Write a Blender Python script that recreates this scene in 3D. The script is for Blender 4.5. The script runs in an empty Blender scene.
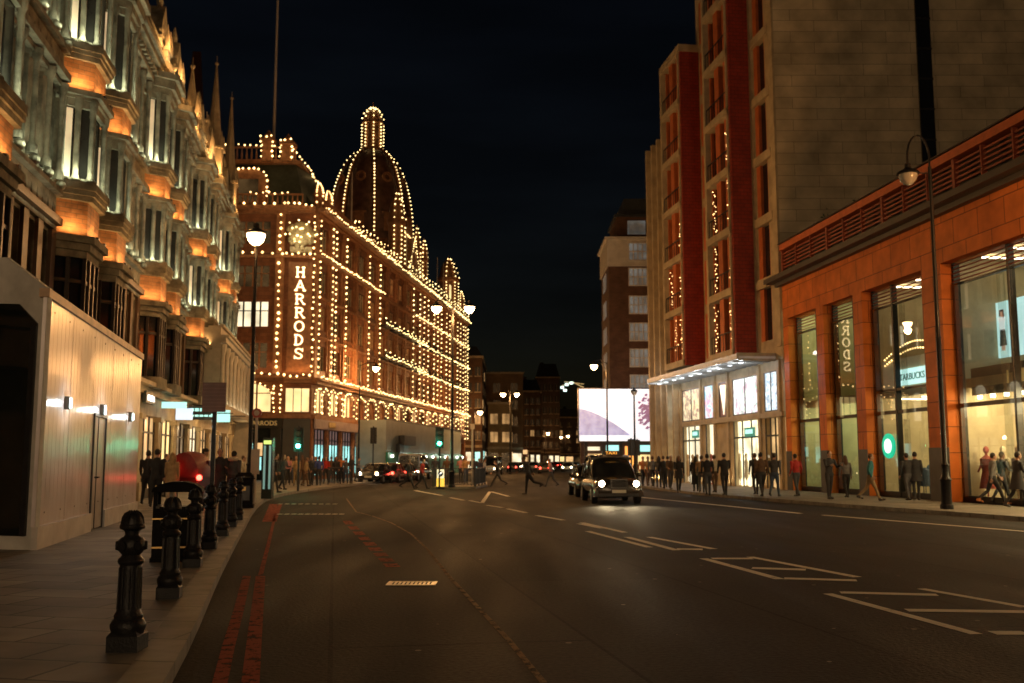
import bpy, bmesh, math, random
from mathutils import Vector, Matrix
RND = random.Random(11)
SC = bpy.context.scene
COL = SC.collection
rad = math.radians
# ------------------------------------------------------------------ camera geometry
CAMZ = 1.6
PITCH = math.atan(0.1195)
CP, SP = math.cos(PITCH), math.sin(PITCH)
def ray(px, py):
    a = (px - 512) / 1000.0; b = (341.5 - py) / 1000.0
    return Vector((a, CP - b * SP, SP + b * CP))
def G(px, py, z=0.0):
    d = ray(px, py); t = (z - CAMZ) / d.z
    return (d.x * t, d.y * t)
def at_depth(px, py, Y):
    d = ray(px, py); t = Y / d.y
    return (d.x * t, Y, CAMZ + d.z * t)

# ------------------------------------------------------------------ materials
MATS = {}
def _nodes(name):
    m = bpy.data.materials.new(name); m.use_nodes = True
    nt = m.node_tree
    return m, nt, nt.nodes['Principled BSDF']
def mat(name, col=(.5, .5, .5), rough=.6, var=.25, scale=3.0, bump=0.0, metal=0.0, emit=None, es=0.0, spec=.5, evar=0.0, escale=1.0, sample=True, coat=0.0, bscale=None):
    if name in MATS: return MATS[name]
    m, nt, b = _nodes(name)
    N = nt.nodes; L = nt.links
    tc = N.new('ShaderNodeTexCoord')
    nz = N.new('ShaderNodeTexNoise'); nz.inputs['Scale'].default_value = scale; nz.inputs['Detail'].default_value = 6; nz.inputs['Roughness'].default_value = .6
    L.new(tc.outputs['Object'], nz.inputs['Vector'])
    rmp = N.new('ShaderNodeMapRange'); rmp.inputs['From Min'].default_value = .3; rmp.inputs['From Max'].default_value = .7
    rmp.inputs['To Min'].default_value = 1 - var; rmp.inputs['To Max'].default_value = 1 + var
    L.new(nz.outputs['Fac'], rmp.inputs['Value'])
    mx = N.new('ShaderNodeVectorMath'); mx.operation = 'SCALE'; mx.inputs[0].default_value = col
    L.new(rmp.outputs['Result'], mx.inputs['Scale'])
    L.new(mx.outputs[0], b.inputs['Base Color'])
    b.inputs['Roughness'].default_value = rough; b.inputs['Metallic'].default_value = metal
    b.inputs['Specular IOR Level'].default_value = spec
    b.inputs['Coat Weight'].default_value = coat
    if bump:
        bp = N.new('ShaderNodeBump'); bp.inputs['Strength'].default_value = bump; bp.inputs['Distance'].default_value = .02
        n2 = N.new('ShaderNodeTexNoise'); n2.inputs['Scale'].default_value = bscale or scale * 6; n2.inputs['Detail'].default_value = 4
        L.new(tc.outputs['Object'], n2.inputs['Vector']); L.new(n2.outputs['Fac'], bp.inputs['Height']); L.new(bp.outputs[0], b.inputs['Normal'])
    if emit:
        b.inputs['Emission Color'].default_value = (*emit, 1)
        b.inputs['Emission Strength'].default_value = es
        if evar:
            n3 = N.new('ShaderNodeTexNoise'); n3.inputs['Scale'].default_value = escale; n3.inputs['Detail'].default_value = 3
            L.new(tc.outputs['Object'], n3.inputs['Vector'])
            r3 = N.new('ShaderNodeMapRange'); r3.inputs['From Min'].default_value = .35; r3.inputs['From Max'].default_value = .65
            r3.inputs['To Min'].default_value = es * (1 - evar); r3.inputs['To Max'].default_value = es * (1 + evar)
            L.new(n3.outputs['Fac'], r3.inputs['Value']); L.new(r3.outputs[0], b.inputs['Emission Strength'])
        if not sample: m.cycles.emission_sampling = 'NONE'
    MATS[name] = m
    return m
def brickmat(name, c1, c2, cm, bw, bh, mortar=.01, rough=.75, var=.25, vs=1.2, bump=.3, flat=False, rot=0.0, spec=.4):
    """brick or ashlar courses; upright walls use (X+Y, Z), flat=True uses (X, Y)"""
    if name in MATS: return MATS[name]
    m, nt, b = _nodes(name); N = nt.nodes; L = nt.links
    tc = N.new('ShaderNodeTexCoord')
    if flat:
        mp = N.new('ShaderNodeMapping'); mp.inputs['Rotation'].default_value = (0, 0, rot)
        L.new(tc.outputs['Object'], mp.inputs['Vector']); vec = mp.outputs[0]
    else:
        sp = N.new('ShaderNodeSeparateXYZ'); L.new(tc.outputs['Object'], sp.inputs[0])
        ad = N.new('ShaderNodeMath'); L.new(sp.outputs['X'], ad.inputs[0]); L.new(sp.outputs['Y'], ad.inputs[1])
        cb = N.new('ShaderNodeCombineXYZ'); L.new(ad.outputs[0], cb.inputs['X']); L.new(sp.outputs['Z'], cb.inputs['Y']); vec = cb.outputs[0]
    br = N.new('ShaderNodeTexBrick'); L.new(vec, br.inputs['Vector'])
    br.inputs['Scale'].default_value = 1; br.inputs['Brick Width'].default_value = bw; br.inputs['Row Height'].default_value = bh
    br.inputs['Mortar Size'].default_value = mortar; br.inputs['Mortar Smooth'].default_value = .3
    br.inputs['Color1'].default_value = (*c1, 1); br.inputs['Color2'].default_value = (*c2, 1); br.inputs['Mortar'].default_value = (*cm, 1)
    nz = N.new('ShaderNodeTexNoise'); nz.inputs['Scale'].default_value = vs; nz.inputs['Detail'].default_value = 7; L.new(tc.outputs['Object'], nz.inputs['Vector'])
    r = N.new('ShaderNodeMapRange'); r.inputs['From Min'].default_value = .3; r.inputs['From Max'].default_value = .7
    r.inputs['To Min'].default_value = 1 - var; r.inputs['To Max'].default_value = 1 + var; L.new(nz.outputs['Fac'], r.inputs['Value'])
    mx = N.new('ShaderNodeVectorMath'); mx.operation = 'SCALE'; L.new(br.outputs['Color'], mx.inputs[0]); L.new(r.outputs[0], mx.inputs['Scale'])
    L.new(mx.outputs[0], b.inputs['Base Color']); b.inputs['Roughness'].default_value = rough; b.inputs['Specular IOR Level'].default_value = spec
    bp = N.new('ShaderNodeBump'); bp.inputs['Strength'].default_value = bump; bp.inputs['Distance'].default_value = .02; bp.invert = True
    L.new(br.outputs['Fac'], bp.inputs['Height']); L.new(bp.outputs[0], b.inputs['Normal'])
    MATS[name] = m
    return m
def glassmat(name='pane_glass', tint=(.8, .85, .85), boost=1.6):
    if name in MATS: return MATS[name]
    m = bpy.data.materials.new(name); m.use_nodes = True; nt = m.node_tree; N = nt.nodes; L = nt.links
    N.remove(N['Principled BSDF']); out = N['Material Output']
    t = N.new('ShaderNodeBsdfTransparent'); t.inputs[0].default_value = (*tint, 1)
    g = N.new('ShaderNodeBsdfGlossy'); g.inputs['Roughness'].default_value = .01
    f = N.new('ShaderNodeFresnel'); f.inputs['IOR'].default_value = 1.5
    k = N.new('ShaderNodeMath'); k.operation = 'MULTIPLY'; k.inputs[1].default_value = boost; k.use_clamp = True
    mx = N.new('ShaderNodeMixShader')
    L.new(f.outputs[0], k.inputs[0]); L.new(k.outputs[0], mx.inputs[0]); L.new(t.outputs[0], mx.inputs[1]); L.new(g.outputs[0], mx.inputs[2]); L.new(mx.outputs[0], out.inputs[0])
    MATS[name] = m
    return m
def postermat(name, cols, scale, es):
    if name in MATS: return MATS[name]
    m, nt, b = _nodes(name); N = nt.nodes; L = nt.links
    tc = N.new('ShaderNodeTexCoord')
    nz = N.new('ShaderNodeTexNoise'); nz.inputs['Scale'].default_value = scale; nz.inputs['Detail'].default_value = 2.5; nz.inputs['Distortion'].default_value = 1.5
    L.new(tc.outputs['Object'], nz.inputs['Vector'])
    cr = N.new('ShaderNodeValToRGB'); el = cr.color_ramp.elements
    while len(el) < len(cols): el.new(.5)
    for i, c in enumerate(cols):
        el[i].position = .3 + .4 * i / (len(cols) - 1); el[i].color = (*c, 1)
    L.new(nz.outputs['Fac'], cr.inputs[0]); L.new(cr.outputs[0], b.inputs['Emission Color'])
    b.inputs['Base Color'].default_value = (.1, .1, .1, 1); b.inputs['Emission Strength'].default_value = es
    MATS[name] = m
    return m

# ------------------------------------------------------------------ mesh builder
def wm(o):
    return wm(o.parent) @ o.matrix_basis if o.parent else o.matrix_basis.copy()
class MB:
    def __init__(s, T=None):
        s.v = []; s.f = []; s.m = []; s.c = []; s.T = T or Matrix.Identity(4)
    def add(s, vs, fs, mi=0):
        o = len(s.v); s.v += [s.T @ Vector(v) for v in vs]
        for f in fs: s.f.append([i + o for i in f]); s.m.append(mi)
        s.c.append((o, len(s.f) - len(fs)))
        return s
    def box(s, x0, y0, z0, x1, y1, z1, mi=0):
        return s.add([(x0, y0, z0), (x1, y0, z0), (x1, y1, z0), (x0, y1, z0), (x0, y0, z1), (x1, y0, z1), (x1, y1, z1), (x0, y1, z1)],
                     [(0, 3, 2, 1), (4, 5, 6, 7), (0, 1, 5, 4), (1, 2, 6, 5), (2, 3, 7, 6), (3, 0, 4, 7)], mi)
    def cbox(s, x, y, z, w, d, h, mi=0):
        return s.box(x - w / 2, y - d / 2, z, x + w / 2, y + d / 2, z + h, mi)
    def quad(s, a, b, c, d, mi=0): return s.add([a, b, c, d], [(0, 1, 2, 3)], mi)
    def prism(s, pts, z0, z1, mi=0, top=None):
        n = len(pts); tp = top or pts
        vs = [(p[0], p[1], z0) for p in pts] + [(p[0], p[1], z1) for p in tp]
        fs = [tuple(range(n - 1, -1, -1)), tuple(range(n, 2 * n))] + [(i, (i + 1) % n, n + (i + 1) % n, n + i) for i in range(n)]
        return s.add(vs, fs, mi)
    def vprism(s, pts, y0, y1, mi=0):           # outline in (x, z), thickness along y
        n = len(pts)
        vs = [(p[0], y0, p[1]) for p in pts] + [(p[0], y1, p[1]) for p in pts]
        fs = [tuple(range(n)), tuple(range(2 * n - 1, n - 1, -1))] + [(i, n + i, n + (i + 1) % n, (i + 1) % n) for i in range(n)]
        return s.add(vs, fs, mi)
    def lathe(s, cx, cy, prof, n=12, mi=0, a0=0.0):
        vs = []; fs = []
        for r, z in prof:
            for k in range(n):
                a = a0 + 2 * math.pi * k / n; vs.append((cx + r * math.cos(a), cy + r * math.sin(a), z))
        for j in range(len(prof) - 1):
            for k in range(n):
                k2 = (k + 1) % n; fs.append((j * n + k, j * n + k2, (j + 1) * n + k2, (j + 1) * n + k))
        fs.append(tuple(range(n - 1, -1, -1))); q = (len(prof) - 1) * n; fs.append(tuple(range(q, q + n)))
        return s.add(vs, fs, mi)
    def tube(s, pts, r, n=8, mi=0, flat=1.0):
        pts = [Vector(p) for p in pts]; rs = r if isinstance(r, (list, tuple)) else [r] * len(pts)
        vs = []; fs = []; up = Vector((0, 0, 1))
        for i, p in enumerate(pts):
            d = (pts[min(i + 1, len(pts) - 1)] - pts[max(i - 1, 0)]).normalized()
            ref = Vector((1, 0, 0)) if abs(d.x) < .9 else up
            u = d.cross(ref).normalized(); w = d.cross(u).normalized()
            for k in range(n):
                a = 2 * math.pi * k / n; vs.append(p + u * math.cos(a) * rs[i] * flat + w * math.sin(a) * rs[i])
        for j in range(len(pts) - 1):
            for k in range(n):
                k2 = (k + 1) % n; fs.append((j * n + k, j * n + k2, (j + 1) * n + k2, (j + 1) * n + k))
        fs.append(tuple(range(n - 1, -1, -1))); q = (len(pts) - 1) * n; fs.append(tuple(range(q, q + n)))
        return s.add(vs, fs, mi)
    def bulb(s, c, r, mi=0):
        x, y, z = c
        return s.add([(x + r, y, z), (x - r, y, z), (x, y + r, z), (x, y - r, z), (x, y, z + r), (x, y, z - r)],
                     [(0, 2, 4), (2, 1, 4), (1, 3, 4), (3, 0, 4), (2, 0, 5), (1, 2, 5), (3, 1, 5), (0, 3, 5)], mi)
    def ball(s, c, rx, ry=None, rz=None, n=12, m=8, mi=0):
        ry = ry or rx; rz = rz or rx; vs = []; fs = []
        for j in range(1, m):
            t = math.pi * j / m
            for k in range(n):
                a = 2 * math.pi * k / n; vs.append((c[0] + rx * math.sin(t) * math.cos(a), c[1] + ry * math.sin(t) * math.sin(a), c[2] - rz * math.cos(t)))
        b = len(vs); vs += [(c[0], c[1], c[2] - rz), (c[0], c[1], c[2] + rz)]
        for j in range(m - 2):
            for k in range(n): fs.append((j * n + k, j * n + (k + 1) % n, (j + 1) * n + (k + 1) % n, (j + 1) * n + k))
        for k in range(n): fs.append((b, (k + 1) % n, k)); fs.append((b + 1, (m - 2) * n + k, (m - 2) * n + (k + 1) % n))
        return s.add(vs, fs, mi)
    def wall(s, X0, X1, z0, z1, ops, t=.25, y=0.0, mi=0):
        """upright wall sheet at y with openings (xa, xb, za, zb) and reveals t deep"""
        xs = sorted({X0, X1} | {min(max(v, X0), X1) for o in ops for v in o[:2]}); zs = sorted({z0, z1} | {min(max(v, z0), z1) for o in ops for v in o[2:4]})
        for i in range(len(xs) - 1):
            run = None
            for j in range(len(zs) - 1):
                cx = (xs[i] + xs[i + 1]) / 2; cz = (zs[j] + zs[j + 1]) / 2
                if any(o[0] < cx < o[1] and o[2] < cz < o[3] for o in ops):
                    if run is not None: s.quad((xs[i], y, run), (xs[i + 1], y, run), (xs[i + 1], y, zs[j]), (xs[i], y, zs[j]), mi); run = None
                elif run is None: run = zs[j]
            if run is not None: s.quad((xs[i], y, run), (xs[i + 1], y, run), (xs[i + 1], y, z1), (xs[i], y, z1), mi)
        for a, b, c, d in [o[:4] for o in ops]:
            s.quad((a, y, c), (a, y + t, c), (a, y + t, d), (a, y, d), mi); s.quad((b, y, c), (b, y, d), (b, y + t, d), (b, y + t, c), mi)
            s.quad((a, y, c), (b, y, c), (b, y + t, c), (a, y + t, c), mi); s.quad((a, y, d), (a, y + t, d), (b, y + t, d), (b, y, d), mi)
        return s
    def build(s, name, mats, parent=None, smooth=False):
        me = bpy.data.meshes.new(name)
        inv = wm(parent).inverted() if parent is not None else None
        me.from_pydata([tuple(inv @ v) for v in s.v] if inv else [tuple(v) for v in s.v], [], s.f)
        mats = mats if isinstance(mats, (list, tuple)) else [mats]
        for m in mats: me.materials.append(m)
        me.polygons.foreach_set('material_index', s.m)
        if smooth:
            me.polygons.foreach_set('use_smooth', [True] * len(s.f))
            me.set_sharp_from_angle(angle=rad(40))
        me.update()
        o = bpy.data.objects.new(name, me); COL.objects.link(o)
        if parent is not None:
            o.parent = parent
        return o
def build_each(mb, name, mats, parent, per=1, smooth=False):
    """one object for every run of `per` shapes added to mb"""
    cs = mb.c + [(len(mb.v), len(mb.f))]
    for i in range(0, len(mb.c), per):
        a, b = cs[i], cs[min(i + per, len(cs) - 1)]
        q = MB(); q.v = mb.v[a[0]:b[0]]; q.f = [[k - a[0] for k in f] for f in mb.f[a[1]:b[1]]]; q.m = mb.m[a[1]:b[1]]; q.build(name, mats, parent, smooth)
def frame(ox, oy, dx, dy, oz=0.0):
    """local X along (dx,dy), local -Y is the outward side on its right, Z up"""
    n = math.hypot(dx, dy); dx /= n; dy /= n
    return Matrix(((dx, -dy, 0, ox), (dy, dx, 0, oy), (0, 0, 1, oz), (0, 0, 0, 1)))
def on_plane(fr, px, py, yoff=0.0):
    """where the sight line through a photo point meets the facade plane: local (X, z)"""
    inv = fr.inverted(); o = inv @ Vector((0, 0, CAMZ)); d = inv.to_3x3() @ ray(px, py)
    t = (yoff - o.y) / d.y; p = o + d * t
    return p.x, p.z
def thing(name, label, cat, loc=(0, 0, 0), rz=0.0, group=None):
    o = bpy.data.objects.new(name, None); COL.objects.link(o); o.empty_display_size = .2
    o.location = loc; o.rotation_euler = (0, 0, rz)
    o.matrix_world = Matrix.Translation(Vector(loc)) @ Matrix.Rotation(rz, 4, 'Z')
    o['label'] = label; o['category'] = cat
    if group: o['group'] = group
    return o
def tag(o, label=None, cat=None, group=None, kind=None):
    if label: o['label'] = label
    if cat: o['category'] = cat
    if group: o['group'] = group
    if kind: o['kind'] = kind
    return o
def copy_thing(o, loc, rz, label, parent=None):
    def cp(a, par):
        c = a.copy(); COL.objects.link(c)
        if par is not None: c.parent = par
        for ch in kids.get(a, []): cp(ch, c)
        return c
    kids = {}
    for ch in o.children_recursive: kids.setdefault(ch.parent, []).append(ch)
    c = cp(o, parent); c.location = loc; c.rotation_euler = (0, 0, rz)
    if label: c['label'] = label
    return c
def area(loc, sx, sy, power, col, direction, name='floodlight'):
    l = bpy.data.lights.new(name, 'AREA'); l.shape = 'RECTANGLE'; l.size = sx; l.size_y = sy; l.energy = power; l.color = col
    o = bpy.data.objects.new(name, l); COL.objects.link(o)
    o.location = loc; return o, l
def lamp_point(loc, power, col, r=.12, name='lamp_light'):
    l = bpy.data.lights.new(name, 'POINT'); l.energy = power; l.color = col; l.shadow_soft_size = r
    o = bpy.data.objects.new(name, l); COL.objects.link(o); o.location = loc; return o
def strip_light(fr, x0, x1, y, z, power, col, tilt=.35, w=.06):
    """a lamp strip in a facade frame lying along X, shining up and a little into the wall"""
    o, l = area((0, 0, 0), abs(x1 - x0), w, power, col, None, 'uplight')
    zl = Vector((0, -math.sin(tilt), -math.cos(tilt)))          # the lamp's +Z is away from its beam
    xl = Vector((1, 0, 0)); yl = zl.cross(xl)
    M = Matrix((( xl.x, yl.x, zl.x, (x0 + x1) / 2), (xl.y, yl.y, zl.y, y), (xl.z, yl.z, zl.z, z), (0, 0, 0, 1)))
    o.matrix_world = fr @ M
    l.spread = rad(160)
    return o
def text_mesh(body, size, depth=.03, align='CENTER', sx=1.0, bold=0.0):
    c = bpy.data.curves.new('txt', 'FONT'); c.body = body; c.size = size; c.extrude = depth; c.align_x = align; c.offset = bold; c.resolution_u = 3
    o = bpy.data.objects.new('txt', c); COL.objects.link(o)
    me = bpy.data.meshes.new_from_object(o); bpy.data.objects.remove(o); bpy.data.curves.remove(c)
    for v in me.vertices: v.co.x *= sx
    return me
def put_text(mb, body, size, x, y, z, mi=0, depth=.03, sx=1.0, align='CENTER', bold=0.0, flip=False):
    """writing on a facade: x right, z up, facing -Y"""
    me = text_mesh(body, size, depth, align, sx, bold)
    vs = [(x + v.co.x, y - v.co.z, z + v.co.y) for v in me.vertices]
    mb.add(vs, [tuple(p.vertices) for p in me.polygons], mi); bpy.data.meshes.remove(me)

# common materials
M_BLACKIRON = mat('black_iron_paint', (.010, .010, .011), .45, .3, 8, bump=.3, coat=.06, spec=.25)
M_DARKMETAL = mat('dark_metal', (.03, .03, .032), .4, .3, 5, bump=.1, metal=.3)
M_STONE = mat('pale_carved_stone', (.235, .205, .145), .85, .6, 1.9, bump=.9, bscale=7, spec=.15)
M_STONE2 = mat('weathered_stone', (.30, .24, .16), .8, .35, 1.6, bump=.5)
M_GLASS = glassmat()
M_DARKGLASS = mat('dark_window_glass', (.012, .014, .016), .06, .3, 2, spec=.8)
M_LITWARM = mat('warm_lit_window', (.2, .15, .1), .3, .2, 2, emit=(1, .60, .25), es=.8, evar=.5, escale=.9)
M_LITYEL = mat('yellow_lit_window', (.3, .25, .1), .3, .2, 2, emit=(1, .72, .3), es=1.3, evar=.25, escale=.8)
M_LITPALE = mat('pale_lit_window', (.3, .3, .25), .3, .2, 2, emit=(1, .85, .55), es=1.1, evar=.35, escale=.7)
M_LITCYAN = mat('cyan_lit_window', (.2, .3, .3), .3, .2, 2, emit=(.35, .85, .8), es=1.3, evar=.5, escale=.8)
M_LITWHITE = mat('white_lit_display', (.5, .5, .45), .4, .2, 2, emit=(1, .86, .6), es=1.5, evar=.3, escale=.9)
M_BULB = mat('festoon_bulb', (.8, .6, .3), .4, .05, 2, emit=(1, .60, .22), es=5.2, evar=.55, escale=2.3)
M_BULBG = mat('festoon_bulb_far', (.8, .7, .3), .4, .05, 2, emit=(1, .70, .28), es=4.4, evar=.55, escale=2.3)
M_GLOBE = mat('lamp_globe_lit', (.9, .8, .6), .3, .05, 2, emit=(1, .66, .33), es=26)
M_WIRE = mat('black_cable', (.02, .02, .02), .6, .2, 3)
SODIUM = (1, .47, .15)
PALE = (.86, 1.0, .72)
ORANGE = (1, .52, .18)
# ------------------------------------------------------------------ world and camera
w = bpy.data.worlds.new('World'); SC.world = w; w.use_nodes = True
nt = w.node_tree; bg = nt.nodes['Background']
sky = nt.nodes.new('ShaderNodeTexSky'); sky.sky_type = 'NISHITA'; sky.sun_disc = False
sky.sun_elevation = rad(4); sky.sun_rotation = rad(140); sky.air_density = 1.2; sky.dust_density = 1.0
tcw = nt.nodes.new('ShaderNodeTexCoord'); mpw = nt.nodes.new('ShaderNodeMapping'); mpw.inputs['Scale'].default_value = (1, 1, 5)
nzw = nt.nodes.new('ShaderNodeTexNoise'); nzw.inputs['Scale'].default_value = 3.2; nzw.inputs['Detail'].default_value = 6
nt.links.new(tcw.outputs['Generated'], mpw.inputs[0]); nt.links.new(mpw.outputs[0], nzw.inputs['Vector'])
crw = nt.nodes.new('ShaderNodeMapRange'); crw.inputs['From Min'].default_value = .4; crw.inputs['From Max'].default_value = .7; crw.inputs['To Min'].default_value = .8; crw.inputs['To Max'].default_value = 1.35
nt.links.new(nzw.outputs['Fac'], crw.inputs['Value'])
mlw = nt.nodes.new('ShaderNodeVectorMath'); mlw.operation = 'SCALE'
tint = nt.nodes.new('ShaderNodeVectorMath'); tint.operation = 'MULTIPLY'; tint.inputs[1].default_value = (.62, .66, .98)
nt.links.new(sky.outputs[0], tint.inputs[0]); nt.links.new(tint.outputs[0], mlw.inputs[0]); nt.links.new(crw.outputs[0], mlw.inputs['Scale'])
nt.links.new(mlw.outputs[0], bg.inputs['Color']); bg.inputs['Strength'].default_value = .0021
cam = bpy.data.cameras.new('camera'); camo = bpy.data.objects.new('camera', cam); COL.objects.link(camo)
camo.location = (0, 0, CAMZ); camo.rotation_euler = (rad(90) + PITCH, 0, 0)
cam.sensor_width = 36; cam.lens = 36 * 1000 / 1024; cam.clip_end = 3000; cam.clip_start = .1
cam.dof.use_dof = True; cam.dof.focus_distance = 11; cam.dof.aperture_fstop = 2.4
SC.camera = camo
SC.view_settings.view_transform = 'Standard'; SC.view_settings.look = 'None'; SC.view_settings.exposure = 0; SC.view_settings.gamma = 1
cy = SC.cycles; cy.use_denoising = True; cy.use_light_tree = True; cy.max_bounces = 5; cy.diffuse_bounces = 2; cy.glossy_bounces = 3; cy.transparent_max_bounces = 8
cy.caustics_reflective = False; cy.caustics_refractive = False; cy.sample_clamp_indirect = 3; cy.sample_clamp_direct = 0; cy.adaptive_threshold = .01
moon = bpy.data.lights.new('moon', 'SUN'); moon.energy = .004; moon.angle = rad(.5); moon.color = (.8, .9, 1)
mo = bpy.data.objects.new('moon', moon); COL.objects.link(mo); mo.rotation_euler = (rad(50), 0, rad(140))

# ------------------------------------------------------------------ ground
def asphalt():
    m, nt, b = _nodes('worn_asphalt'); N = nt.nodes; L = nt.links
    tc = N.new('ShaderNodeTexCoord')
    def noise(sc, det=6):
        n = N.new('ShaderNodeTexNoise'); n.inputs['Scale'].default_value = sc; n.inputs['Detail'].default_value = det; L.new(tc.outputs['Object'], n.inputs['Vector']); return n
    big = noise(.18, 5); fine = noise(22, 4); mp = N.new('ShaderNodeMapping'); mp.inputs['Scale'].default_value = (1.1, .12, 1); mp.inputs['Rotation'].default_value = (0, 0, rad(10))
    L.new(tc.outputs['Object'], mp.inputs[0]); tr = N.new('ShaderNodeTexNoise'); tr.inputs['Scale'].default_value = .8; tr.inputs['Detail'].default_value = 5; L.new(mp.outputs[0], tr.inputs['Vector'])
    a = N.new('ShaderNodeMath'); a.operation = 'ADD'; L.new(big.outputs['Fac'], a.inputs[0]); L.new(tr.outputs['Fac'], a.inputs[1])
    a2 = N.new('ShaderNodeMath'); a2.operation = 'MULTIPLY_ADD'; L.new(fine.outputs['Fac'], a2.inputs[0]); a2.inputs[1].default_value = .9; L.new(a.outputs[0], a2.inputs[2])
    cr = N.new('ShaderNodeMapRange'); cr.inputs['From Min'].default_value = 1.05; cr.inputs['From Max'].default_value = 1.85; cr.inputs['To Min'].default_value = .008; cr.inputs['To Max'].default_value = .052
    L.new(a2.outputs[0], cr.inputs['Value']); c = N.new('ShaderNodeVectorMath'); c.operation = 'SCALE'; c.inputs[0].default_value = (1, .93, .84); L.new(cr.outputs[0], c.inputs['Scale'])
    bk = N.new('ShaderNodeTexBrick'); bk.inputs['Scale'].default_value = 1; bk.inputs['Brick Width'].default_value = 9; bk.inputs['Row Height'].default_value = 2.3; bk.inputs['Mortar Size'].default_value = .02
    bk.inputs['Color1'].default_value = (1.12, 1.12, 1.12, 1); bk.inputs['Color2'].default_value = (.78, .78, .78, 1); bk.inputs['Mortar'].default_value = (.4, .4, .4, 1)
    m2 = N.new('ShaderNodeMapping'); m2.inputs['Rotation'].default_value = (0, 0, rad(-100)); L.new(tc.outputs['Object'], m2.inputs[0]); L.new(m2.outputs[0], bk.inputs['Vector'])
    c2 = N.new('ShaderNodeVectorMath'); c2.operation = 'MULTIPLY'; L.new(c.outputs[0], c2.inputs[0]); L.new(bk.outputs['Color'], c2.inputs[1]); c = c2
    # pale specks of gum and grit
    vo = N.new('ShaderNodeTexVoronoi'); vo.inputs['Scale'].default_value = 1.7; L.new(tc.outputs['Object'], vo.inputs['Vector'])
    lt = N.new('ShaderNodeMath'); lt.operation = 'LESS_THAN'; lt.inputs[1].default_value = .05; L.new(vo.outputs['Distance'], lt.inputs[0])
    mx = N.new('ShaderNodeMix'); mx.data_type = 'RGBA'; L.new(lt.outputs[0], mx.inputs['Factor']); L.new(c.outputs[0], mx.inputs['A']); mx.inputs['B'].default_value = (.2, .18, .15, 1)
    L.new(mx.outputs['Result'], b.inputs['Base Color'])
    rr = N.new('ShaderNodeMapRange'); rr.inputs['From Min'].default_value = .3; rr.inputs['From Max'].default_value = .7; rr.inputs['To Min'].default_value = .62; rr.inputs['To Max'].default_value = .9
    L.new(tr.outputs['Fac'], rr.inputs['Value']); L.new(rr.outputs[0], b.inputs['Roughness'])
    bp = N.new('ShaderNodeBump'); bp.inputs['Strength'].default_value = .8; bp.inputs['Distance'].default_value = .02; L.new(fine.outputs['Fac'], bp.inputs['Height']); L.new(bp.outputs[0], b.inputs['Normal'])
    b.inputs['Specular IOR Level'].default_value = .1
    return m
M_ASPHALT = asphalt()
mb = MB(); mb.quad((-600, -60, 0), (600, -60, 0), (600, 1500, 0), (-600, 1500, 0))
tag(mb.build('road', M_ASPHALT), kind='structure')

KL = [(0.6, -8), (-1.0, 0), (-2.4, 7.2), (-4.1, 14.4), (-6.2, 23.5), (-8.35, 33), (-9.9, 41), (-10.55, 47), (-10.7, 53), (-10.6, 60), (-9.9, 72), (-8.7, 90), (-6.2, 110), (-1.8, 147), (2.6, 180), (9, 260), (15, 400)]
KR = [(19, -8), (17.4, 5), (15.6, 16), (13.7, 26.7), (11, 37), (8.9, 47), (7.9, 59), (7.4, 80), (9.2, 110), (15, 165), (25, 260), (40, 400)]
def catmull(pts, n=5):
    out = []
    for i in range(len(pts) - 1):
        p = [Vector(pts[max(i - 1, 0)]), Vector(pts[i]), Vector(pts[i + 1]), Vector(pts[min(i + 2, len(pts) - 1)])]
        for k in range(n):
            t = k / n; out.append(.5 * ((2 * p[1]) + (-p[0] + p[2]) * t + (2 * p[0] - 5 * p[1] + 4 * p[2] - p[3]) * t * t + (-p[0] + 3 * p[1] - 3 * p[2] + p[3]) * t ** 3))
    out.append(Vector(pts[-1])); return out
KLs, KRs = catmull(KL), catmull(KR)
def kerb_x(K, y):
    for a, b in zip(K, K[1:]):
        if a[1] <= y <= b[1]: return a[0] + (b[0] - a[0]) * (y - a[1]) / (b[1] - a[1])
    return K[-1][0]
M_SLAB = brickmat('paving_slabs', (.28, .25, .20), (.15, .13, .105), (.03, .027, .02), 1.05, .62, .016, .62, .35, 1.3, .4, True, rad(12))
M_SLABR = brickmat('paving_slabs_right', (.22, .19, .15), (.18, .155, .12), (.06, .05, .04), .75, .5, .012, .65, .3, .9, .4, True, rad(-12))
M_KERB = brickmat('granite_kerb', (.2, .18, .15), (.16, .145, .12), (.05, .045, .04), 4, .9, .015, .6, .35, 3, .3, True, rad(8))
def strip(K, side, name, mp):
    mk = MB(); mpv = MB()
    for a, b in zip(K, K[1:]):
        ta = Vector((b - a)).normalized(); nx = Vector((-ta.y, ta.x)) * side
        a2, b2 = a + nx * .3, b + nx * .3
        mk.quad((a.x, a.y, 0), (b.x, b.y, 0), (b.x, b.y, .125), (a.x, a.y, .125)); mk.quad((a.x, a.y, .125), (b.x, b.y, .125), (b2.x, b2.y, .125), (a2.x, a2.y, .125))
        e = -70 if side > 0 else 90
        mpv.quad((a2.x, a.y + .0, .12), (b2.x, b.y, .12), (e, b.y, .12), (e, a.y, .12))
    tag(mk.build('kerb', M_KERB), kind='structure'); tag(mpv.build(name, mp), kind='structure')
strip(KLs, 1, 'pavement', M_SLAB); strip(KRs, -1, 'pavement', M_SLABR)

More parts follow.
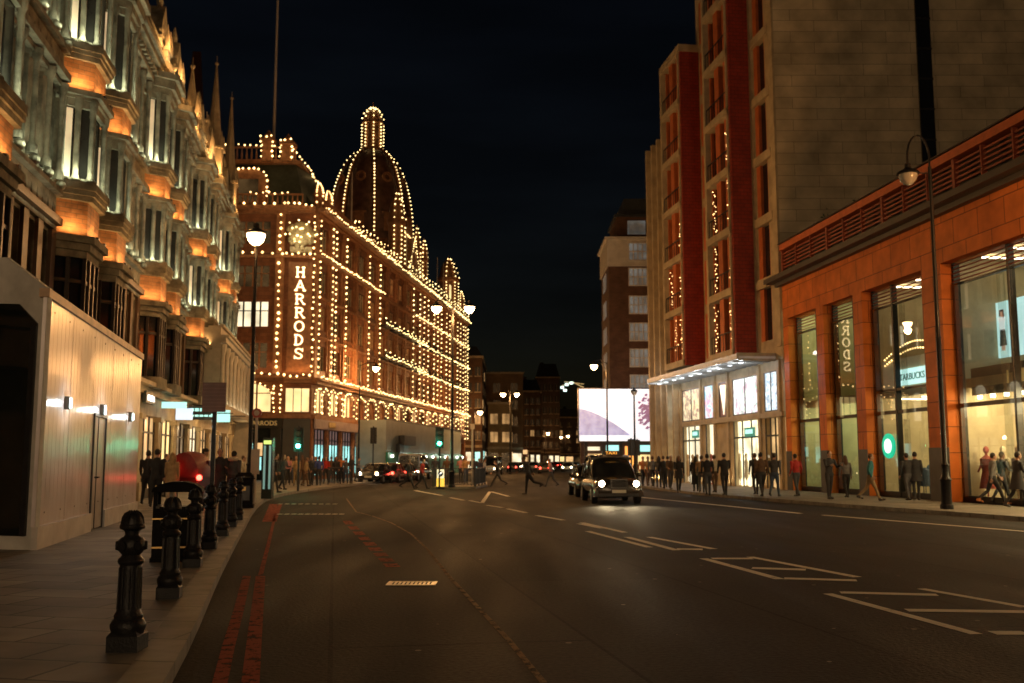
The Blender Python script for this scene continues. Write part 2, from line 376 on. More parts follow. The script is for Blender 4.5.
# ------------------------------------------------------------------ painted markings
def z7(x, y): return (600 + x / 2.415, 480 + y / 2.415)
def z6(x, y): return (200 + x / 2.56, 480 + y / 2.56)
def paint(mb, pts, width, z=.004, tone=0):
    P = [Vector(G(*p)) for p in pts]
    for i, (a, b) in enumerate(zip(P, P[1:])):
        w_ = width if not isinstance(width, list) else width[i]
        n = (b - a).normalized(); n = Vector((-n.y, n.x)) * w_ / 2
        L_ = (b - a).length; k = max(1, int(L_ / 1.5))
        for j in range(k):
            p, q = a + (b - a) * (j / k), a + (b - a) * ((j + 1) / k)
            mb.quad((*(p - n), z), (*(q - n), z), (*(q + n), z), (*(p + n), z))
def wornpaint(name, col, wear, sc=6):
    m, nt, b = _nodes(name); N = nt.nodes; L = nt.links; out = N['Material Output']
    tc = N.new('ShaderNodeTexCoord'); nz = N.new('ShaderNodeTexNoise'); nz.inputs['Scale'].default_value = sc; nz.inputs['Detail'].default_value = 8; nz.inputs['Roughness'].default_value = .75
    L.new(tc.outputs['Object'], nz.inputs['Vector']); r = N.new('ShaderNodeMapRange'); r.inputs['From Min'].default_value = wear - .06; r.inputs['From Max'].default_value = wear + .06
    L.new(nz.outputs['Fac'], r.inputs['Value']); b.inputs['Base Color'].default_value = (*col, 1); b.inputs['Roughness'].default_value = .85; b.inputs['Specular IOR Level'].default_value = .08
    t = N.new('ShaderNodeBsdfTransparent'); mx = N.new('ShaderNodeMixShader'); L.new(r.outputs[0], mx.inputs[0]); L.new(t.outputs[0], mx.inputs[1]); L.new(b.outputs[0], mx.inputs[2]); L.new(mx.outputs[0], out.inputs[0])
    return m
M_WHITE = wornpaint('white_road_paint', (.75, .72, .62), .36)
M_FAINT = wornpaint('faded_road_paint', (.30, .21, .13), .45, 5)
M_RED = wornpaint('red_road_paint', (.30, .065, .035), .43, 7)
mb = MB()
for ln, w_ in [([(550, 275), (910, 373)], .13), ([(580, 272), (815, 278)], .2), ([(775, 263), (1030, 308)], .13), ([(740, 315), (1030, 319)], .2), ([(947, 370), (1030, 370)], .2),
           ([(250, 190), (435, 240)], .15), ([(270, 190), (368, 190)], .25), ([(362, 186), (622, 235)], .15), ([(367, 213), (497, 217)], .25), ([(445, 238), (620, 243)], .22),
           ([(-30, 124), (120, 163)], .15), ([(65, 138), (185, 170)], .16), ([(-45, 103), (60, 127)], .16), ([(118, 138), (275, 167)], .16), ([(185, 167), (248, 168)], .3),
           ([(90, 41), (485, 81)], .2), ([(538, 85), (1060, 127)], .15)]:
    paint(mb, [z7(*p) for p in ln], w_)
for ln in [[(640, 45), (675, 52)], [(735, 65), (775, 71)], [(787, 74), (835, 84)], [(862, 91), (930, 103)], [(970, 112), (1030, 124)], [(550, 27), (620, 40)], [(690, 53), (722, 59)], [(722, 59), (742, 30)], [(745, 30), (790, 42)]]:
    paint(mb, [z6(*p) for p in ln], .16)
tag(mb.build('white_road_markings', M_WHITE), kind='structure')
mb = MB(); paint(mb, [z6(*p) for p in [(375, 48), (400, 82), (440, 92), (490, 110), (540, 138), (580, 175), (640, 250), (710, 325), (790, 410), (880, 520)]], .055)
tag(mb.build('faded_lane_line', M_FAINT), kind='structure')
mb = MB()
paint(mb, [z6(*p) for p in [(46, 540), (72, 430), (100, 330), (120, 246)]], .11); paint(mb, [z6(*p) for p in [(127, 540), (140, 400), (155, 246)]], .13)
paint(mb, [z6(*p) for p in [(155, 244), (175, 165), (190, 100)]], .07); paint(mb, [z6(*p) for p in [(174, 107), (189, 62)]], .3); paint(mb, [z6(*p) for p in [(190, 107), (206, 62)]], .12)
for k in range(9):
    t0 = k / 9; a = (375 + 125 * t0, 105 + 123 * t0); b = (375 + 125 * (t0 + .07), 105 + 123 * (t0 + .07)); paint(mb, [z6(*a), z6(*b)], .22)
tag(mb.build('red_road_lines', M_RED), kind='structure')
mb = MB()
for row, n_, yy in ((0, 9, 62), (1, 10, 88)):
    for k in range(n_): 
        x_, y_ = G(*z6(205 + k * 17.5, yy)); mb.box(x_ - .07, y_ - .14, .004, x_ + .07, y_ + .14, .012)
tag(mb.build('crossing_studs', mat('steel_studs', (.55, .5, .4), .35, .2, 4, metal=.5)), kind='structure')
# drain grate in the road
x0, y0 = G(*z6(480, 266)); x1, _ = G(*z6(608, 262))
root = thing('drain_grate', 'rectangular metal drain grate set in the dark road beside red dashes', 'drain', ((x0 + x1) / 2, y0, 0))
mb = MB(Matrix.Translation(((x0 + x1) / 2, y0, 0))); W = (x1 - x0) / 2
mb.box(-W, -.2, .003, W, -.16, .014); mb.box(-W, .16, .003, W, .2, .014); mb.box(-W, -.16, .003, -W + .04, .16, .014); mb.box(W - .04, -.16, .003, W, .16, .014)
mb.build('frame', mat('grate_steel', (.5, .42, .3), .4, .3, 6, metal=.4), root)
mb = MB(root.matrix_world.copy())
for k in range(11):
    x_ = -W + .05 + k * (2 * W - .1) / 10; mb.box(x_ - .016, -.16, .003, x_ + .012, .16, .01)
mb.build('bars', MATS['grate_steel'], root)
mb = MB(root.matrix_world.copy()); mb.box(-W + .04, -.16, .001, W - .04, .16, .0028); mb.build('pit_shade_sheet', mat('pit_shade_black', (.003, .003, .003), .9, .1, 3), root)  # flat black sheet stands in for the shade below the bars
# ------------------------------------------------------------------ left stone terrace with oriel bays
FL = frame(-10.35, 14, -.17, 1)
LB = thing('stone_mansion_block', 'ornate pale stone terrace with oriel bays, glowing brick panels and spires behind the hoarding', 'building', (-10.35, 14, 0))
M_BRICKL = brickmat('orange_terracotta_brick', (.44, .21, .09), (.33, .15, .06), (.22, .14, .08), .45, .13, .012, .75, .45, 2.5, .5)
M_WOOD = mat('dark_bronze_frame', (.05, .032, .02), .45, .3, 4, metal=.2)
M_WINL = mat('terrace_window_glass', (.02, .018, .015), .08, .3, 2, emit=(1, .7, .35), es=.006, evar=.9, escale=.5, sample=False)
M_BLIND = mat('lit_blind', (.5, .42, .3), .6, .15, 2, emit=(1, .68, .36), es=.5, evar=.3, escale=1.2)
M_SLATE = mat('dark_slate_roof', (.035, .04, .045), .5, .3, 3, bump=.4)
XEND = 58.8
PAIRS = [2.6 + 11.6 * k for k in range(5)]
FLOORS = [(9.3, 11.7), (13.3, 16.2)]
flats = [(p + 3.7 + 1.55, p + 11.6 - 1.55) for p in PAIRS]; flats[-1] = (flats[-1][0], XEND - .3)
ops = [(p + s_ - .3, p + s_ + .3, z0, z1) for p in PAIRS for s_ in (1.85, -1.62, 5.32) for z0, z1 in ((5.0, 7.2), (9.4, 11.6), (13.4, 16.0))]
for a, b in flats:
    w_ = (b - a) / 4
    for za, zb in [(5.0, 7.7)] + [(z0 - .1, z1 + .25) for z0, z1 in FLOORS]:
        for k in range(4): ops.append((a + k * w_ + .22, a + (k + 1) * w_ - .22, za, zb))
mb = MB(FL)
mb.wall(-10, XEND, 4.6, 17.2, ops, .35, 0)
mb.quad((XEND, 0, 0), (XEND, 12, 0), (XEND, 12, 17.2), (XEND, 0, 17.2)); mb.quad((-10, 0, 17.2), (XEND, 0, 17.2), (XEND, 12, 17.2), (-10, 12, 17.2))
mb.box(-10, .6, 4.6, XEND - .1, 1, 17.1)
mb.build('wall', M_STONE, LB)
# stone dressing of the flat stretches: colonnettes, arches, balconies
for fi, (a, b) in enumerate(flats):
    mb = MB(FL); w_ = (b - a) / 4
    for z0, z1 in FLOORS:
        for k in range(5):
            x = a + k * w_
            mb.lathe(x, -.12, [(.14, z0 - .1), (.14, z0 + .1), (.075, z0 + .2), (.075, z1 - .1), (.13, z1), (.17, z1 + .2)], 8)
            mb.ball((x, -.2, z0 - .25), .14, n=8, m=6)
        for k in range(4):
            x = a + (k + .5) * w_; r = w_ / 2 - .2
            arc = [(x + r * math.cos(t), z1 - .1 + .35 * math.sin(t)) for t in [math.pi * j / 8 for j in range(9)]]
            arc = [(x + r, z1 + .28)] + arc + [(x - r, z1 + .28)]
            mb.vprism(arc[::-1], -.06, .12)
        mb.box(a - .1, -.3, z1 + .28, b + .1, .02, z1 + .48); mb.box(a - .1, -.22, z1 + .48, b + .1, .02, z1 + .58)
        mb.box(a, -.28, z0 - .55, b, .02, z0 - .42)
        # pierced balcony panel below the windows
        mb.box(a, -.12, z0 - 1.5, b, .02, z0 - 1.38)
        n = 10
        for k in range(n):
            x = a + (k + .5) * (b - a) / n; q = (b - a) / n * .5
            mb.vprism([(x - q, z0 - 1.38), (x - q + .06, z0 - 1.38), (x, z0 - .7), (x + q - .06, z0 - 1.38), (x + q, z0 - 1.38), (x + q, z0 - .56), (x - q, z0 - .56)][::-1], -.1, .0)
    mb.build('window_surround', M_STONE, LB, True)
    for z0, z1 in [(5.0, 7.7)] + FLOORS:
        for k in range(4):
            x0_, x1_ = a + k * w_ + .22, a + (k + 1) * w_ - .22; lit = RND.random() < .4
            mb = MB(FL); mb.quad((x0_, .28, z0 - .1), (x1_, .28, z0 - .1), (x1_, .28, z1 + .3), (x0_, .28, z1 + .3))
            o = mb.build('window', M_BLIND if lit else M_WINL, LB)
            mb = MB(FL); mb.box((x0_ + x1_) / 2 - .03, .2, z0 - .1, (x0_ + x1_) / 2 + .03, .27, z1 + .25); mb.box(x0_, .2, z0 + 1.5, x1_, .26, z0 + 1.56)
            mb.box(x0_, .2, z0 - .1, x0_ + .06, .27, z1 + .25); mb.box(x1_ - .06, .2, z0 - .1, x1_, .27, z1 + .25)
            mb.build('frame', M_WOOD, o)
    # brown panelled timber zone under the first band
    mb = MB(FL)
    for k in range(5): mb.box(a + k * w_ - .2, -.1, 4.7, a + k * w_ + .2, .02, 8.0)
    mb.box(a - .2, -.25, 7.95, b + .2, .02, 8.15)
    build_each(mb, 'timber_pilaster', mat('brown_faience', (.12, .065, .03), .5, .3, 2, bump=.3), LB)
# oriel bays
def bay_ring(x, s=0.0):
    return [(x - 1.2 - s, 0), (x - .7 - s * .6, -.75 - s), (x + .7 + s * .6, -.75 - s), (x + 1.2 + s, 0)]
for p in PAIRS:
    for bx in (p, p + 3.7):
        mb = MB(FL)
        for z0, z1, s in [(7.6, 7.8, .22), (8.8, 8.95, .1), (8.95, 9.1, .16), (9.1, 9.3, .2), (11.7, 11.8, .08), (11.8, 11.95, .2), (12.85, 13.0, .1), (13.0, 13.12, .14), (13.12, 13.3, .2), (16.2, 16.45, .1), (16.45, 16.8, .22), (16.8, 17.05, .38), (7.4, 7.6, .1), (4.4, 4.85, .12)]:
            mb.prism(bay_ring(bx, s), z0, z1)
        mb.prism(bay_ring(bx, .0), 7.2, 7.4); mb.prism(bay_ring(bx, -.3), 4.5, 17.0)
        bay = mb.build('oriel_bay', M_STONE, LB)
        mb = MB(FL)
        for z0, z1 in ((7.8, 8.8), (11.95, 12.85)): mb.prism(bay_ring(bx, -.04), z0, z1)
        build_each(mb, 'brick_panel', M_BRICKL, bay)
        for z0, z1 in FLOORS:
            mb = MB(FL); R_ = bay_ring(bx, -.02); mb.prism(bay_ring(bx, -.14), z0, z1 + .05, 0)
            lit = RND.random() < .45
            win = mb.build('window', M_WINL, bay)
            mb = MB(FL)
            for (cx_, cy_, q_) in [(R_[0][0] + .08, R_[0][1] - .06, .7), (*R_[1], 1), (*R_[2], 1), (R_[3][0] - .08, R_[3][1] - .06, .7), ((R_[0][0] * .47 + R_[1][0] * .53), (R_[0][1] * .47 + R_[1][1] * .53), 1.0)]:
                mb.lathe(cx_, cy_, [(.13 * q_, z0), (.13 * q_, z0 + .12), (.08 * q_, z0 + .25), (.08 * q_, z1 - .3), (.12 * q_, z1 - .2), (.14 * q_, z1 + .05)], 10)
                mb.ball((cx_, cy_ - .1, z0 + .05), .09, n=8, m=6)
            for (pa, pb) in ((R_[0], R_[1]), (R_[1], R_[2]), (R_[2], R_[3])):
                pa = Vector(pa); pb = Vector(pb); n_ = (pb - pa).normalized(); q = Vector((n_.y, -n_.x))
                for zz, hh in ((z1 - .22, .27), (z0, .14)):
                    a_ = pa + q * .03; b_ = pb + q * .03; c_ = pb - q * .1; d_ = pa - q * .1
                    mb.prism([tuple(a_), tuple(b_), tuple(c_), tuple(d_)], zz + .001, zz + hh)
            mb.build('colonnettes', M_STONE, bay, True)
            if lit:
                mb = MB(FL); R2 = bay_ring(bx, -.12); pa = Vector(R2[0]); pb = Vector(R2[1]); a_ = pa * .93 + pb * .07; b_ = pa * .62 + pb * .38; mb.quad((*a_, z0 + .15), (*b_, z0 + .15), (*b_, z1 - .25), (*a_, z1 - .25)); mb.build('blind', M_BLIND, win)
        mb = MB(FL); mb.prism(bay_ring(bx, -.1), 4.85, 7.2); low = mb.build('bay_window', M_DARKGLASS, bay)
        mb = MB(FL)
        for (pa, pb, n_) in (((bx - 1.2, 0), (bx - .7, -.75), 2), ((bx - .7, -.75), (bx + .7, -.75), 3), ((bx + .7, -.75), (bx + 1.2, 0), 2)):
            for k in range(n_ + 1):
                x = pa[0] + (pb[0] - pa[0]) * k / n_; y = pa[1] + (pb[1] - pa[1]) * k / n_; mb.cbox(x, y + .04, 4.85, .1, .1, 2.35)
        mb.prism(bay_ring(bx, -.03), 6.5, 6.6)
        mb.build('timber_frame', M_WOOD, bay)
        # warm floodlights on the ledge under each brick panel, pale ones at each sill
        for z0 in (7.8, 11.95):
            mbf = MB(FL)
            for dx_ in (-.5, .5): mbf.box(bx + dx_ * .8 - .08, -.98, z0, bx + dx_ * .8 + .08, -.9, z0 + .07)
            mbf.build('floodlight_case', M_DARKMETAL, bay)
            strip_light(FL, bx - .5, bx + .5, -.93, z0 + .1, 11, ORANGE, .5)
            n1 = Vector((bx - .7, -.75)) - Vector((bx - 1.2, 0)); ang = math.atan2(n1.y, n1.x)
            sub = FL @ Matrix.Translation((bx - 1.2, 0, 0)) @ Matrix.Rotation(ang, 4, 'Z')
            strip_light(sub, .1, .8, -.18, z0 + .1, 9, ORANGE, .5)
        for z0 in (9.3, 13.3):
            strip_light(FL, bx - .5, bx + .5, -1.0, z0 + .1, 18, PALE, .34)
            strip_light(sub, .1, .8, -.25, z0 + .1, 18, PALE, .34)
for a, b in flats:
    for z0, _ in FLOORS: strip_light(FL, a + .2, b - .2, -.42, z0 - .3, 36, PALE, .3)
    strip_light(FL, a + .2, b - .2, -.42, 7.9, 9, (1, .9, .6), .5)
# main cornice, parapet, roof, gables, spires
mb = MB(FL)
for z0, z1, d in ((16.9, 17.15, .3), (17.15, 17.4, .5), (17.4, 17.6, .62)): mb.box(-10, -d, z0 + .001, XEND, .3, z1)
k = -9.8
while k < XEND - .1:
    mb.box(k, -.42, 16.75, k + .18, -.05, 16.9); mb.lathe(k + .1, -.3, [(.07, 17.6), (.1, 17.75), (.05, 17.9), (.07, 18.2)], 6); k += .42
mb.box(-10, -.42, 18.2, XEND, -.18, 18.35)
mb.build('cornice', M_STONE, LB)
mb = MB(FL); mb.quad((-10, .3, 17.6), (XEND, .3, 17.6), (XEND - .4, 2.6, 21.5), (-10, 2.6, 21.5)); mb.quad((-10, 2.6, 21.5), (XEND - .4, 2.6, 21.5), (XEND - .4, 9, 22), (-10, 9, 22)); mb.quad((XEND, .3, 17.6), (XEND, 10, 17.6), (XEND - .4, 9, 22), (XEND - .4, 2.6, 21.5))
mb.build('roof', M_SLATE, LB)
def pinnacle(X, y, zb, zt, w_=.42):
    mb = MB(FL)
    mb.cbox(X, y, zb, w_ * 2.2, w_ * 2.2, .3); mb.cbox(X, y, zb + .3, w_ * 1.7, w_ * 1.7, (zt - zb) * .22)
    z2 = zb + .3 + (zt - zb) * .22
    mb.cbox(X, y, z2, w_ * 2.1, w_ * 2.1, .15)
    for sx in (-1, 1):
        for sy in (-1, 1): mb.lathe(X + sx * w_ * .85, y + sy * w_ * .85, [(.12, z2 + .15), (.1, z2 + .5), (.01, z2 + 1.1)], 5)
    mb.lathe(X, y, [(w_ * .85, z2 + .15), (w_ * .55, z2 + .15 + (zt - z2) * .3), (w_ * .34, z2 + (zt - z2) * .6), (.05, zt - .35)], 8)
    mb.ball((X, y, zt - .25), .13, n=8, m=6); mb.lathe(X, y, [(.025, zt - .2), (.02, zt + .25)], 4)
    mb.build('pinnacle', M_STONE2, LB)
    for sy in (-1, 1):
        o = lamp_point(FL @ Vector((X - .75, y + sy * .55 - .3, zb + .7)), 170, (1, .50, .16), .06, 'pinnacle_light')
for px, py, yo, zb in ((161, 19, -.2, 17.4), (174, 51, -.2, 17.4), (193, 62, -.1, 17.6), (217, 60, .2, 18.5), (207, 116, -.2, 17.4), (232, 95, .2, 18.5)):
    X, z = on_plane(FL, px, py, yo); pinnacle(X, yo, zb, z, .42 if z < 23 else .6)
for p in PAIRS:
    mb = MB(FL); c = p + 1.85
    for q in (p, p + 3.7):
        mb.vprism([(q - 1.0, 17.6), (q + 1.0, 17.6), (q + 1.0, 18.7), (q + .75, 18.9), (q + .5, 19.6), (q, 20.3), (q - .5, 19.6), (q - .75, 18.9), (q - 1.0, 18.7)], -.35, .5)
        mb.box(q - 1.15, -.45, 18.6, q + 1.15, .5, 18.72); mb.lathe(q, -.1, [(.12, 20.3), (.16, 20.5), (.03, 21)], 6)
        mb.ball((q - .8, -.3, 18.9), .16, n=8, m=6); mb.ball((q + .8, -.3, 18.9), .16, n=8, m=6)
    build_each(mb, 'gable', M_STONE, LB, 5)
    mb = MB(FL)
    for q in (p, p + 3.7): mb.box(q - .4, -.37, 17.9, q + .4, -.34, 18.5)
    build_each(mb, 'gable_window', M_DARKGLASS, LB)
    strip_light(FL, c - 2.6, c + 2.6, -.75, 17.7, 10, PALE, .4)
# tall dark tower roof behind whose red light is put into its colour
X, z = on_plane(FL, 197, 52, 8)
mb = MB(FL); mb.prism([(X - 2.4, 6), (X + 2.4, 6), (X + 2.4, 10), (X - 2.4, 10)], 21, z, 0, [(X - .15, 7.6), (X + .15, 7.6), (X + .15, 8.4), (X - .15, 8.4)])
mb.build('tower_roof', mat('red_lit_roof', (.09, .03, .02), .6, .3, 3, bump=.3), LB)
# ground floor: shops and pilasters
M_PIL = mat('shopfront_stone', (.40, .30, .17), .6, .25, 2.5, bump=.2)
mb = MB(FL)
mb.box(-10, -.5, 4.15, XEND, .3, 4.45); mb.box(-10, -.75, 4.45, XEND, .3, 4.6); mb.box(-10, -.3, 3.4, XEND, .3, 4.15)
mb.box(-10, 3, 0, XEND, 3.2, 4.2)
for k in range(17): 
    x = -8 + k * 4.05; mb.box(x - .35, -.35, .12, x + .35, .4, 3.4); mb.box(x - .42, -.45, .12, x + .42, .4, .8); mb.box(x - .42, -.45, 3.2, x + .42, .4, 3.4)
mb.build('shopfront_wall', M_PIL, LB)
shopm = [M_LITWARM, M_LITYEL, mat('dim_shop_window', (.2, .2, .2), .3, .2, 2, emit=(1, .7, .4), es=.25, evar=.8, escale=1.5), M_LITPALE]
for k in range(16):
    x = -8 + k * 4.05
    if x < 14: continue
    mb = MB(FL); mb.box(x + .36, -.12, .5, x + 3.69, -.08, 3.35); g = mb.build('shop_window', shopm[[2, 0, 1, 2, 3, 0, 2][k % 7]], LB)
    mb = MB(FL)
    for j in range(4): xx = x + .36 + j * 1.11; mb.box(xx - .05 + (.05 if j == 0 else 0), -.2, .12, xx + .05, -.13, 3.38)
    mb.box(x + .36, -.2, .12, x + 3.69, -.1, .5); mb.box(x + .42, -.19, 2.7, x + 3.69, -.13, 2.78)
    mb.build('frame', M_WOOD, g)
for k in range(6): lamp_point(FL @ Vector((15 + k * 8.1, -1.3, 3.3)), 38, (1, .66, .3), .12, 'shopfront_light')
# low pale range at the far end with arched openings
mb = MB(FL); x0_ = 40.2
X, z = on_plane(FL, 214, 338, -1.3); ZL = 8.9
opl = [(x0_ + .5 + k * 2.05, x0_ + 1.9 + k * 2.05, 4.9, 7.3) for k in range(9)]
mb.wall(x0_, XEND + .3, 4.6, ZL, opl, .3, -1.3); mb.quad((x0_, -1.3, 4.6), (x0_, -.01, 4.6), (x0_, -.01, ZL), (x0_, -1.3, ZL)); mb.quad((x0_, -1.3, ZL), (XEND + .3, -1.3, ZL), (XEND + .3, -.01, ZL), (x0_, -.01, ZL)); mb.quad((XEND + .3, -1.3, 0), (XEND + .3, 0, 0), (XEND + .3, 0, ZL), (XEND + .3, -1.3, ZL))
mb.box(x0_ - .1, -1.6, 8.0, XEND + .5, -1.3, 8.25); mb.box(x0_ - .1, -1.75, 8.25, XEND + .5, -1.3, 8.4); mb.box(x0_, -1.45, 8.85, XEND + .4, -1.2, 9.0)
for k in range(10):
    x = x0_ + .2 + k * 2.05; mb.lathe(x, -1.42, [(.16, 4.7), (.12, 4.9), (.12, 7.3), (.2, 7.6), (.2, 7.9)], 8)
for o_ in opl:
    xc = (o_[0] + o_[1]) / 2; mb.vprism([(o_[0], 7.32)] + [(xc - .7 * math.cos(t), 6.7 + .6 * math.sin(t)) for t in [math.pi * j / 8 for j in range(9)]] + [(o_[1], 7.32)], -1.33, -1.2)
mb.build('lower_range', mat('cream_stone', (.48, .42, .32), .7, .2, 2, bump=.3), LB, True)
for o_ in opl[::1]:
    mb = MB(FL); mb.box(o_[0], -1.05, 4.9, o_[1], -1.0, 7.3); mb.build('arched_window', M_LITPALE if RND.random() < .5 else M_WINL, LB)
strip_light(FL, x0_ + .2, XEND, -1.62, 4.72, 40, (1, .9, .62), .3)
mb = MB(FL); mb.box(x0_ - .05, -1.55, 4.3, XEND + .4, -.7, 4.68); mb.build('lower_range_ledge', MATS['cream_stone'], LB)
# lit shop signs
def shop_sign(px, py, w_, h_, body, bgc, fg, yo, label, proj=False, name='shop_sign', es=2.2):
    X, z = on_plane(FL, px, py, yo)
    T = FL @ Matrix.Translation((X, yo, z))
    if proj: T = T @ Matrix.Rotation(rad(-90), 4, 'Z')
    t = thing(name, label, 'sign', tuple(T.translation))
    mb = MB(T); mb.box(-w_ / 2, 0, -h_ / 2, w_ / 2, .14, h_ / 2); mb.build('panel', bgc, t)
    if proj: mb = MB(T); mb.tube([(w_ / 2, .07, 0), (w_ / 2 + .8, .07, 0)], .03, 6); mb.build('bracket', M_DARKMETAL, t)
    mb = MB(T)
    for i, ln in enumerate(body):
      if not ln:
        for q in range(5): mb.box(-w_ * .42 + q * w_ * .17, -.012, h_ * (.2 - .4 * i) - .05, -w_ * .42 + q * w_ * .17 + w_ * .13, -.002, h_ * (.2 - .4 * i) + .1)
      else: put_text(mb, ln, h_ / len(body) * .72, 0, -.012, h_ / 2 - (i + .78) * h_ / len(body), 0, .01)
    if mb.v: mb.build('lettering', fg, t)
M_SW = mat('sign_white_light', (.8, .8, .8), .4, .05, 2, emit=(1, .95, .8), es=3)
M_SC = mat('sign_cyan_light', (.3, .8, .8), .4, .05, 2, emit=(.5, 1, .9), es=1.1)
M_SDARK = mat('sign_dark_panel', (.02, .03, .03), .4, .2, 3)
M_INK = mat('sign_ink', (.05, .05, .06), .5, .1, 3)
shop_sign(151, 398, 1.9, .45, ['UMBELLA'], M_SDARK, M_SW, -.6, 'warm white lit shop lettering under the left cornice beside the hoarding edge')
shop_sign(174, 405, 1.0, .26, [], M_SC, M_INK, -.9, 'small white lit projecting sign left of the blue-white one', True)
shop_sign(184, 414, .7, .5, [], mat('sign_bluewhite', (.5, .6, .8), .4, .1, 2, emit=(.7, .85, 1), es=1.1), M_INK, -1.0, 'blue-white lit sign hanging over the left pavement before the brown panel', True)
shop_sign(202, 413, 1.3, .65, ['', ''], M_SDARK, M_SC, -1.2, 'dark sign with cyan lit marks just under the brown direction panel', True)
shop_sign(221, 416, .9, .62, [], M_SC, M_INK, -1.6, 'bright cyan lit sign right of the brown panel post', True)

# ------------------------------------------------------------------ white hoarding at the left
HA = Vector((-8.0, 17.0)); HB = Vector((-10.3, 27.7)); HF = frame(HA.x, HA.y, HB.x - HA.x, HB.y - HA.y); HL = (HB - HA).length
hr = thing('hoarding', 'white ribbed site hoarding with a door, three small lamps and a dark glazed front panel', 'hoarding', (HA.x, HA.y, .12))
def ribbed():
    m, nt, b = _nodes('white_ribbed_sheet'); N = nt.nodes; L = nt.links
    tc = N.new('ShaderNodeTexCoord'); nz = N.new('ShaderNodeTexNoise'); nz.inputs['Scale'].default_value = 1.2; nz.inputs['Detail'].default_value = 7; L.new(tc.outputs['Object'], nz.inputs['Vector'])
    cr = N.new('ShaderNodeValToRGB'); cr.color_ramp.elements[0].color = (.62, .53, .53, 1); cr.color_ramp.elements[1].color = (.84, .76, .76, 1); cr.color_ramp.elements[0].position = .3; cr.color_ramp.elements[1].position = .6
    L.new(nz.outputs['Fac'], cr.inputs[0]); L.new(cr.outputs[0], b.inputs['Base Color']); b.inputs['Roughness'].default_value = .25; b.inputs['Specular IOR Level'].default_value = .8
    return m
M_RIB = ribbed()
HT = 4.55
ops = [(4.6, 6.0, .12, 2.55)]
mb = MB(HF)
x = 0.0
n = 36
for k in range(n):
    xa, xb = HL * k / n, HL * (k + 1) / n
    if xa > 4.5 and xb < 6.1: z0 = 2.6
    else: z0 = .5
    mb.box(xa, 0, z0, xb - .02, .06, HT - .15); mb.box(xb - .02, .0015, z0, xb, .06, HT - .15)
mb.build('panelling', M_RIB, hr)
mb = MB(HF); mb.box(-.02, -.06, .12, 4.55, .04, .5); mb.box(6.05, -.06, .12, HL, .04, .5); mb.build('base_board', mat('white_board', (.6, .55, .5), .5, .2, 2), hr)
mb = MB(HF); mb.box(-.05, -.05, HT - .15, HL + .02, .12, HT); mb.build('top_capping', mat('worn_capping', (.55, .36, .22), .5, .3, 2), hr)
mb = MB(HF); mb.box(4.65, .0, .15, 5.95, .05, 2.55); d = mb.build('door', mat('hoarding_door', (.38, .34, .31), .35, .2, 2), hr)
mb = MB(HF); mb.box(4.58, -.03, .12, 4.65, .05, 2.62); mb.box(5.95, -.03, .12, 6.02, .05, 2.62); mb.box(4.58, -.03, 2.56, 6.02, .05, 2.62); mb.box(5.1, -.012, .15, 5.14, 0, 2.55); mb.build('door_frame', M_DARKMETAL, d)
mb = MB(HF); mb.tube([(4.85, -.02, 1.25), (4.85, -.09, 1.25), (5.0, -.09, 1.25)], .02, 6); mb.build('door_handle', M_DARKMETAL, d)
for px, py in ((68, 403), (103, 410), (131, 417)):
    X, z = on_plane(HF, px, py, -.05)
    mb = MB(HF); mb.box(X - .07, -.09, z - .12, X + .07, 0, z + .12); l = mb.build('wall_lamp', mat('lamp_body_grey', (.3, .32, .32), .4, .1, 3), hr)
    mb = MB(HF); mb.box(X - .05, -.11, z - .09, X + .05, -.09, z + .09); mb.build('lens', mat('cold_lamp_lens', (.8, .9, .9), .3, .02, 2, emit=(.75, 1, .95), es=9), l)
    lamp_point(HF @ Vector((X, -.17, z)), 9, (.9, .95, .9), .05, 'wall_lamp_light')
mb = MB(HF)
for k in range(1, 5): mb.box(HL * k / 5 - .006, -.003, 2.65 if 4.4 < HL * k / 5 < 6.2 else .5, HL * k / 5 + .006, -.001, HT - .15)
for k in range(9): mb.box(HL * (k + .5) / 9 - .015, -.012, .7, HL * (k + .5) / 9 + .015, -.001, .73); mb.box(HL * (k + .5) / 9 - .015, -.012, 4.2, HL * (k + .5) / 9 + .015, -.001, 4.23)
mb.build('panel_joint', mat('joint_grey', (.25, .22, .2), .5, .2, 3), hr)
# front face with dark glazing, higher to the left
FA = Vector((-12.6, 18.2)); FF = frame(FA.x, FA.y, HA.x - FA.x, HA.y - FA.y); FW = (HA - FA).length
mb = MB(FF)
mb.vprism([(0, .12), (FW, .12), (FW, HT), (FW - .9, HT + .6), (0, HT + .6)], .02, .12)
mb.build('front_board', mat('front_board_white', (.62, .60, .55), .4, .2, 2), hr)
mb = MB(FF); mb.vprism([(0, .35), (FW - .16, .35), (FW - .16, 3.95), (FW - .55, 4.3), (0, 4.55)], -.02, .01); mb.build('dark_glazing', mat('black_glazing', (.01, .013, .013), .05, .2, 2, spec=.8), hr)
mb = MB(FF); mb.box(FW - .26, -.05, .35, FW - .16, -.021, 3.9); mb.box(FW - 1.75, -.05, .42, FW - 1.65, -.021, 4.2); mb.build('glazing_frame', M_DARKMETAL, hr)
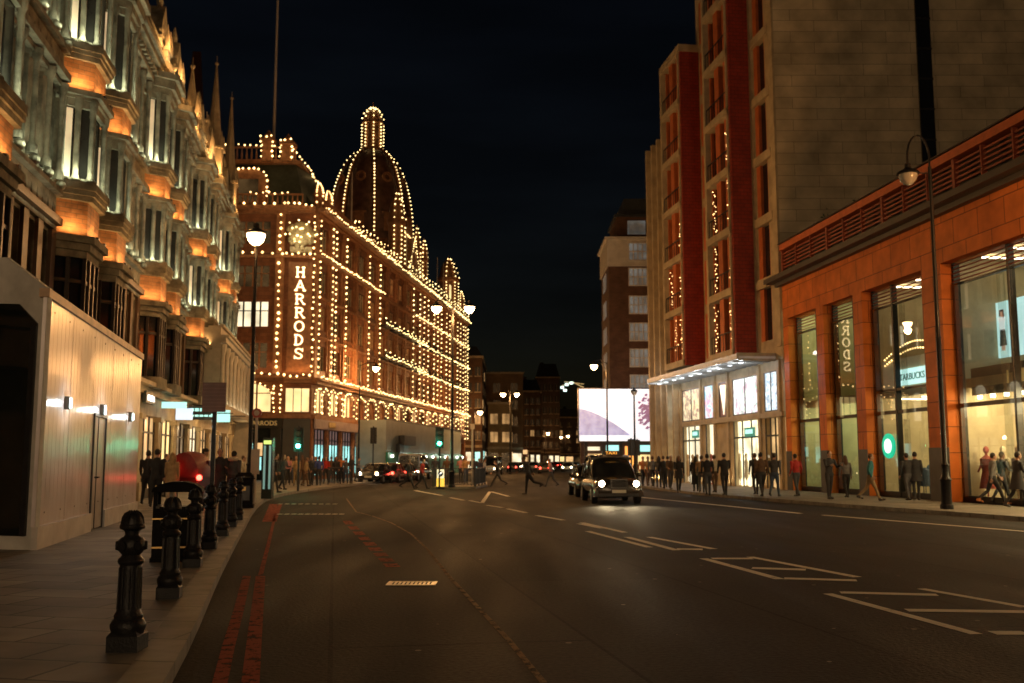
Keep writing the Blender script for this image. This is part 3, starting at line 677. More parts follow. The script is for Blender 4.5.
# ------------------------------------------------------------------ the big department store hung with festoon lights
OX, OY = -15.88, 79.0
FH = frame(OX, OY, .13, 1)                      # long street front
HP = thing('department_store', 'huge red-brown terracotta department store outlined in thousands of festoon bulbs, with a dome', 'building', (OX, OY, 0))
FFr = frame(-36, 78.6, 1, 0); FFL = 18.05          # front facing us
FC = frame(-17.95, 78.6, 2.07, .4); FCL = 2.108   # splayed corner with the vertical name
M_TERRA = brickmat('terracotta_facing', (.30, .125, .06), (.22, .085, .04), (.12, .05, .03), .6, .3, .008, .6, .25, 1.5, .3)
M_TERRAT = mat('terracotta_trim', (.36, .17, .08), .55, .4, 3, bump=.4)
M_COPPER = mat('dark_dome_sheeting', (.15, .07, .045), .5, .5, 1.4, bump=.6)
M_MANS = mat('green_grey_roof_slate', (.05, .06, .045), .55, .3, 3, bump=.4)
M_HWIN = mat('store_window_dark', (.015, .013, .012), .1, .3, 2, emit=(1, .55, .2), es=.05, evar=.9, escale=.4, sample=False)
M_HRED = mat('store_window_amber', (.05, .02, .01), .2, .3, 2, emit=(1, .32, .08), es=.22, evar=.8, escale=.8, sample=False)
LEN = 69.0; PT = 3.8; NB = 18
rows = [(8.9, 10.9), (12.2, 14.2), (15.4, 17.1), (18.9, 20.7)]
ops = []
for i in range(NB):
    x = .35 + i * PT
    for za, zb in rows: ops.append((x + .8, x + 3.0, za, zb))
    ops.append((x + .45, x + 3.35, 5.45, 7.3)); ops.append((x + .3, x + 3.5, .4, 4.1))
mb = MB(FH); mb.wall(0, LEN, 0, 22, ops, .3, 0)
mb.quad((LEN, 0, 0), (LEN, 14, 0), (LEN, 14, 22), (LEN, 0, 22)); mb.quad((0, 0, 22), (LEN, 0, 22), (LEN, 14, 22), (0, 14, 22)); mb.box(.4, .8, 0, LEN - .3, 1, 21.9)
mb.build('street_wall', M_TERRA, HP)
def strings(fr, pts, sp, r, y, name='light_string', m=None):
    """one hung string: bulbs at even spacing along a path of (X, z) or (X, y, z) points"""
    mb = MB(fr); P = [Vector(p) if len(p) == 3 else Vector((p[0], y, p[1])) for p in pts]
    mb.tube(P, .02, 4, 1); carry = 0.0
    for a, b in zip(P, P[1:]):
        L_ = (b - a).length; t = carry
        while t <= L_:
            q = a + (b - a) * (t / L_)
            if RND.random() > .04: mb.bulb((q.x + RND.uniform(-.06, .06), q.y - .06, q.z + RND.uniform(-.09, .09)), r * RND.uniform(.75, 1.15)); t += sp
        carry = t - L_
    return mb.build(name, [m or M_BULB, M_WIRE], HP)
# windows
far = MB(FH)
for i in range(NB):
    x = .35 + i * PT
    for ri, (za, zb) in enumerate(rows):
        m_ = M_HRED if (4 < i < 9 and ri < 3) or RND.random() < .25 else M_HWIN
        if i < 13:
            mb = MB(FH); mb.quad((x + .8, .25, za), (x + 3, .25, za), (x + 3, .25, zb), (x + .8, .25, zb)); g = mb.build('window', m_, HP)
            mb = MB(FH)
            for xx in (x + .8, x + 1.5, x + 2.24, x + 2.94): mb.box(xx, .15, za, xx + .07, .24, zb)
            mb.box(x + .8, .16, za + 1.2, x + 3, .23, za + 1.27); mb.build('frame', mat('cream_window_frame', (.4, .3, .18), .5, .2, 3), g)
        else: far.quad((x + .8, .25, za), (x + 3, .25, za), (x + 3, .25, zb), (x + .8, .25, zb))
    mb = MB(FH); mb.quad((x + .45, .25, 5.45), (x + 3.35, .25, 5.45), (x + 3.35, .25, 7.3), (x + .45, .25, 7.3)); g = mb.build('arched_window', M_LITYEL if i < 3 else M_HRED if i < 7 else M_LITWARM if i % 2 else M_HWIN, HP)
    mb = MB(FH)
    for j in range(4): xx = x + .45 + j * .94; mb.box(xx, .14, 5.45, xx + .08, .24, 7.3)
    arc = [(x + 1.9 + 1.45 * math.cos(t), 6.5 + .8 * math.sin(t)) for t in [math.pi * j / 10 for j in range(11)]]
    mb.vprism([(x + 3.36, 7.33)] + arc + [(x + .44, 7.33)], -.03, .12); mb.build('arch_frame', M_TERRAT, g)
tag(far.build('far_windows', M_HWIN, HP), kind='stuff')
# pilasters, cornices, balconies
mb = MB(FH)
for i in range(NB + 1):
    x = .35 + i * PT; mb.box(x - .33, -.22, 7.9, x + .33, .0, 22); mb.box(x - .2, -.12, .1, x + .2, 0, 5.1); mb.box(x - .42, -.32, 20.9, x + .42, 0, 21.4)
    if i < NB:
        for xx in (x + .55, x + 3.05): mb.box(xx, -.1, 8.8, xx + .2, 0, 20.9)
mb.build('pilaster_order', M_TERRAT, HP)
mb = MB(FH)
for z0, z1, d in ((4.9, 5.25, .35), (7.7, 7.95, .45), (7.95, 8.15, .7), (17.9, 18.1, .5), (21.4, 21.6, .4), (21.6, 21.9, .75), (11.5, 11.65, .25), (14.75, 14.9, .25)): mb.box(0, -d, z0 + .002, LEN, -.001, z1)
mb.build('cornice', M_TERRAT, HP)
mb = MB(FH)
k = .2
while k < LEN: mb.lathe(k, -.45, [(.07, 21.9), (.1, 22.1), (.05, 22.35), (.07, 22.6)], 5); k += .5
mb.box(0, -.58, 22.6, LEN, -.32, 22.75); mb.build('balustrade', M_TERRAT, HP)
for i in range(5, 17):
    for z in (11.7, 14.95):
        x = .35 + i * PT; mb = MB(FH); mb.box(x + .6, -.75, z, x + 3.2, -.05, z + .12); mb.box(x + .6, -.75, z + .65, x + 3.2, -.68, z + .72)
        for j in range(9): xx = x + .62 + j * .31; mb.box(xx, -.74, z + .12, xx + .04, -.7, z + .65)
        mb.build('balcony', M_DARKMETAL, HP)
# shopfronts of the street side
for i in range(6):
    x = .35 + i * PT
    mb = MB(FH); mb.box(x + .3, .22, .5, x + 3.5, .26, 2.9); g = mb.build('display_window', M_LITCYAN, HP)
    mb = MB(FH); mb.box(x + .3, .2, 2.9, x + 3.5, .24, 4.1); mb.build('blind', mat('pinkish_blind', (.35, .26, .27), .6, .15, 2, emit=(.7, .5, .5), es=.12), g)
    mb = MB(FH)
    for j in range(5): xx = x + .3 + j * .78; mb.box(xx, .1, .1, xx + .07, .19, 4.1)
    mb.box(x + .3, .1, .1, x + 3.5, .2, .5); mb.box(x + .3, .1, 3.25, x + 3.5, .19, 3.33); mb.build('frame', M_DARKMETAL, g)
mb = MB(FH); mb.box(0, -.42, 4.15, 24, -.3, 4.9); mb.build('fascia', mat('pale_rose_fascia', (.42, .33, .33), .5, .15, 2), HP)
mb = MB(FH)
for X in (4.2, 15.5): mb.box(X - .9, -.47, 4.3, X + .9, -.421, 4.75)
mb.build('fascia_plaque', mat('gold_plaque', (.5, .35, .12), .35, .2, 3, metal=.6), HP)
# front facing us and corner
def blockwall(fr, L_, ops, name):
    mb = MB(fr); mb.wall(0, L_, 0, 22, ops, .3, 0); mb.quad((0, 0, 22), (L_, 0, 22), (L_, 8, 22), (0, 8, 22)); return mb.build(name, M_TERRA, HP)
ops = []; wb = []
for i in range(5):
    xc = 15.3 - i * 3.95
    for ri, (za, zb) in enumerate(rows): 
        ops.append((xc - 1.35, xc + 1.35, za, zb)); wb.append((xc - 1.35, xc + 1.35, za, zb, ri))
    ops.append((xc - 1.75, xc + 1.75, 5.45, 7.75)); wb.append((xc - 1.75, xc + 1.75, 5.45, 7.75, 9))
blockwall(FFr, FFL, ops, 'front_wall')
for a, b, c, d, ri in wb:
    if a < 0: continue
    m_ = M_LITPALE if ri == 1 else M_LITYEL if ri == 9 else M_HWIN
    mb = MB(FFr); mb.quad((a, .25, c), (b, .25, c), (b, .25, d), (a, .25, d)); g = mb.build('window', m_, HP)
    mb = MB(FFr)
    for j in range(5 if ri != 9 else 4):
        nn = 4 if ri != 9 else 3; xx = a + (b - a) * j / nn; mb.box(xx - .06, .12, c, xx + .06, .24, d)
    mb.box(a, .14, c + (d - c) * .62, b, .23, c + (d - c) * .62 + .07)
    if ri == 9:
        xc = (a + b) / 2; arc = [(xc + 1.74 * math.cos(t), 6.7 + .98 * math.sin(t)) for t in [math.pi * j / 10 for j in range(11)]]
        mb.vprism([(b, 7.78)] + arc + [(a, 7.78)], -.03, .12)
    mb.build('frame', M_DARKMETAL if ri == 1 else M_TERRAT, g)
ops_c = [(.15, 1.95, 5.45, 7.3)]
blockwall(FC, FCL, ops_c, 'corner_wall')
mb = MB(FC); mb.box(0, -.08, 0, FCL, -.004, 4.9); mb.build('dark_corner_cladding', MATS['dark_bronze_fascia'] if 'dark_bronze_fascia' in MATS else mat('dark_bronze_fascia', (.035, .03, .02), .4, .2, 3), HP)
mb = MB(FC); mb.quad((.15, .2, 5.45), (1.95, .2, 5.45), (1.95, .2, 7.3), (.15, .2, 7.3)); g = mb.build('window', M_LITYEL, HP)
mb = MB(FC); mb.box(.7, .1, 5.45, .76, .19, 7.3); mb.box(1.33, .1, 5.45, 1.39, .19, 7.3); mb.build('frame', M_DARKMETAL, g)
mb = MB(FFr)
for z0, z1, d in ((4.9, 5.25, .35), (7.9, 8.05, .45), (8.05, 8.25, .7), (17.7, 17.9, .4), (21.3, 21.6, .4), (21.6, 21.9, .75)): mb.box(0, -d, z0 + .002, FFL + .1, -.001, z1)
mb.box(FFL - .9, -.25, 8.3, FFL - .2, -.001, 21.3); mb.box(FFL - 4.9, -.15, 8.3, FFL - 4.5, -.001, 21.3)
mb.build('front_cornice', M_TERRAT, HP)
mb = MB(FC)
for z0, z1, d in ((4.9, 5.25, .35), (7.7, 7.95, .45), (7.95, 8.15, .7), (17.7, 17.9, .5), (21.4, 21.6, .4), (21.6, 21.9, .75)): mb.box(0, -d, z0 + .003, FCL, -.002, z1)
mb.box(.12, -.12, 8.6, 1.98, -.002, 17.4); mb.build('corner_cornice', M_TERRAT, HP)
def slab_letter(mb, ch, xc, y, z, w_, h):
    t = .15 * h; s = .10 * h; L_, R_ = xc - w_ * .36, xc + w_ * .36
    def bar(a, b, c, d): mb.vprism([(a, b), (c, b), (c, d), (a, d)], y, y + .05)
    def stem(x): bar(x - t / 2, z, x + t / 2, z + h); bar(x - t, z, x + t, z + s); bar(x - t, z + h - s, x + t, z + h)
    def arcs(cx_, cz_, rx, rz_, a0, a1, n=12, th=t):
        for k in range(n):
            p, q = a0 + (a1 - a0) * k / n, a0 + (a1 - a0) * (k + 1) / n
            P_ = [(cx_ + rx * math.cos(p), cz_ + rz_ * math.sin(p)), (cx_ + rx * math.cos(q), cz_ + rz_ * math.sin(q)), (cx_ + (rx - th) * math.cos(q), cz_ + (rz_ - th * .7) * math.sin(q)), (cx_ + (rx - th) * math.cos(p), cz_ + (rz_ - th * .7) * math.sin(p))]
            mb.vprism(P_, y, y + .05)
    pi = math.pi
    if ch == 'H': stem(L_ + t * .6); stem(R_ - t * .6); bar(L_, z + h * .45, R_, z + h * .56)
    if ch == 'A':
        for s_ in (-1, 1): mb.vprism([(xc + s_ * w_ * .4 - t * .5, z), (xc + s_ * w_ * .4 + t * .5, z), (xc + t * .5, z + h), (xc - t * .5, z + h)], y, y + .05); bar(xc + s_ * w_ * .38 - t, z, xc + s_ * w_ * .38 + t, z + s)
        bar(xc - w_ * .24, z + h * .3, xc + w_ * .24, z + h * .4)
    if ch in 'RD': stem(L_ + t * .6)
    if ch == 'R': arcs(xc - w_ * .02, z + h * .74, w_ * .36, h * .26, -pi / 2, pi / 2); bar(L_, z + h - s, xc, z + h); bar(L_, z + h * .46, xc, z + h * .56); mb.vprism([(xc - t * .2, z + h * .5), (xc + t * .8, z + h * .5), (R_ + t * .6, z), (R_ - t * .4, z)], y, y + .05); bar(R_ - t * .4, z, R_ + t, z + s)
    if ch == 'D': arcs(xc - w_ * .1, z + h / 2, w_ * .48, h / 2, -pi / 2, pi / 2); bar(L_, z + h - s, xc - w_ * .1, z + h); bar(L_, z, xc - w_ * .1, z + s)
    if ch == 'O': arcs(xc, z + h / 2, w_ * .46, h / 2, 0, 2 * pi, 20)
    if ch == 'S': arcs(xc, z + h * .745, w_ * .34, h * .255, pi * .1, pi * 1.5, 12, t * .9); arcs(xc, z + h * .265, w_ * .36, h * .265, -pi * .9, pi * .5, 12, t * .9); bar(R_ - t * .3, z + h * .68, R_ + t * .2, z + h); bar(L_ - t * .2, z, L_ + t * .3, z + h * .32)
mb = MB(FC)
for i, ch in enumerate('HARRODS'): slab_letter(mb, ch, 1.05, -.17, 16.15 - i * 1.09, .86, .86)
mb.build('sign_lettering', mat('cream_lit_letters', (.9, .8, .6), .4, .03, 2, emit=(1, .72, .36), es=3.2), HP)
mb = MB(FFr); put_text(mb, 'HARRODS', .5, FFL - 1.5, -.56, 4.36, 0, .02, 1.0); 
mb.build('entrance_lettering', mat('gold_letters', (.75, .5, .15), .3, .1, 3, metal=.5, emit=(1, .6, .2), es=.25), HP)
mb = MB(FFr); mb.box(0, -.5, 4.15, FFL + .05, -.36, 4.92); mb.box(0, -.09, 0, FFL, -.004, 4.15, 1)
for x in (FFL - 4.6, FFL - .5, FFL - 8.6): mb.box(x - .4, -.3, .1, x + .4, 0, 4.14)
mb.build('dark_fascia', [mat('dark_bronze_fascia', (.035, .03, .02), .4, .2, 3), M_DARKGLASS], HP)
for xa, xb, za, zb, m_ in ((FFL - 3.5, FFL - 2.3, 2.5, 3.0, M_SC), (FFL - 3.0, FFL - 1.6, .9, 1.9, M_LITCYAN), (FFL - 2.1, FFL - 1.2, 2.0, 3.0, M_LITWARM), (FFL - 8.0, FFL - 5.2, .5, 3.2, M_LITCYAN)):
    mb = MB(FFr); mb.box(xa, -.14, za, xb, -.095, zb); mb.build('display_window', m_, HP)
# mansard over the corner with balustrades, piers and an arched dormer
mb = MB(FFr)
P = [(FFL - 9, .2), (FFL + 1.2, .2), (FFL + 2.6, 7), (FFL - 9, 7)]; Q = [(FFL - 9, 1.4), (FFL + .2, 1.4), (FFL + 1.2, 6), (FFL - 9, 6)]
mb.prism(P, 22, 25.8, 0, Q); mb.build('mansard_roof', M_MANS, HP)
mb = MB(FFr); mb.box(FFL - 9, .9, 25.8, FFL + .7, 6.6, 26.05)
def balus(fr, x0, x1, y, z, h=.9, st=.4):
    mb = MB(fr); k = x0
    while k < x1: mb.lathe(k, y, [(.06, z), (.09, z + h * .3), (.05, z + h * .7), (.06, z + h - .1)], 5); k += st
    mb.box(x0, y - .12, z + h - .1, x1, y + .12, z + h); mb.box(x0, y - .12, z - .06, x1, y + .12, z + .02); return mb
mb.build('roof_deck', M_TERRAT, HP)
balus(FFr, FFL - 9, FFL + .3, 1.0, 26.1, 1.1).build('upper_balustrade', M_TERRAT, HP); balus(FFr, 0, FFL + 1.2, -.3, 21.95, .95).build('front_balustrade', M_TERRAT, HP)
for px, w_, zt in ((268.5, .8, 27.6), (288, .85, 27.3)):
    X, _ = on_plane(FFr, px, 150, 1.0); mb = MB(FFr); mb.cbox(X, 1.0, 25.9, w_, w_, zt - 25.9); mb.cbox(X, 1.0, zt, w_ + .4, w_ + .4, .2); mb.lathe(X, 1.0, [(.5, zt + .2), (.4, zt + .5), (.05, zt + 1)], 8); mb.build('roof_pier', M_TERRAT, HP)
    for dx in (-.5, .5): strings(FFr, [(X + dx * w_ * 1.15, 26.2), (X + dx * w_ * 1.15, zt)], .42, .1, .45)
    strings(FFr, [(X - w_ * .6, zt + .3), (X + w_ * .6, zt + .3)], .42, .1, .45)
X, _ = on_plane(FFr, 250, 180, .4)
mb = MB(FFr); arc = [(X + 1.5 * math.cos(t), 24.1 + 1.0 * math.sin(t)) for t in [math.pi * j / 10 for j in range(11)]]
mb.vprism([(X + 1.5, 22.0)] + arc + [(X - 1.5, 22.0)][::1], .0, 1.6); mb.build('arched_dormer', M_TERRAT, HP)
mb = MB(FFr); mb.box(X - .8, -.04, 22.3, X + .8, 0, 24.2); mb.build('dormer_window', M_HWIN, HP)
strings(FFr, [(X - 1.5, 22.3)] + [(p[0], p[1]) for p in arc[::-1]] + [(X + 1.5, 22.3)], .42, .11, -.1)
strings(FFr, [(FFL - 9, 27.3), (FFL - .1, 27.3)], .5, .09, .9); strings(FFr, [(FFL + .1, .9, 27.0), (FFL + .9, 2.5, 26.0), (FFL + 1.2, 5.5, 25.4)], .42, .1, .9); strings(FFr, [(FFL - 3, 22.95), (FFL + .3, 22.95)], .5, .09, -.4)
# crest of lit foliage over the corner
mb = MB(FC); mb.ball((1.05, -.6, 19.6), .95, .4, 1.0, 14, 9); mb.box(.2, -.9, 18.1, 1.9, -.1, 18.5)
for k in range(26):
    a = RND.uniform(0, 6.28); r_ = RND.uniform(.3, 1.25); mb.ball((1.05 + r_ * math.cos(a), -.8 + RND.uniform(-.15, .2), 19.6 + r_ * math.sin(a)), .2, .15, .24, 6, 5)
mb.build('crest', mat('pale_carving', (.5, .42, .26), .6, .3, 3, bump=.4), HP)
mb = MB(FC)
for k in range(22):
    a = RND.uniform(0, 6.28); r_ = RND.uniform(.3, 1.3); mb.bulb((1.05 + r_ * math.cos(a), -1.05, 19.6 + r_ * math.sin(a)), .085)
mb.build('crest_lights', M_BULBG, HP)
lamp_point(FC @ Vector((1.05, -2.0, 18.6)), 40, (1, .85, .5), .1, 'crest_light')
# strings on the front and the corner
for z, sp in ((8.35, .62), (17.95, .8), (21.95, .8)): strings(FFr, [(FFL - 9, z), (FFL + .1, z)], sp, .12, -.75)
for z, sp in ((8.25, .5), (17.95, .45), (21.95, .45)): strings(FC, [(0, z), (FCL, z)], sp, .11, -.75)
for X in (FFL - .55,): strings(FFr, [(X, 8.9), (X, 17.4)], .55, .13, -.3); strings(FFr, [(X, 18.4), (X, 21.2)], .55, .13, -.3)
strings(FC, [(2.1, 8.6), (2.1, 21.2)], .5, .1, -.3)
for i in range(2):
    xc = 15.3 - i * 3.95; strings(FFr, [(xc + 1.8 * math.cos(math.pi - math.pi * j / 10), 6.75 + 1.05 * math.sin(math.pi * j / 10)) for j in range(11)], .4, .085, -.1)
for X in (FFL - .75, FFL - .2, 13.2): strings(FFr, [(X, 5.4), (X, 7.6)], .35, .09, -.2)
# strings along the street front
S_ = lambda pts, sp, r, y=-.35, m=None: strings(FH, pts, sp, r, y, m=m)
S_([(0, 8.2), (LEN, 8.2)], .5, .085, -.78, M_BULBG)
S_([(0, 18.15), (20, 18.15)], .6, .09, -.6); S_([(0, 21.95), (22, 21.95)], .6, .09, -.85); S_([(22, 21.95), (LEN, 21.95)], .7, .09, -.85, M_BULBG)
S_([(34, 18.1), (LEN, 18.1)], .85, .1, -.6, M_BULBG)
S_([(34, 15.0), (LEN, 15.0)], .9, .1, -.8, M_BULBG); S_([(34, 11.7), (LEN, 11.7)], .9, .1, -.8, M_BULBG)
for z in (12.0, 15.2):
    pts = []; x = 19.4
    while x < 37: pts += [(x, z + .45), (x + .3, z), (x + 1.6, z - .05), (x + 1.9, z + .45)]; x += 1.9
    S_(pts, .6, .085, -.85, M_BULBG)
for X in (.35, 4.15 - .5, 4.15 + .45, 7.6, 15.0, 19.0): S_([(X, 8.6), (X, 17.8)], .5, .1); S_([(X, 18.4), (X, 21.2)], .5, .1)
x = 33.5; k = 0
while x < LEN + .2:
    S_([(x, 8.6), (x, 21.3)], .62, .1, -.35, M_BULBG); x += 2.3 if k % 3 else 3.4; k += 1
for i in range(NB):
    x = .35 + i * PT; n = 8
    if i < 9:
        for c in (1.0, 2.8) if i < 2 else (1.9,):
            r_ = .85 if i < 2 else 1.5
            S_([(x + c - r_, 5.4), (x + c - r_, 6.7)] + [(x + c - r_ * math.cos(math.pi * j / n), 6.7 + .75 * math.sin(math.pi * j / n)) for j in range(n + 1)] + [(x + c + r_, 5.4)], .5, .08, -.12, M_BULBG)
    else: S_([(x, 5.3), (x, 7.4), (x + 1.9, 7.55), (x + 1.9, 5.3)], .6, .09, -.12, M_BULBG)
for x in (LEN - 2.6, LEN - .5): S_([(x, 4.8), (x, 21)], .6, .1, -.5, M_BULBG)
# roofline merlons with lights
def festoon_zig(x0, x1, st, z, h, y=-.5, m=None):
    pts = []; x = x0
    while x < x1: pts += [(x, z), (x + st * .25, z + h), (x + st * .5, z)]; x += st
    S_(pts, .6, .085, y, m)
festoon_zig(9, 27, 1.3, 22.4, .9); festoon_zig(30, 52, 1.8, 22.3, 1.3, m=M_BULBG); festoon_zig(52, 69, 1.5, 22.3, 1.0, m=M_BULBG)
# roof, small turrets, gables, dome
mb = MB(FH); mb.prism([(.5, .3), (LEN, .3), (LEN, 13), (.5, 13)], 22, 24.6, 0, [(1.5, 2), (LEN - 1, 2), (LEN - 1, 11), (1.5, 11)]); mb.build('street_roof', M_MANS, HP)
def turret(px, py_top, y, r_, zb, nst=5, dome=True, m=M_BULB):
    X, zt = on_plane(FH, px, py_top, y); h = zt - zb
    mb = MB(FH)
    mb.lathe(X, y, [(r_ * 1.15, zb), (r_ * 1.15, zb + h * .08), (r_, zb + h * .1), (r_, zb + h * .55), (r_ * 1.2, zb + h * .58), (r_ * 1.2, zb + h * .62), (r_ * .95, zb + h * .66), (r_ * .8, zb + h * .8), (r_ * .35, zb + h * .92), (.06, zb + h * .97), (.04, zt)], 10)
    o = mb.build('turret', M_TERRAT, HP, True)
    mb = MB(FH)
    for k in range(nst):
        a = 2 * math.pi * (k + .5) / nst
        if math.sin(a) > .5: continue
        for zz, rr in [(zb + h * q, r_ * 1.08) for q in [.12 + .42 * j / max(2, int(h * .42 / .45)) for j in range(max(2, int(h * .42 / .45)) + 1)]] + [(zb + h * .64, r_ * 1.15), (zb + h * .72, r_), (zb + h * .8, r_ * .85), (zb + h * .87, r_ * .6), (zb + h * .94, r_ * .3)]:
            mb.bulb((X + math.cos(a) * rr, y + math.sin(a) * rr, zz), .09)
    mb.build('turret_lights', m, o)
    return X
turret(319, 182, .4, .42, 21.9); turret(328, 190, .4, .42, 21.9); turret(397, 189, .6, .9, 22, 7, m=M_BULBG); turret(417, 225, .4, .5, 22, m=M_BULBG); turret(424, 238, .4, .5, 22, m=M_BULBG)
turret(448.5, 256, 1.2, 1.35, 22, 7, m=M_BULBG); turret(461, 290, .4, .5, 22, m=M_BULBG)
X, z = on_plane(FH, 448.5, 285, 0); mb = MB(FH); mb.box(X - .45, -.3, 23.6, X + .45, -.2, 25.4); mb.build('turret_window', M_LITYEL, HP)
for px, top in ((414, 238),):
    X, z = on_plane(FH, px, top, -.1); mb = MB(FH); mb.vprism([(X - 3.2, 22), (X + 3.2, 22), (X, z)], -.1, 3); mb.build('street_gable', M_TERRAT, HP); S_([(X - 3.2, 22.2), (X, z)], .3, .08, -.2, M_BULBG); S_([(X, z), (X + 3.2, 22.2)], .4, .08, -.2, M_BULBG)
# projecting pavilion under the dome
Xd, _ = on_plane(FH, 371, 236, 5.6)
mb = MB(FH); mb.box(Xd - 5, 1.2, 22.0, Xd + 5, 10, 26.2); mb.box(Xd - 5.3, .9, 26.2, Xd + 5.3, 10.3, 26.6); mb.build('pavilion', M_TERRA, HP)
balus(FH, Xd - 5.2, Xd + 5.2, 1.0, 26.65, 1.0).build('pavilion_balustrade', M_TERRAT, HP)
strings(FH, [(Xd - 5.2, 27.7), (Xd + 5.2, 27.7)], .42, .095, .9)
dc = FH @ Vector((Xd, 5.6, 0)); yD = dc.y
zof = lambda py: at_depth(371, py, yD)[2]
zb_, zs_, zl_, zt_ = zof(242), zof(150), zof(125), zof(108)
R_ = 4.75
prof = [(R_ * 1.03, 26.6), (R_ * 1.03, zb_), (R_, zb_ + .3)]
dome = [(R_ * math.cos(t) ** .8 if t < 1.5 else .9, zb_ + .3 + (zs_ - zb_ - .3) * math.sin(t) ** 1.05) for t in [j * 1.35 / 14 for j in range(15)]]
dome = [(max(r, 1.0), z) for r, z in dome]
T_ = Matrix.Translation((dc.x, dc.y, 0)) @ Matrix.Rotation(rad(12), 4, 'Z')
mb = MB(T_); mb.lathe(0, 0, prof + dome, 24); dm = mb.build('dome', M_COPPER, HP, True)
mb = MB(T_)
for k in range(8):
    a = 2 * math.pi * k / 8; mb.tube([((r + .08) * math.cos(a), (r + .08) * math.sin(a), z) for r, z in dome], .16, 6)
mb.build('ribs', M_TERRAT, dm)
pl = [Vector((r, 0, z)) for r, z in dome]
for k in range(8):
    mb = MB(T_); a = 2 * math.pi * k / 8
    for p, q in zip(pl, pl[1:]):
        m_ = max(1, round((q - p).length / .52))
        for j in range(m_): s_ = p + (q - p) * j / m_; mb.bulb(((s_.x + .3) * math.cos(a), (s_.x + .3) * math.sin(a), s_.z), .095)
    mb.build('rib_light_string', M_BULBG, dm)
mb = MB(T_)
for k in range(8):
    a = 2 * math.pi * (k + .5) / 8; 
    for zz, rr, s_ in ((zb_ + (zs_ - zb_) * .62, 0, .62),):
        r = R_ * .80; c = Vector((math.cos(a) * r, math.sin(a) * r, zz)); M2 = Matrix.Translation(c) @ Matrix.Rotation(a + math.pi / 2, 4, 'Z')
        for j in range(14):
            t0, t1 = 2 * math.pi * j / 14, 2 * math.pi * (j + 1) / 14
            pts = [(s_ * math.cos(t0), s_ * math.sin(t0)), (s_ * math.cos(t1), s_ * math.sin(t1)), (.55 * s_ * math.cos(t1), .55 * s_ * math.sin(t1)), (.55 * s_ * math.cos(t0), .55 * s_ * math.sin(t0))]
            mb.add([M2 @ Vector((p[0], -.25, p[1])) for p in pts] + [M2 @ Vector((p[0], .4, p[1])) for p in pts], [(0, 1, 2, 3), (0, 4, 5, 1), (2, 6, 7, 3), (7, 6, 5, 4)])
    M2 = Matrix.Translation((math.cos(a) * R_ * .97, math.sin(a) * R_ * .97, 0)) @ Matrix.Rotation(a + math.pi / 2, 4, 'Z')
    for x0_, x1_, z0_, z1_ in ((-.7, .7, zb_ + .4, zb_ + 2.4), (-.9, .9, zb_ + 2.4, zb_ + 2.65)):
        mb.add([M2 @ Vector(v) for v in [(x0_, -.1, z0_), (x1_, -.1, z0_), (x1_, .9, z0_), (x0_, .9, z0_), (x0_, -.1, z1_), (x1_, -.1, z1_), (x1_, .9, z1_), (x0_, .9, z1_)]], [(0, 3, 2, 1), (4, 5, 6, 7), (0, 1, 5, 4), (1, 2, 6, 5), (3, 0, 4, 7)])
mb.build('dormers', M_TERRAT, dm)
rl = 1.2
mb = MB(T_); mb.lathe(0, 0, [(1.5, zs_ - .4), (1.5, zs_), (rl, zs_ + .1), (rl, zl_), (rl * 1.15, zl_ + .05)] + [(rl * math.cos(t), zl_ + .1 + (zt_ - zl_ - .4) * math.sin(t)) for t in [j * 1.4 / 6 for j in range(7)]] + [(.08, zt_ - .2), (.05, zt_ + .7)], 16)
ln = mb.build('lantern', M_TERRAT, dm, True)
mb = MB(T_)
for k in range(8):
    a = 2 * math.pi * k / 8
    for j in range(int((zl_ - zs_) / .4) + 1): mb.bulb(((rl + .1) * math.cos(a), (rl + .1) * math.sin(a), zs_ + .2 + j * .4), .095)
    for t in (.3, .65, 1.0, 1.3): mb.bulb(((rl + .15) * math.cos(t) * math.cos(a), (rl + .15) * math.cos(t) * math.sin(a), zl_ + .2 + (zt_ - zl_ - .2) * math.sin(t)), .095)
mb.build('lantern_lights', M_BULBG, ln)
# flagpoles
Xf, zf = on_plane(FFr, 274, 130, 3)
mb = MB(FFr); mb.lathe(Xf, 3, [(.13, 26), (.09, 46), (.14, 46.1), (.02, 46.4)], 8); mb.build('flagpole', mat('pale_pole', (.5, .42, .36), .4, .1, 3), HP)
for X in (Xd + 4.3, Xd - 6.5, 33, 47, 51, 9): mb = MB(FH); mb.lathe(X, -.3, [(.08, 22.6), (.04, 27.5)], 6); mb.build('flagpole', MATS['pale_pole'], HP)
mb = MB(FC)
mb.build('x', M_WIRE) if False else None
# warm wash lamps added to raise the glow of the store walls and dome
for i in range(6): strip_light(FFr, FFL - 9 + i * 1.5, FFL - 8 + i * 1.5, -.68, 8.45, 5, (1, .5, .2), .5)
strip_light(FC, .1, 2.0, -.68, 8.4, 12, (1, .45, .15), .5)
for i in range(0, NB): strip_light(FH, .7 + i * PT, 3.8 + i * PT, -.66, 8.35, 5, (1, .48, .18), .4)
for i in range(0, NB, 2): strip_light(FH, .7 + i * PT, 3.8 + i * PT, -.5, 18.3, 6, (1, .45, .15), .4)
strip_light(T_ @ Matrix.Rotation(rad(-90), 4, 'Z'), -3, 3, -7, 27.8, 170, (1, .42, .15), .9)

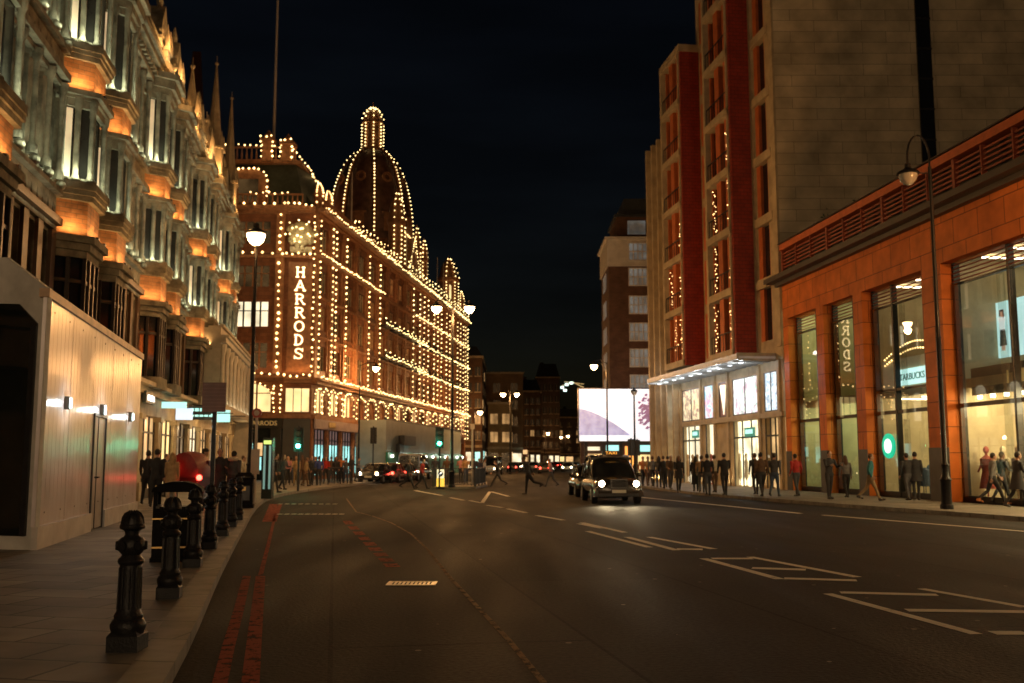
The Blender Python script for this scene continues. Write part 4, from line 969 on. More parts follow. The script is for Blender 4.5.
# ------------------------------------------------------------------ works hoarding in front of the store
x0_, z_ = on_plane(FH, 386, 440, -3.0); x1_, _ = on_plane(FH, 461, 440, -3.0)
wh = thing('works_hoarding', 'long grey and green works hoarding with a row of small lamps along the store front', 'hoarding', tuple(FH @ Vector((x0_, -3, .12))))
mb = MB(FH); mb.box(x0_, -3, 2.4, x1_, -2.9, 5.3); mb.box(x0_, -2.9, .2, x0_ + .1, -.2, 5.3); mb.build('upper_panel', mat('grey_hoarding', (.20, .23, .22), .5, .15, 1), wh)
mb = MB(FH); mb.box(x0_ - .1, -3.25, .15, x1_, -3.01, 2.4); mb.build('green_panel', mat('green_hoarding', (.02, .16, .09), .4, .15, 1), wh)
mb = MB(FH); mb.box(x0_, -3.05, 5.3, x1_, -2.8, 5.45); mb.box(x0_ + 4.6, -3.6, 3.1, x0_ + 9.5, -3.05, 4.0); mb.box(x0_ + 3.6, -3.4, .2, x0_ + 5.3, -3.06, 3.2); mb.build('dark_trim', M_DARKMETAL, wh)
for k in range(11):
    X = x0_ + 1 + k * (x1_ - x0_ - 2) / 10; mb = MB(FH); mb.ball((X, -3.35, 2.05), .15, n=8, m=6); mb.build('bulkhead_lamp', mat('pale_bulkhead', (.9, .9, .8), .4, .02, 2, emit=(.95, 1, .75), es=5), wh)
    if k % 2 == 0: lamp_point(FH @ Vector((X, -3.8, 2.3)), 12, (.8, 1, .8), .1, 'bulkhead_light')
# ------------------------------------------------------------------ orange clad shop building at the right
FO = frame(14.2, 52, .121, -1); OL = 40
OB = thing('orange_shop_building', 'low shop building clad in orange terracotta panels with a louvred parapet and tall shop windows', 'building', (14.2, 52, 0))
M_TILE = brickmat('orange_cladding', (.66, .185, .035), (.57, .15, .028), (.08, .025, .012), 1.35, .95, .014, .5, .2, 1.5, .4, spec=.12)
M_PLINTH = mat('grey_stone_plinth', (.06, .055, .05), .5, .2, 3, bump=.2)
M_LEDGE = mat('dark_ledge', (.03, .022, .018), .5, .2, 2)
Xpx = lambda px, y=0, yo=0: on_plane(FO, px, 480, yo)[0]
W = [(Xpx(793), Xpx(822)), (Xpx(829), Xpx(860)), (Xpx(869), Xpx(931)), (Xpx(951), Xpx(951) + 11.5), (Xpx(951) + 13, Xpx(951) + 24)]
ZW = 8.95
ops = [(a, b, .12, ZW) for a, b in W]
mb = MB(FO); mb.wall(.05, OL, 0, 10.9, ops, .7, 0); mb.quad((.05, 0, 10.9), (OL, 0, 10.9), (OL, 25, 10.9), (.05, 25, 10.9)); mb.quad((OL, 0, 0), (OL, 25, 0), (OL, 25, 10.9), (OL, 0, 10.9))
mb.build('wall', M_TILE, OB)
mb = MB(FO)
prev = .05
for a, b in W + [(OL, OL)]:
    mb.box(prev - (.0 if prev < 1 else .0), -.04, .1, a, -.003, 2.1); prev = b
mb.build('plinth', M_PLINTH, OB)
mb = MB(FO); mb.box(-.6, -.75, 10.9, OL, .2, 11.15); mb.box(-.2, -.3, 10.7, OL, -.002, 10.9); mb.build('ledge', M_LEDGE, OB)
M_DKRED = mat('dark_red_louvre', (.32, .06, .02), .5, .2, 3)
mb = MB(FO); n = 22
for k in range(n + 1):
    x = .1 + k * (OL - .3) / n; w_ = .16 if k % 3 == 0 else .07; mb.box(x - .0, .0, 11.15, x + w_, .2, 12.6)
mb.build('parapet_frame', mat('rust_red_frame', (.30, .06, .02), .5, .2, 3), OB)
mb = MB(FO); mb.box(.1, -.1, 12.6, OL, .5, 12.92); mb.build('parapet_beam', mat('rust_beam', (.55, .12, .025), .5, .2, 3), OB)
mb = MB(FO)
for j in range(7):
    z = 11.28 + j * .185; mb.box(.1, .05, z, OL, .12, z + .07)
mb.build('louvres', M_DKRED, OB)
mb = MB(FO); mb.box(.1, .5, 11.15, OL, .6, 12.6); mb.box(.0, .6, 10.95, OL, 25, 11.1); mb.build('parapet_back', mat('soot_black', (.008, .007, .007), .8, .2, 3), OB)
mb = MB(FO); mb.box(0, -.16, 12.95, OL, .6, 13.0); mb.build('parapet_cap', M_LEDGE, OB)
M_GLASSR = glassmat('reflective_shop_glass', (.8, .85, .83), 2.7)
M_GLASSC = glassmat('clear_shop_glass', (.9, .92, .9), .5)
M_BRONZE = mat('black_window_bar', (.012, .011, .010), .4, .2, 4, metal=.3)
M_CREAM = mat('cream_shop_wall', (.55, .45, .28), .7, .2, .8)
M_SHOPFLOOR = mat('shop_floor', (.35, .28, .2), .3, .2, 1)
M_GREENC = mat('green_lit_column', (.35, .4, .15), .6, .2, 1, emit=(.55, .8, .18), es=.35)  # green light on the shop columns is put into their own glow
M_SHELF = mat('shop_shelving', (.25, .16, .08), .5, .2, 2)
clothm = [mat('shop_goods_' + n_, c, .7, .3, 2) for n_, c in (('tan', (.4, .25, .12)), ('dark', (.05, .04, .05)), ('cream', (.6, .5, .35)), ('red', (.3, .05, .03)), ('blue', (.08, .12, .2)))]
M_TUBE = mat('shop_lamp_tube', (.9, .85, .7), .4, .02, 2, emit=(1, .8, .5), es=7)
M_TUBEG = mat('shop_lamp_tube_green', (.9, .9, .7), .4, .02, 2, emit=(.85, 1, .6), es=4)
for wi, (a, b) in enumerate(W):
    if wi == 4: continue
    D = 5.0
    mb = MB(FO)
    mb.quad((a - .4, D, .12), (b + .4, D, .12), (b + .4, D, ZW + .2), (a - .4, D, ZW + .2)); mb.quad((a - .4, .7, .12), (a - .4, D, .12), (a - .4, D, ZW + .2), (a - .4, .7, ZW + .2)); mb.quad((b + .4, .7, .12), (b + .4, D, .12), (b + .4, D, ZW + .2), (b + .4, .7, ZW + .2))
    mb.quad((a - .4, .7, ZW + .2), (b + .4, .7, ZW + .2), (b + .4, D, ZW + .2), (a - .4, D, ZW + .2)); mb.box(a - .4, 1.0, 4.3, b + .4, D, 4.65); mb.build('shop_room', M_CREAM if wi != 1 else MATS['cream_shop_wall'], OB)
    mb = MB(FO); mb.box(a - .4, .7, .125, b + .4, D, .14); mb.build('shop_floor', M_SHOPFLOOR, OB)
    mb = MB(FO)
    for z in (4.24, ZW + .12):
        for q in range(max(1, int((b - a) / 1.6))):
            x = a + (q + .5) * (b - a) / max(1, int((b - a) / 1.6)); mb.box(x - .05, 1.2, z - .05, x + .05, 4.4, z)
    mb.build('ceiling_lamp', M_TUBEG if wi in (0, 1) else M_TUBE, OB)
    for z, pw in ((4.0, 260 if wi != 3 else 800), (8.6, (160, 60, 6, 25)[min(wi, 3)])): lamp_point(FO @ Vector(((a + b) / 2, 2.4, z)), pw, (1, .78, .42) if wi > 1 else (.9, 1, .55), .5, 'shop_lamp')
    if wi == 3: lamp_point(FO @ Vector((a + 7.5, 2.4, 4.0)), 700, (1, .78, .42), .5, 'shop_lamp')
    # glazing bars and panes
    mb = MB(FO)
    mb.box(a, .45, .12, a + .12, .7, ZW); mb.box(b - .1, .45, .12, b, .7, ZW); mb.box(a, .45, 3.55, b, .62, 3.7); mb.box(a, .45, .12, b, .62, .35); mb.box(a, .45, ZW - .85, b, .6, ZW - .78)
    nb = 1 if wi < 2 else 2 if wi == 2 else 3
    for q in range(1, nb + 1):
        x = a + (b - a) * (q - .28) / nb if wi != 3 else a + (b - a) * q / 3.35; mb.box(x - .06, .42, .12, x + .06, .65, ZW)
    if wi == 2:
        mb.box(b - .55, .3, 4.3, b, .7, ZW - .8); mb.box(a, .44, 4.5, b, .6, 4.6)
    win = mb.build('window_bars', M_BRONZE, OB)
    mb = MB(FO)
    for j in range(5): z = ZW - .75 + j * .15; mb.quad((a, .38, z), (b, .38, z), (b, .5, z + .09), (a, .5, z + .09))
    mb.build('vent_louvre', M_DKRED, win)
    mb = MB(FO); npn = 1 if wi < 2 else 2 if wi == 2 else 4
    for q in range(npn):
        xa_, xb_ = a + (b - a) * q / npn, a + (b - a) * (q + 1) / npn; mb.quad((xa_, .36, .3), (xb_, .36 + .107 * (xb_ - xa_), .3), (xb_, .36 + .107 * (xb_ - xa_), ZW - .8), (xa_, .36, ZW - .8))
    build_each(mb, 'pane', M_GLASSR, win)
    # goods and shelving
    mb = MB(FO)
    for q in range(int((b - a) / 1.3)):
        x = a + .5 + q * 1.3
        mb.box(x, D - .5, .14, x + .9, D - .05, 2.3)
        for s in range(4): mb.box(x - .05, D - .56, .5 + s * .5, x + .95, D - .02, .54 + s * .5)
    mb.build('shelving', M_SHELF, OB)
    for ci in range(3):
        mb = MB(FO)
        for q in range(int((b - a) * 2.2)):
            x = RND.uniform(a + .2, b - .2); y = RND.uniform(1.4, D - .7); z = .14 if RND.random() < .8 else 4.65; w_ = RND.uniform(.08, .22); h = RND.uniform(.8, 1.6)
            mb.lathe(x, y, [(.02, z), (.02, z + .4), (w_, z + .45), (w_ * .8, z + h), (.05, z + h + .1)], 7)
        mb.build('goods_display', clothm[(ci * 2 + wi) % 5], OB)
for a, b in (W[1], W[2], W[0]):
    mb = MB(FO); mb.box(a - .3, 3.9, .3, b, 4.0, 3.4); mb.build('glowing_backdrop', mat('mellow_glow_panel', (.5, .45, .25), .5, .2, 2, emit=(1, .86, .42), es=.7, evar=.8, escale=1.1), OB)  # glowing panels added at the back to brighten these shop interiors
a, b = W[0]; mb = MB(FO); mb.box(a + .5, 2.2, .14, a + 1.0, 2.7, ZW); mb.box(b - 1.1, 1.4, .14, b - .8, 1.7, ZW); mb.build('green_glow_column', M_GREENC, OB)
mb = MB(FO); mb.box(a + 1.2, 1.0, 1.0, a + 2.4, 1.04, 2.6); mb.build('lit_poster', postermat('white_red_poster', [(.7, .8, .8), (.9, .9, .85), (.6, .2, .15), (.8, .9, .9)], 1.6, 1.2), OB)
a, b = W[1]; mb = MB(FO); mb.box(a + .8, 2.6, .14, a + 1.5, 3.2, 8); mb.build('green_glow_column', M_GREENC, OB)
mb = MB(FO); mb.box(b - .8, 1.2, .3, b - .5, 1.3, 3.3); mb.build('blue_light_panel', mat('blue_panel', (.3, .5, .8), .4, .1, 2, emit=(.3, .6, 1), es=1.4), OB)
# coffee shop signs in the third window
a, b = W[2]
X, z = on_plane(FO, 888, 446, .3)
mb = MB(FO); mb.tube([(X, .30, z), (X, .37, z)], .52, 20); r1 = mb.build('round_sign', mat('green_disc', (.0, .25, .12), .4, .05, 2, emit=(0, .55, .3), es=1.0), OB)
mb = MB(FO); mb.tube([(X, .28, z), (X, .299, z)], .3, 16); mb.build('disc_centre', mat('white_disc', (.8, .8, .8), .4, .05, 2, emit=(.8, 1, .9), es=1.6), r1)
X, z = on_plane(FO, 911, 376, .9)
mb = MB(FO); mb.box(X - 1.35, .9, z - .33, X + 1.35, 1.0, z + .33); r2 = mb.build('lit_sign', mat('cyan_white_panel', (.6, .9, .9), .4, .05, 2, emit=(.65, 1, .95), es=1.5), OB)
mb = MB(FO); put_text(mb, 'STARBUCKS', .4, X, .89, z - .14, 0, .01); mb.build('sign_lettering', mat('green_ink', (.05, .3, .25), .5, .1, 2), r2)
mb = MB(FO); mb.box(a - .3, 1.0, 4.3, b, 1.06, 5.9); mb.build('cream_blind', mat('cream_bulkhead', (.6, .5, .32), .6, .1, 2, emit=(1, .75, .4), es=.12), OB)
mb = MB(FO)
for k in range(26):
    t = k / 25; mb.bulb((a + t * (b - a), .95, 5.95 + .55 * math.sin(t * math.pi)), .045); mb.bulb((a + t * (b - a), .95, 5.7 + .5 * math.sin(t * math.pi)), .045)
mb.build('window_fairy_lights', M_BULB, OB)
# big window: screen, shop name, mannequins, tall white shapes
a, b = W[3]
mb = MB(FO); mb.box(a - .4, 4.2, .14, b, 4.3, 4.1); mb.build('glowing_backdrop', mat('golden_glow_panel', (.6, .5, .3), .5, .2, 2, emit=(1, .78, .42), es=1.9, evar=.6, escale=.9), OB)  # glowing panel added to brighten the big window and its props
for q in range(4): lamp_point(FO @ Vector((a + .8 + q * 2.4, 1.2, 3.7)), 90, (1, .75, .4), .1, 'window_spot')
x0_, z0_ = on_plane(FO, 985, 340, 2.4); x1_, z1_ = on_plane(FO, 1040, 280, 2.4)
ZS0, ZS1 = 5.45, 7.55
mb = MB(FO); mb.box(x0_, 2.4, ZS0, x0_ + 3.9, 2.5, ZS1); scr = mb.build('screen', mat('screen_pale_blue', (.4, .6, .6), .3, .1, 1, emit=(.55, .85, .82), es=1.15, evar=.12, escale=.5), OB)
def flat_figure(x, z0, h, skirt, top, skin, hair, nm):
    for nme, m_, pts in (('printed_skirt', skirt, [(-.13, .12), (.15, .12), (.1, .52), (-.08, .52)]), ('printed_top', top, [(-.1, .5), (.1, .5), (.13, .82), (-.13, .82)]), ('printed_legs', skin, [(-.06, 0), (.07, 0), (.08, .12), (-.06, .12)]), ('printed_face', skin, [(-.045, .82), (.045, .82), (.05, .96), (-.05, .96)]), ('printed_hair', hair, [(.045, .78), (.1, .78), (.08, 1.0), (-.08, 1.0), (-.1, .85), (-.05, .85), (-.045, .95), (.045, .95)])):
        mb = MB(FO); mb.vprism([(x + p[0] * h, z0 + p[1] * h) for p in pts], 2.385, 2.399); mb.build(nme, m_, scr)
P_ = lambda n_, c, e=.8: mat('print_' + n_, c, .5, .1, 3, emit=c, es=e)
flat_figure(x0_ + 1.15, ZS0 + .25, 1.55, P_('black', (.02, .03, .03)), P_('white', (.8, .85, .85), 1.2), P_('skin', (.6, .35, .25)), P_('hair', (.03, .02, .02)), 1)
flat_figure(x0_ + 1.85, ZS0 + .1, 1.7, P_('pink', (.6, .3, .35)), P_('denim', (.1, .17, .3)), P_('skin', (.6, .35, .25)), P_('brownhair', (.1, .05, .03)), 2)
flat_figure(x0_ + 2.9, ZS0 + .05, 1.8, P_('red', (.45, .1, .1)), P_('white', (.8, .85, .85), 1.2), P_('skin', (.6, .35, .25)), P_('hair', (.03, .02, .02)), 3)
mb = MB(FO); mb.box(a, 1.0, 4.0, b, 1.2, 5.0); mb.build('shop_fascia', mat('bronze_fascia', (.09, .065, .04), .35, .2, 3, metal=.4), OB)
mb = MB(FO); [mb.box(a + 2.2 + q * .42, .97, 4.3, a + 2.27 + q * .42 + .1 * (q % 3), .999, 4.75) for q in range(14)]
mb.build('shop_name', MATS['gold_letters'], OB)
mb = MB(FO)
for k in range(14): mb.box(a + .5 + k * .8, .9, 3.85, a + .62 + k * .8, 1.02, 3.97)
mb.build('spot_lamp', mat('hot_spot', (1, .9, .6), .4, .01, 2, emit=(1, .85, .5), es=14), OB)
mb = MB(FO)
for x in [on_plane(FO, p_, 450, 3.0)[0] for p_ in (982, 1006, 1034)]:
    mb.vprism([(x - .75, .3), (x - .45, .3), (x - .08, 3.6), (x - .2, 3.6)], 2.9, 3.1); mb.vprism([(x + .45, .3), (x + .75, .3), (x + .1, 3.6), (x - .07, 3.6)], 2.9, 3.1); mb.box(x - .45, 2.95, 1.3, x + .45, 3.05, 1.5)
mb.build('tall_letter_prop', mat('white_prop', (.7, .62, .48), .5, .1, 2), OB)
for k, x in enumerate([on_plane(FO, p_, 470, 1.3)[0] for p_ in (962, 972, 987, 1004, 1019)]):
    mb = MB(FO); y = 1.3
    mb.lathe(x, y, [(.25, .15), (.25, .2), (.03, .22), (.03, .6)], 10); mb.lathe(x, y, [(.3, .6), (.2, 1.1), (.17, 1.25), (.22, 1.5), (.23, 1.68), (.1, 1.78), (.05, 1.82), (.05, 1.88)], 10); mb.ball((x, y, 2.0), .1, .11, .14, 8, 7)
    mb.tube([(x - .24, y, 1.68), (x - .3, y - .05, 1.4), (x - .24, y - .2, 1.2)], [.06, .05, .035], 6); mb.tube([(x + .24, y, 1.68), (x + .3, y, 1.4), (x + .3, y - .03, 1.1)], [.06, .05, .035], 6)
    mb.build('mannequin', [clothm[2], clothm[0], clothm[3]][k % 3], OB, True)
# plants on the roof behind the parapet
mb = MB(FO)
for k in range(400):
    x = RND.gauss(4.0, 1.0); z = 13.0 + abs(RND.gauss(0, .28)); y = 1.2 + RND.uniform(-.5, .5); s = RND.uniform(.05, .12); d = Vector((RND.uniform(-1, 1), RND.uniform(-1, 1), RND.uniform(-1, 1))).normalized() * s; e = d.orthogonal().normalized() * s * .5
    p = Vector((x, y, z)); mb.add([p - d, p + e, p + d, p - e], [(0, 1, 2, 3)])
shrub = mb.build('roof_shrub', mat('dark_leaf', (.03, .05, .02), .6, .4, 5)); tag(shrub, 'dark straggly shrub growing above the orange parapet against the stone wall', 'plant')

# ------------------------------------------------------------------ tall stone building with red bays
FT = frame(10.52, 77.4, .145, -1); TL = 25.66
TB = thing('tall_stone_building', 'tall pale stone building with projecting dark red window bays and a glass canopy over shops', 'building', (10.52, 77.4, 0))
M_ASH = brickmat('banded_ashlar', (.60, .49, .32), (.47, .385, .25), (.22, .18, .12), 2.6, .62, .014, .7, .3, .7, .3)
M_LIME = mat('sandy_limestone', (.42, .33, .20), .7, .25, 1.3, bump=.25)
M_REDT = brickmat('deep_red_tile', (.30, .035, .018), (.26, .03, .016), (.08, .02, .015), .45, .22, .012, .5, .2, 1.5, .3)
M_ORW = mat('orange_window_panel', (.50, .13, .035), .45, .2, 2)
XT = lambda px: on_plane(FT, px, 480, 0)[0]
HT2 = 40.0
# side wall facing us
mb = MB(); mb.quad((14.2, 52, 0), (60, 52, 0), (60, 52, HT2), (14.2, 52, HT2)); mb.build('side_wall', M_ASH, TB)
mb = MB(); X_, _, _ = at_depth(925, 70, 51.9); mb.box(X_ - .38, 51.86, 13.1, X_ + .38, 51.99, HT2); mb.build('slot_window', M_DARKGLASS, TB)
mb = MB(); 
for k in range(16): mb.box(X_ - .4, 51.82, 13.5 + k * 1.7, X_ + .4, 51.855, 13.62 + k * 1.7)
mb.build('slot_bars', M_DARKMETAL, TB)
XF = lambda px: on_plane(FT, px, 450, -1.3)[0]
t1a, t1b = XF(668), XF(688); t2a, t2b = XF(713), XF(739)
X0T = on_plane(FT, 650, 450, -.5)[0]
XC = on_plane(FT, 649, 388, -2.1)[0]
topA, topB = 24.5, HT2
mb = MB(FT)
mb.wall(X0T, t1b - .5, 7.6, 25.2, [], .3, 0); mb.wall(t1b - .5, TL, 7.6, HT2, [(TL - 2.9, TL - 1.3, z, z + 2.9) for z in [8.1 + 3.5 * k for k in range(9)]] + [(t1b + .15, t2a - .15, z, z + 2.9) for z in [8.1 + 3.5 * k for k in range(9)]], .25, 0)
mb.quad((X0T, 0, 25.2), (t1b - .5, 0, 25.2), (t1b - .5, 12, 25.2), (X0T, 12, 25.2)); mb.quad((t1b - .5, 0, 25.2), (t1b - .5, 12, 25.2), (t1b - .5, 12, HT2), (t1b - .5, 0, HT2)); mb.quad((X0T, 0, 0), (X0T, 12, 0), (X0T, 12, 25.2), (X0T, 0, 25.2))
mb.box(X0T + .1, .6, 0, TL - .2, .8, 25)
for x in [X0T + .02 + q * (t1a - X0T) / 5 for q in range(5)]: mb.box(x, -.5, .1, x + .28, 0, 25.4)
mb.box(TL - 3.4, -.12, 7.6, TL - 3.0, 0, HT2); mb.box(TL - .55, -.12, 7.6, TL, 0, HT2)
for k in range(9): mb.box(TL - 3.0, -.16, 11.0 + 3.5 * k, TL - .55, 0, 11.5 + 3.5 * k)
mb.build('front_wall', M_LIME, TB)
for k in range(9):
    z = 8.1 + 3.5 * k
    for xa, xb in ((TL - 2.9, TL - 1.3), (t1b + .15, t2a - .15)):
        if xb - xa < .3: continue
        mb = MB(FT); mb.quad((xa, .2, z), (xb, .2, z), (xb, .2, z + 2.9), (xa, .2, z + 2.9)); g = mb.build('window', M_DARKGLASS, TB)
        mb = MB(FT); mb.box(xa, .02, z, xa + (xb - xa) * .32, .19, z + 2.9); mb.box(xb - .1, .02, z, xb, .19, z + 2.9); mb.build('orange_panel', M_ORW, g)
def bay(xa, xb, ztop, zbot, nfl, z_first, lights):
    p = 1.3
    mb = MB(FT)
    mb.box(xb - .25, -p, zbot, xb, -.003, ztop - .5, 0); mb.box(xa, -p + .5, zbot, xb - .25, -.003, ztop - .5, 0)
    br = mb.build('red_bay', M_REDT, TB)
    mb = MB(FT); mb.box(xa - .12, -p - .12, ztop - .5, xb + .04, -.003, ztop); mb.box(xa - .12, -p - .1, zbot - .02, xa + .18, -p + .5, ztop - .5)
    for k in range(nfl + 1):
        z = z_first + 3.5 * k
        if z < ztop - .6: mb.box(xa + .18, -p - .1, z - .2, xb - .25, -p + .5, z + .22)
    mb.box(xb - .42, -p - .1, zbot - .02, xb - .25, -p + .4, ztop - .5)
    mb.build('stone_bands', M_LIME, br)
    for k in range(nfl):
        z = z_first + 3.5 * k + .22; z2 = min(z + 3.08, ztop - .5)
        if z2 - z < 1: continue
        L_ = xb - .42 - xa - .18; xs = [xa + .18 + L_ * q for q in (0, .3, .38, .62, .7, 1)]
        mb = MB(FT); mb.quad((xa + .18, -p + .45, z), (xb - .42, -p + .45, z), (xb - .42, -p + .45, z2), (xa + .18, -p + .45, z2)); g = mb.build('window', M_DARKGLASS, br)
        mb = MB(FT); mb.box(xs[2] - .1, -p + .1, z, xs[3] - .25, -p + .44, z2); mb.box(xs[4], -p + .2, z, xs[4] + .3, -p + .44, z2); mb.box(xs[0], -p + .25, z, xs[0] + .15, -p + .44, z2); mb.build('orange_panel', M_ORW, g)
        mb = MB(FT); mb.box(xs[0], -p, z + 1.0, xs[5], -p + .05, z + 1.06)
        for q in range(8): x = xs[0] + q * L_ / 7.5; mb.box(x, -p + .01, z, x + .03, -p + .04, z + 1.0)
        mb.build('railing', M_DARKMETAL, g)
        if k in lights:
            mb = MB(FT)
            for lane in lights[k]:
                x = xs[0] + L_ * lane
                for q in range(18): mb.bulb((x + .16 * math.sin(q * 1.3) + RND.uniform(-.16, .16), -p + .1 + RND.uniform(-.05, .1), z + .1 + q * (z2 - z - .3) / 18 + RND.uniform(-.1, .1)), .035)
            mb.build('fairy_lights', M_BULB, g)
zt1 = 1.6 + (at_depth(682, 57, 66)[2] - 1.6)
bay(t1a, t1b, zt1, 7.7, 6, 7.9, {0: (.5, .8), 1: (.25, .85), 2: (.85,)})
bay(t2a, t2b, 38, 7.4, 9, 7.6, {0: (.15, .85), 1: (.2, .9), 2: (.2, .85), 3: (.88,)})
# canopy
mb = MB(FT); mb.box(XC, -2.1, 7.0, TL - .9, -.05, 7.12); mb.build('canopy', mat('canopy_glass_white', (.6, .6, .58), .35, .15, 1.5, emit=(.85, .9, 1), es=.05), TB)
mb = MB(FT)
k = XC
while k < TL - 1: mb.box(k, -2.15, 7.12, k + .08, -.05, 7.3); mb.box(k, -2.1, 6.88, k + .08, -.05, 7.0); k += .85
mb.box(XC, -2.22, 6.95, TL - .9, -2.1, 7.25); mb.build('canopy_ribs', mat('pale_grey_steel', (.4, .4, .38), .4, .2, 3, metal=.3), TB)
mb = MB(FT)
k = XC + .8
while k < TL - 1: mb.box(k - .1, -1.7, 6.84, k + .1, -1.5, 6.875); k += 1.7
mb.build('canopy_lamp', mat('cool_downlight', (.8, .9, 1), .4, .02, 2, emit=(.85, .92, 1), es=2.2), TB)
for k in range(1, 7): lamp_point(FT @ Vector((2 + k * 3.6, -1.6, 6.6)), 45, (.9, .95, 1), .15, 'canopy_light'); lamp_point(FT @ Vector((2 + k * 3.6, -2.8, 7.5)), 7, (1, .9, .8), .15, 'canopy_top_light')
# shop storeys under the canopy
cols = [(674, 681), (684, 702), (706, 715), (721, 729), (735, 760), (767, 780)]
ops = []
for a, b in cols: ops.append((XT(a), XT(b), 4.25, 6.4)); 
cg = [(674, 681), (684, 702), (707, 717), (735, 762), (767, 782)]
for a, b in cg: ops.append((XT(a), XT(b), .15, 3.9))
mb = MB(FT); mb.wall(X0T, TL, 0, 7.6, ops, .3, -.02)
for a in (671, 682.5, 703.5, 717.5, 731, 763, 783.5): x = XT(a); mb.box(x - .16, -.14, .1, x + .16, -.021, 6.9)
mb.box(t1a - .3, -.2, 3.92, TL, -.022, 4.18); mb.build('shop_wall', M_LIME, TB)
pm = [postermat('poster_pale_blue', [(.3, .6, .7), (.7, .85, .9), (.9, .9, .9)], 1.2, 1.5), postermat('poster_cream_figures', [(.8, .6, .3), (.9, .8, .5), (.3, .15, .1), (.9, .75, .45)], 1.5, 1.3),
      postermat('poster_blue', [(.1, .45, .7), (.6, .85, .9), (.8, .3, .3), (.2, .5, .8)], 1.8, 1.5), postermat('poster_red_dark', [(.05, .02, .02), (.12, .03, .02), (.3, .05, .03)], 1.5, .7),
      postermat('poster_green_white', [(.2, .6, .4), (.85, .9, .8), (.9, .95, .9), (.5, .3, .4), (.3, .7, .5)], 1.3, 1.5), postermat('poster_mint', [(.4, .75, .8), (.9, .95, .95), (.2, .3, .4), (.8, .9, .9)], 1.8, 1.5)]
for i, (a, b) in enumerate(cols):
    xa, xb = XT(a), XT(b); mb = MB(FT); mb.box(xa, .03, 4.25, xb, .06, 6.4); g = mb.build('lit_poster', pm[i], TB)
    mb = MB(FT); mb.box(xa, -.01, 4.25, xa + .06, .029, 6.4); mb.box(xb - .06, -.01, 4.25, xb, .029, 6.4); mb.box(xa + .06, -.01, 6.34, xb - .06, .029, 6.4); mb.box(xa + .06, -.01, 4.25, xb - .06, .029, 4.31)
    if b - a > 12: mb.box((xa + xb) / 2 - .04, -.012, 4.31, (xa + xb) / 2 + .04, .028, 6.34)
    mb.build('frame', M_DARKMETAL, g)
X, z = on_plane(FT, 725, 394, .1); mb = MB(FT); mb.vprism([(X - .55, 6.2), (X + .5, 6.2), (X, 4.4)], -.03, .02); mb.build('white_pennant', MATS['white_lit_display'], TB)
for i, (a, b) in enumerate(cg):
    xa, xb = XT(a), XT(b)
    mb = MB(FT); mb.box(xa, .27, .13, xb, .3, 3.9); mb.build('glowing_backdrop', [MATS['white_lit_display'], M_LITWHITE, M_LITWHITE, mat('warm_white_back', (.5, .5, .4), .5, .2, 2, emit=(1, .86, .55), es=1.8, evar=.5, escale=1.2), M_LITWARM][i], TB)
    mb = MB(FT)
    for q in range(4 if b - a > 12 else 2): nn = 3 if b - a > 12 else 1; x = xa + (xb - xa) * q / nn; mb.box(x - .05, -.01, .13, x + .05, .05, 3.9)
    mb.box(xa, -.005, 2.9, xb, .04, 3.0) if b - a > 12 else None
    f = mb.build('shop_window_frame', M_DARKMETAL, TB)
    mb = MB(FT); mb.quad((xa, .02, .13), (xb, .02, .13), (xb, .02, 3.9), (xa, .02, 3.9)); mb.build('pane', M_GLASSC, f)
    mb = MB(FT)
    for q in range(max(1, int((xb - xa) / 1.0))):
        x = xa + .5 + q * 1.0; mb.lathe(x, .14, [(.12, .14), (.12, .2), (.03, .22), (.03, .5), (.12, .7), (.1, 1.2), (.12, 1.55), (.06, 1.7), (.1, 1.85), (.09, 1.98), (.03, 2.05)], 8)
    mb.build('mannequin', clothm[[1, 0, 3, 2, 1][i]], TB, True)
for px, py, s in ((695, 434, .8), (749, 432, .9)):
    X, z = on_plane(FT, px, py, -.1); mb = MB(FT); mb.box(X - s * .8, -.1, z - .26, X + s * .8, -.03, z + .26); g = mb.build('green_sign', mat('dark_green_panel', (.02, .08, .05), .4, .1, 2, emit=(.1, .6, .4), es=.35), TB)
    mb = MB(FT); mb.box(X - s * .6, -.115, z - .1, X + s * .6, -.101, z + .14); mb.build('lit_band', M_SC, g)
for x in [XT(p) for p in (671, 703.5, 731, 763)]: strip_light(FT, x - .2, x + .2, -.55, .3, 8, (1, .75, .4), .3)
for x in [X0T + .35 + q * (t1a - X0T) / 5 for q in range(4)]: strip_light(FT, x, x + .3, -.45, .3, 26, (1, .72, .35), .15)

# ------------------------------------------------------------------ brown brick block beyond, with billboard
M_BROWN = brickmat('brown_brick', (.13, .065, .04), (.10, .05, .03), (.08, .06, .045), .45, .15, .01, .8, .25, 1.2, .2)
M_CREAMP = mat('cream_paint', (.62, .58, .5), .6, .15, 2)
M_PALEWIN = mat('pale_sash_window', (.35, .38, .38), .2, .3, 1.5, emit=(.7, .8, .8), es=.07, evar=.6, escale=.7)
YB = 98
xl = at_depth(609, 300, YB)[0]; ztop = at_depth(620, 241, YB)[2]
FB = frame(xl, YB, 1, 0)
BB = thing('brown_brick_block', 'brown brick mansion block with cream bands and sash windows rising behind the billboard', 'building', (xl, YB, 0))
mb = MB(FB); mb.box(0, 0, 0, 9, 8, ztop); mb.build('wall', M_BROWN, BB)
b0 = at_depth(620, 265, YB)[2]
mb = MB(FB); mb.box(-.15, -.2, b0, 9, 8.1, ztop + .1); mb.box(-.4, -.5, ztop + .1, 9, 8.3, ztop + .35); mb.box(-.1, -.25, b0 - .15, 9, 0, b0 - .01); mb.build('cream_band', M_CREAMP, BB)
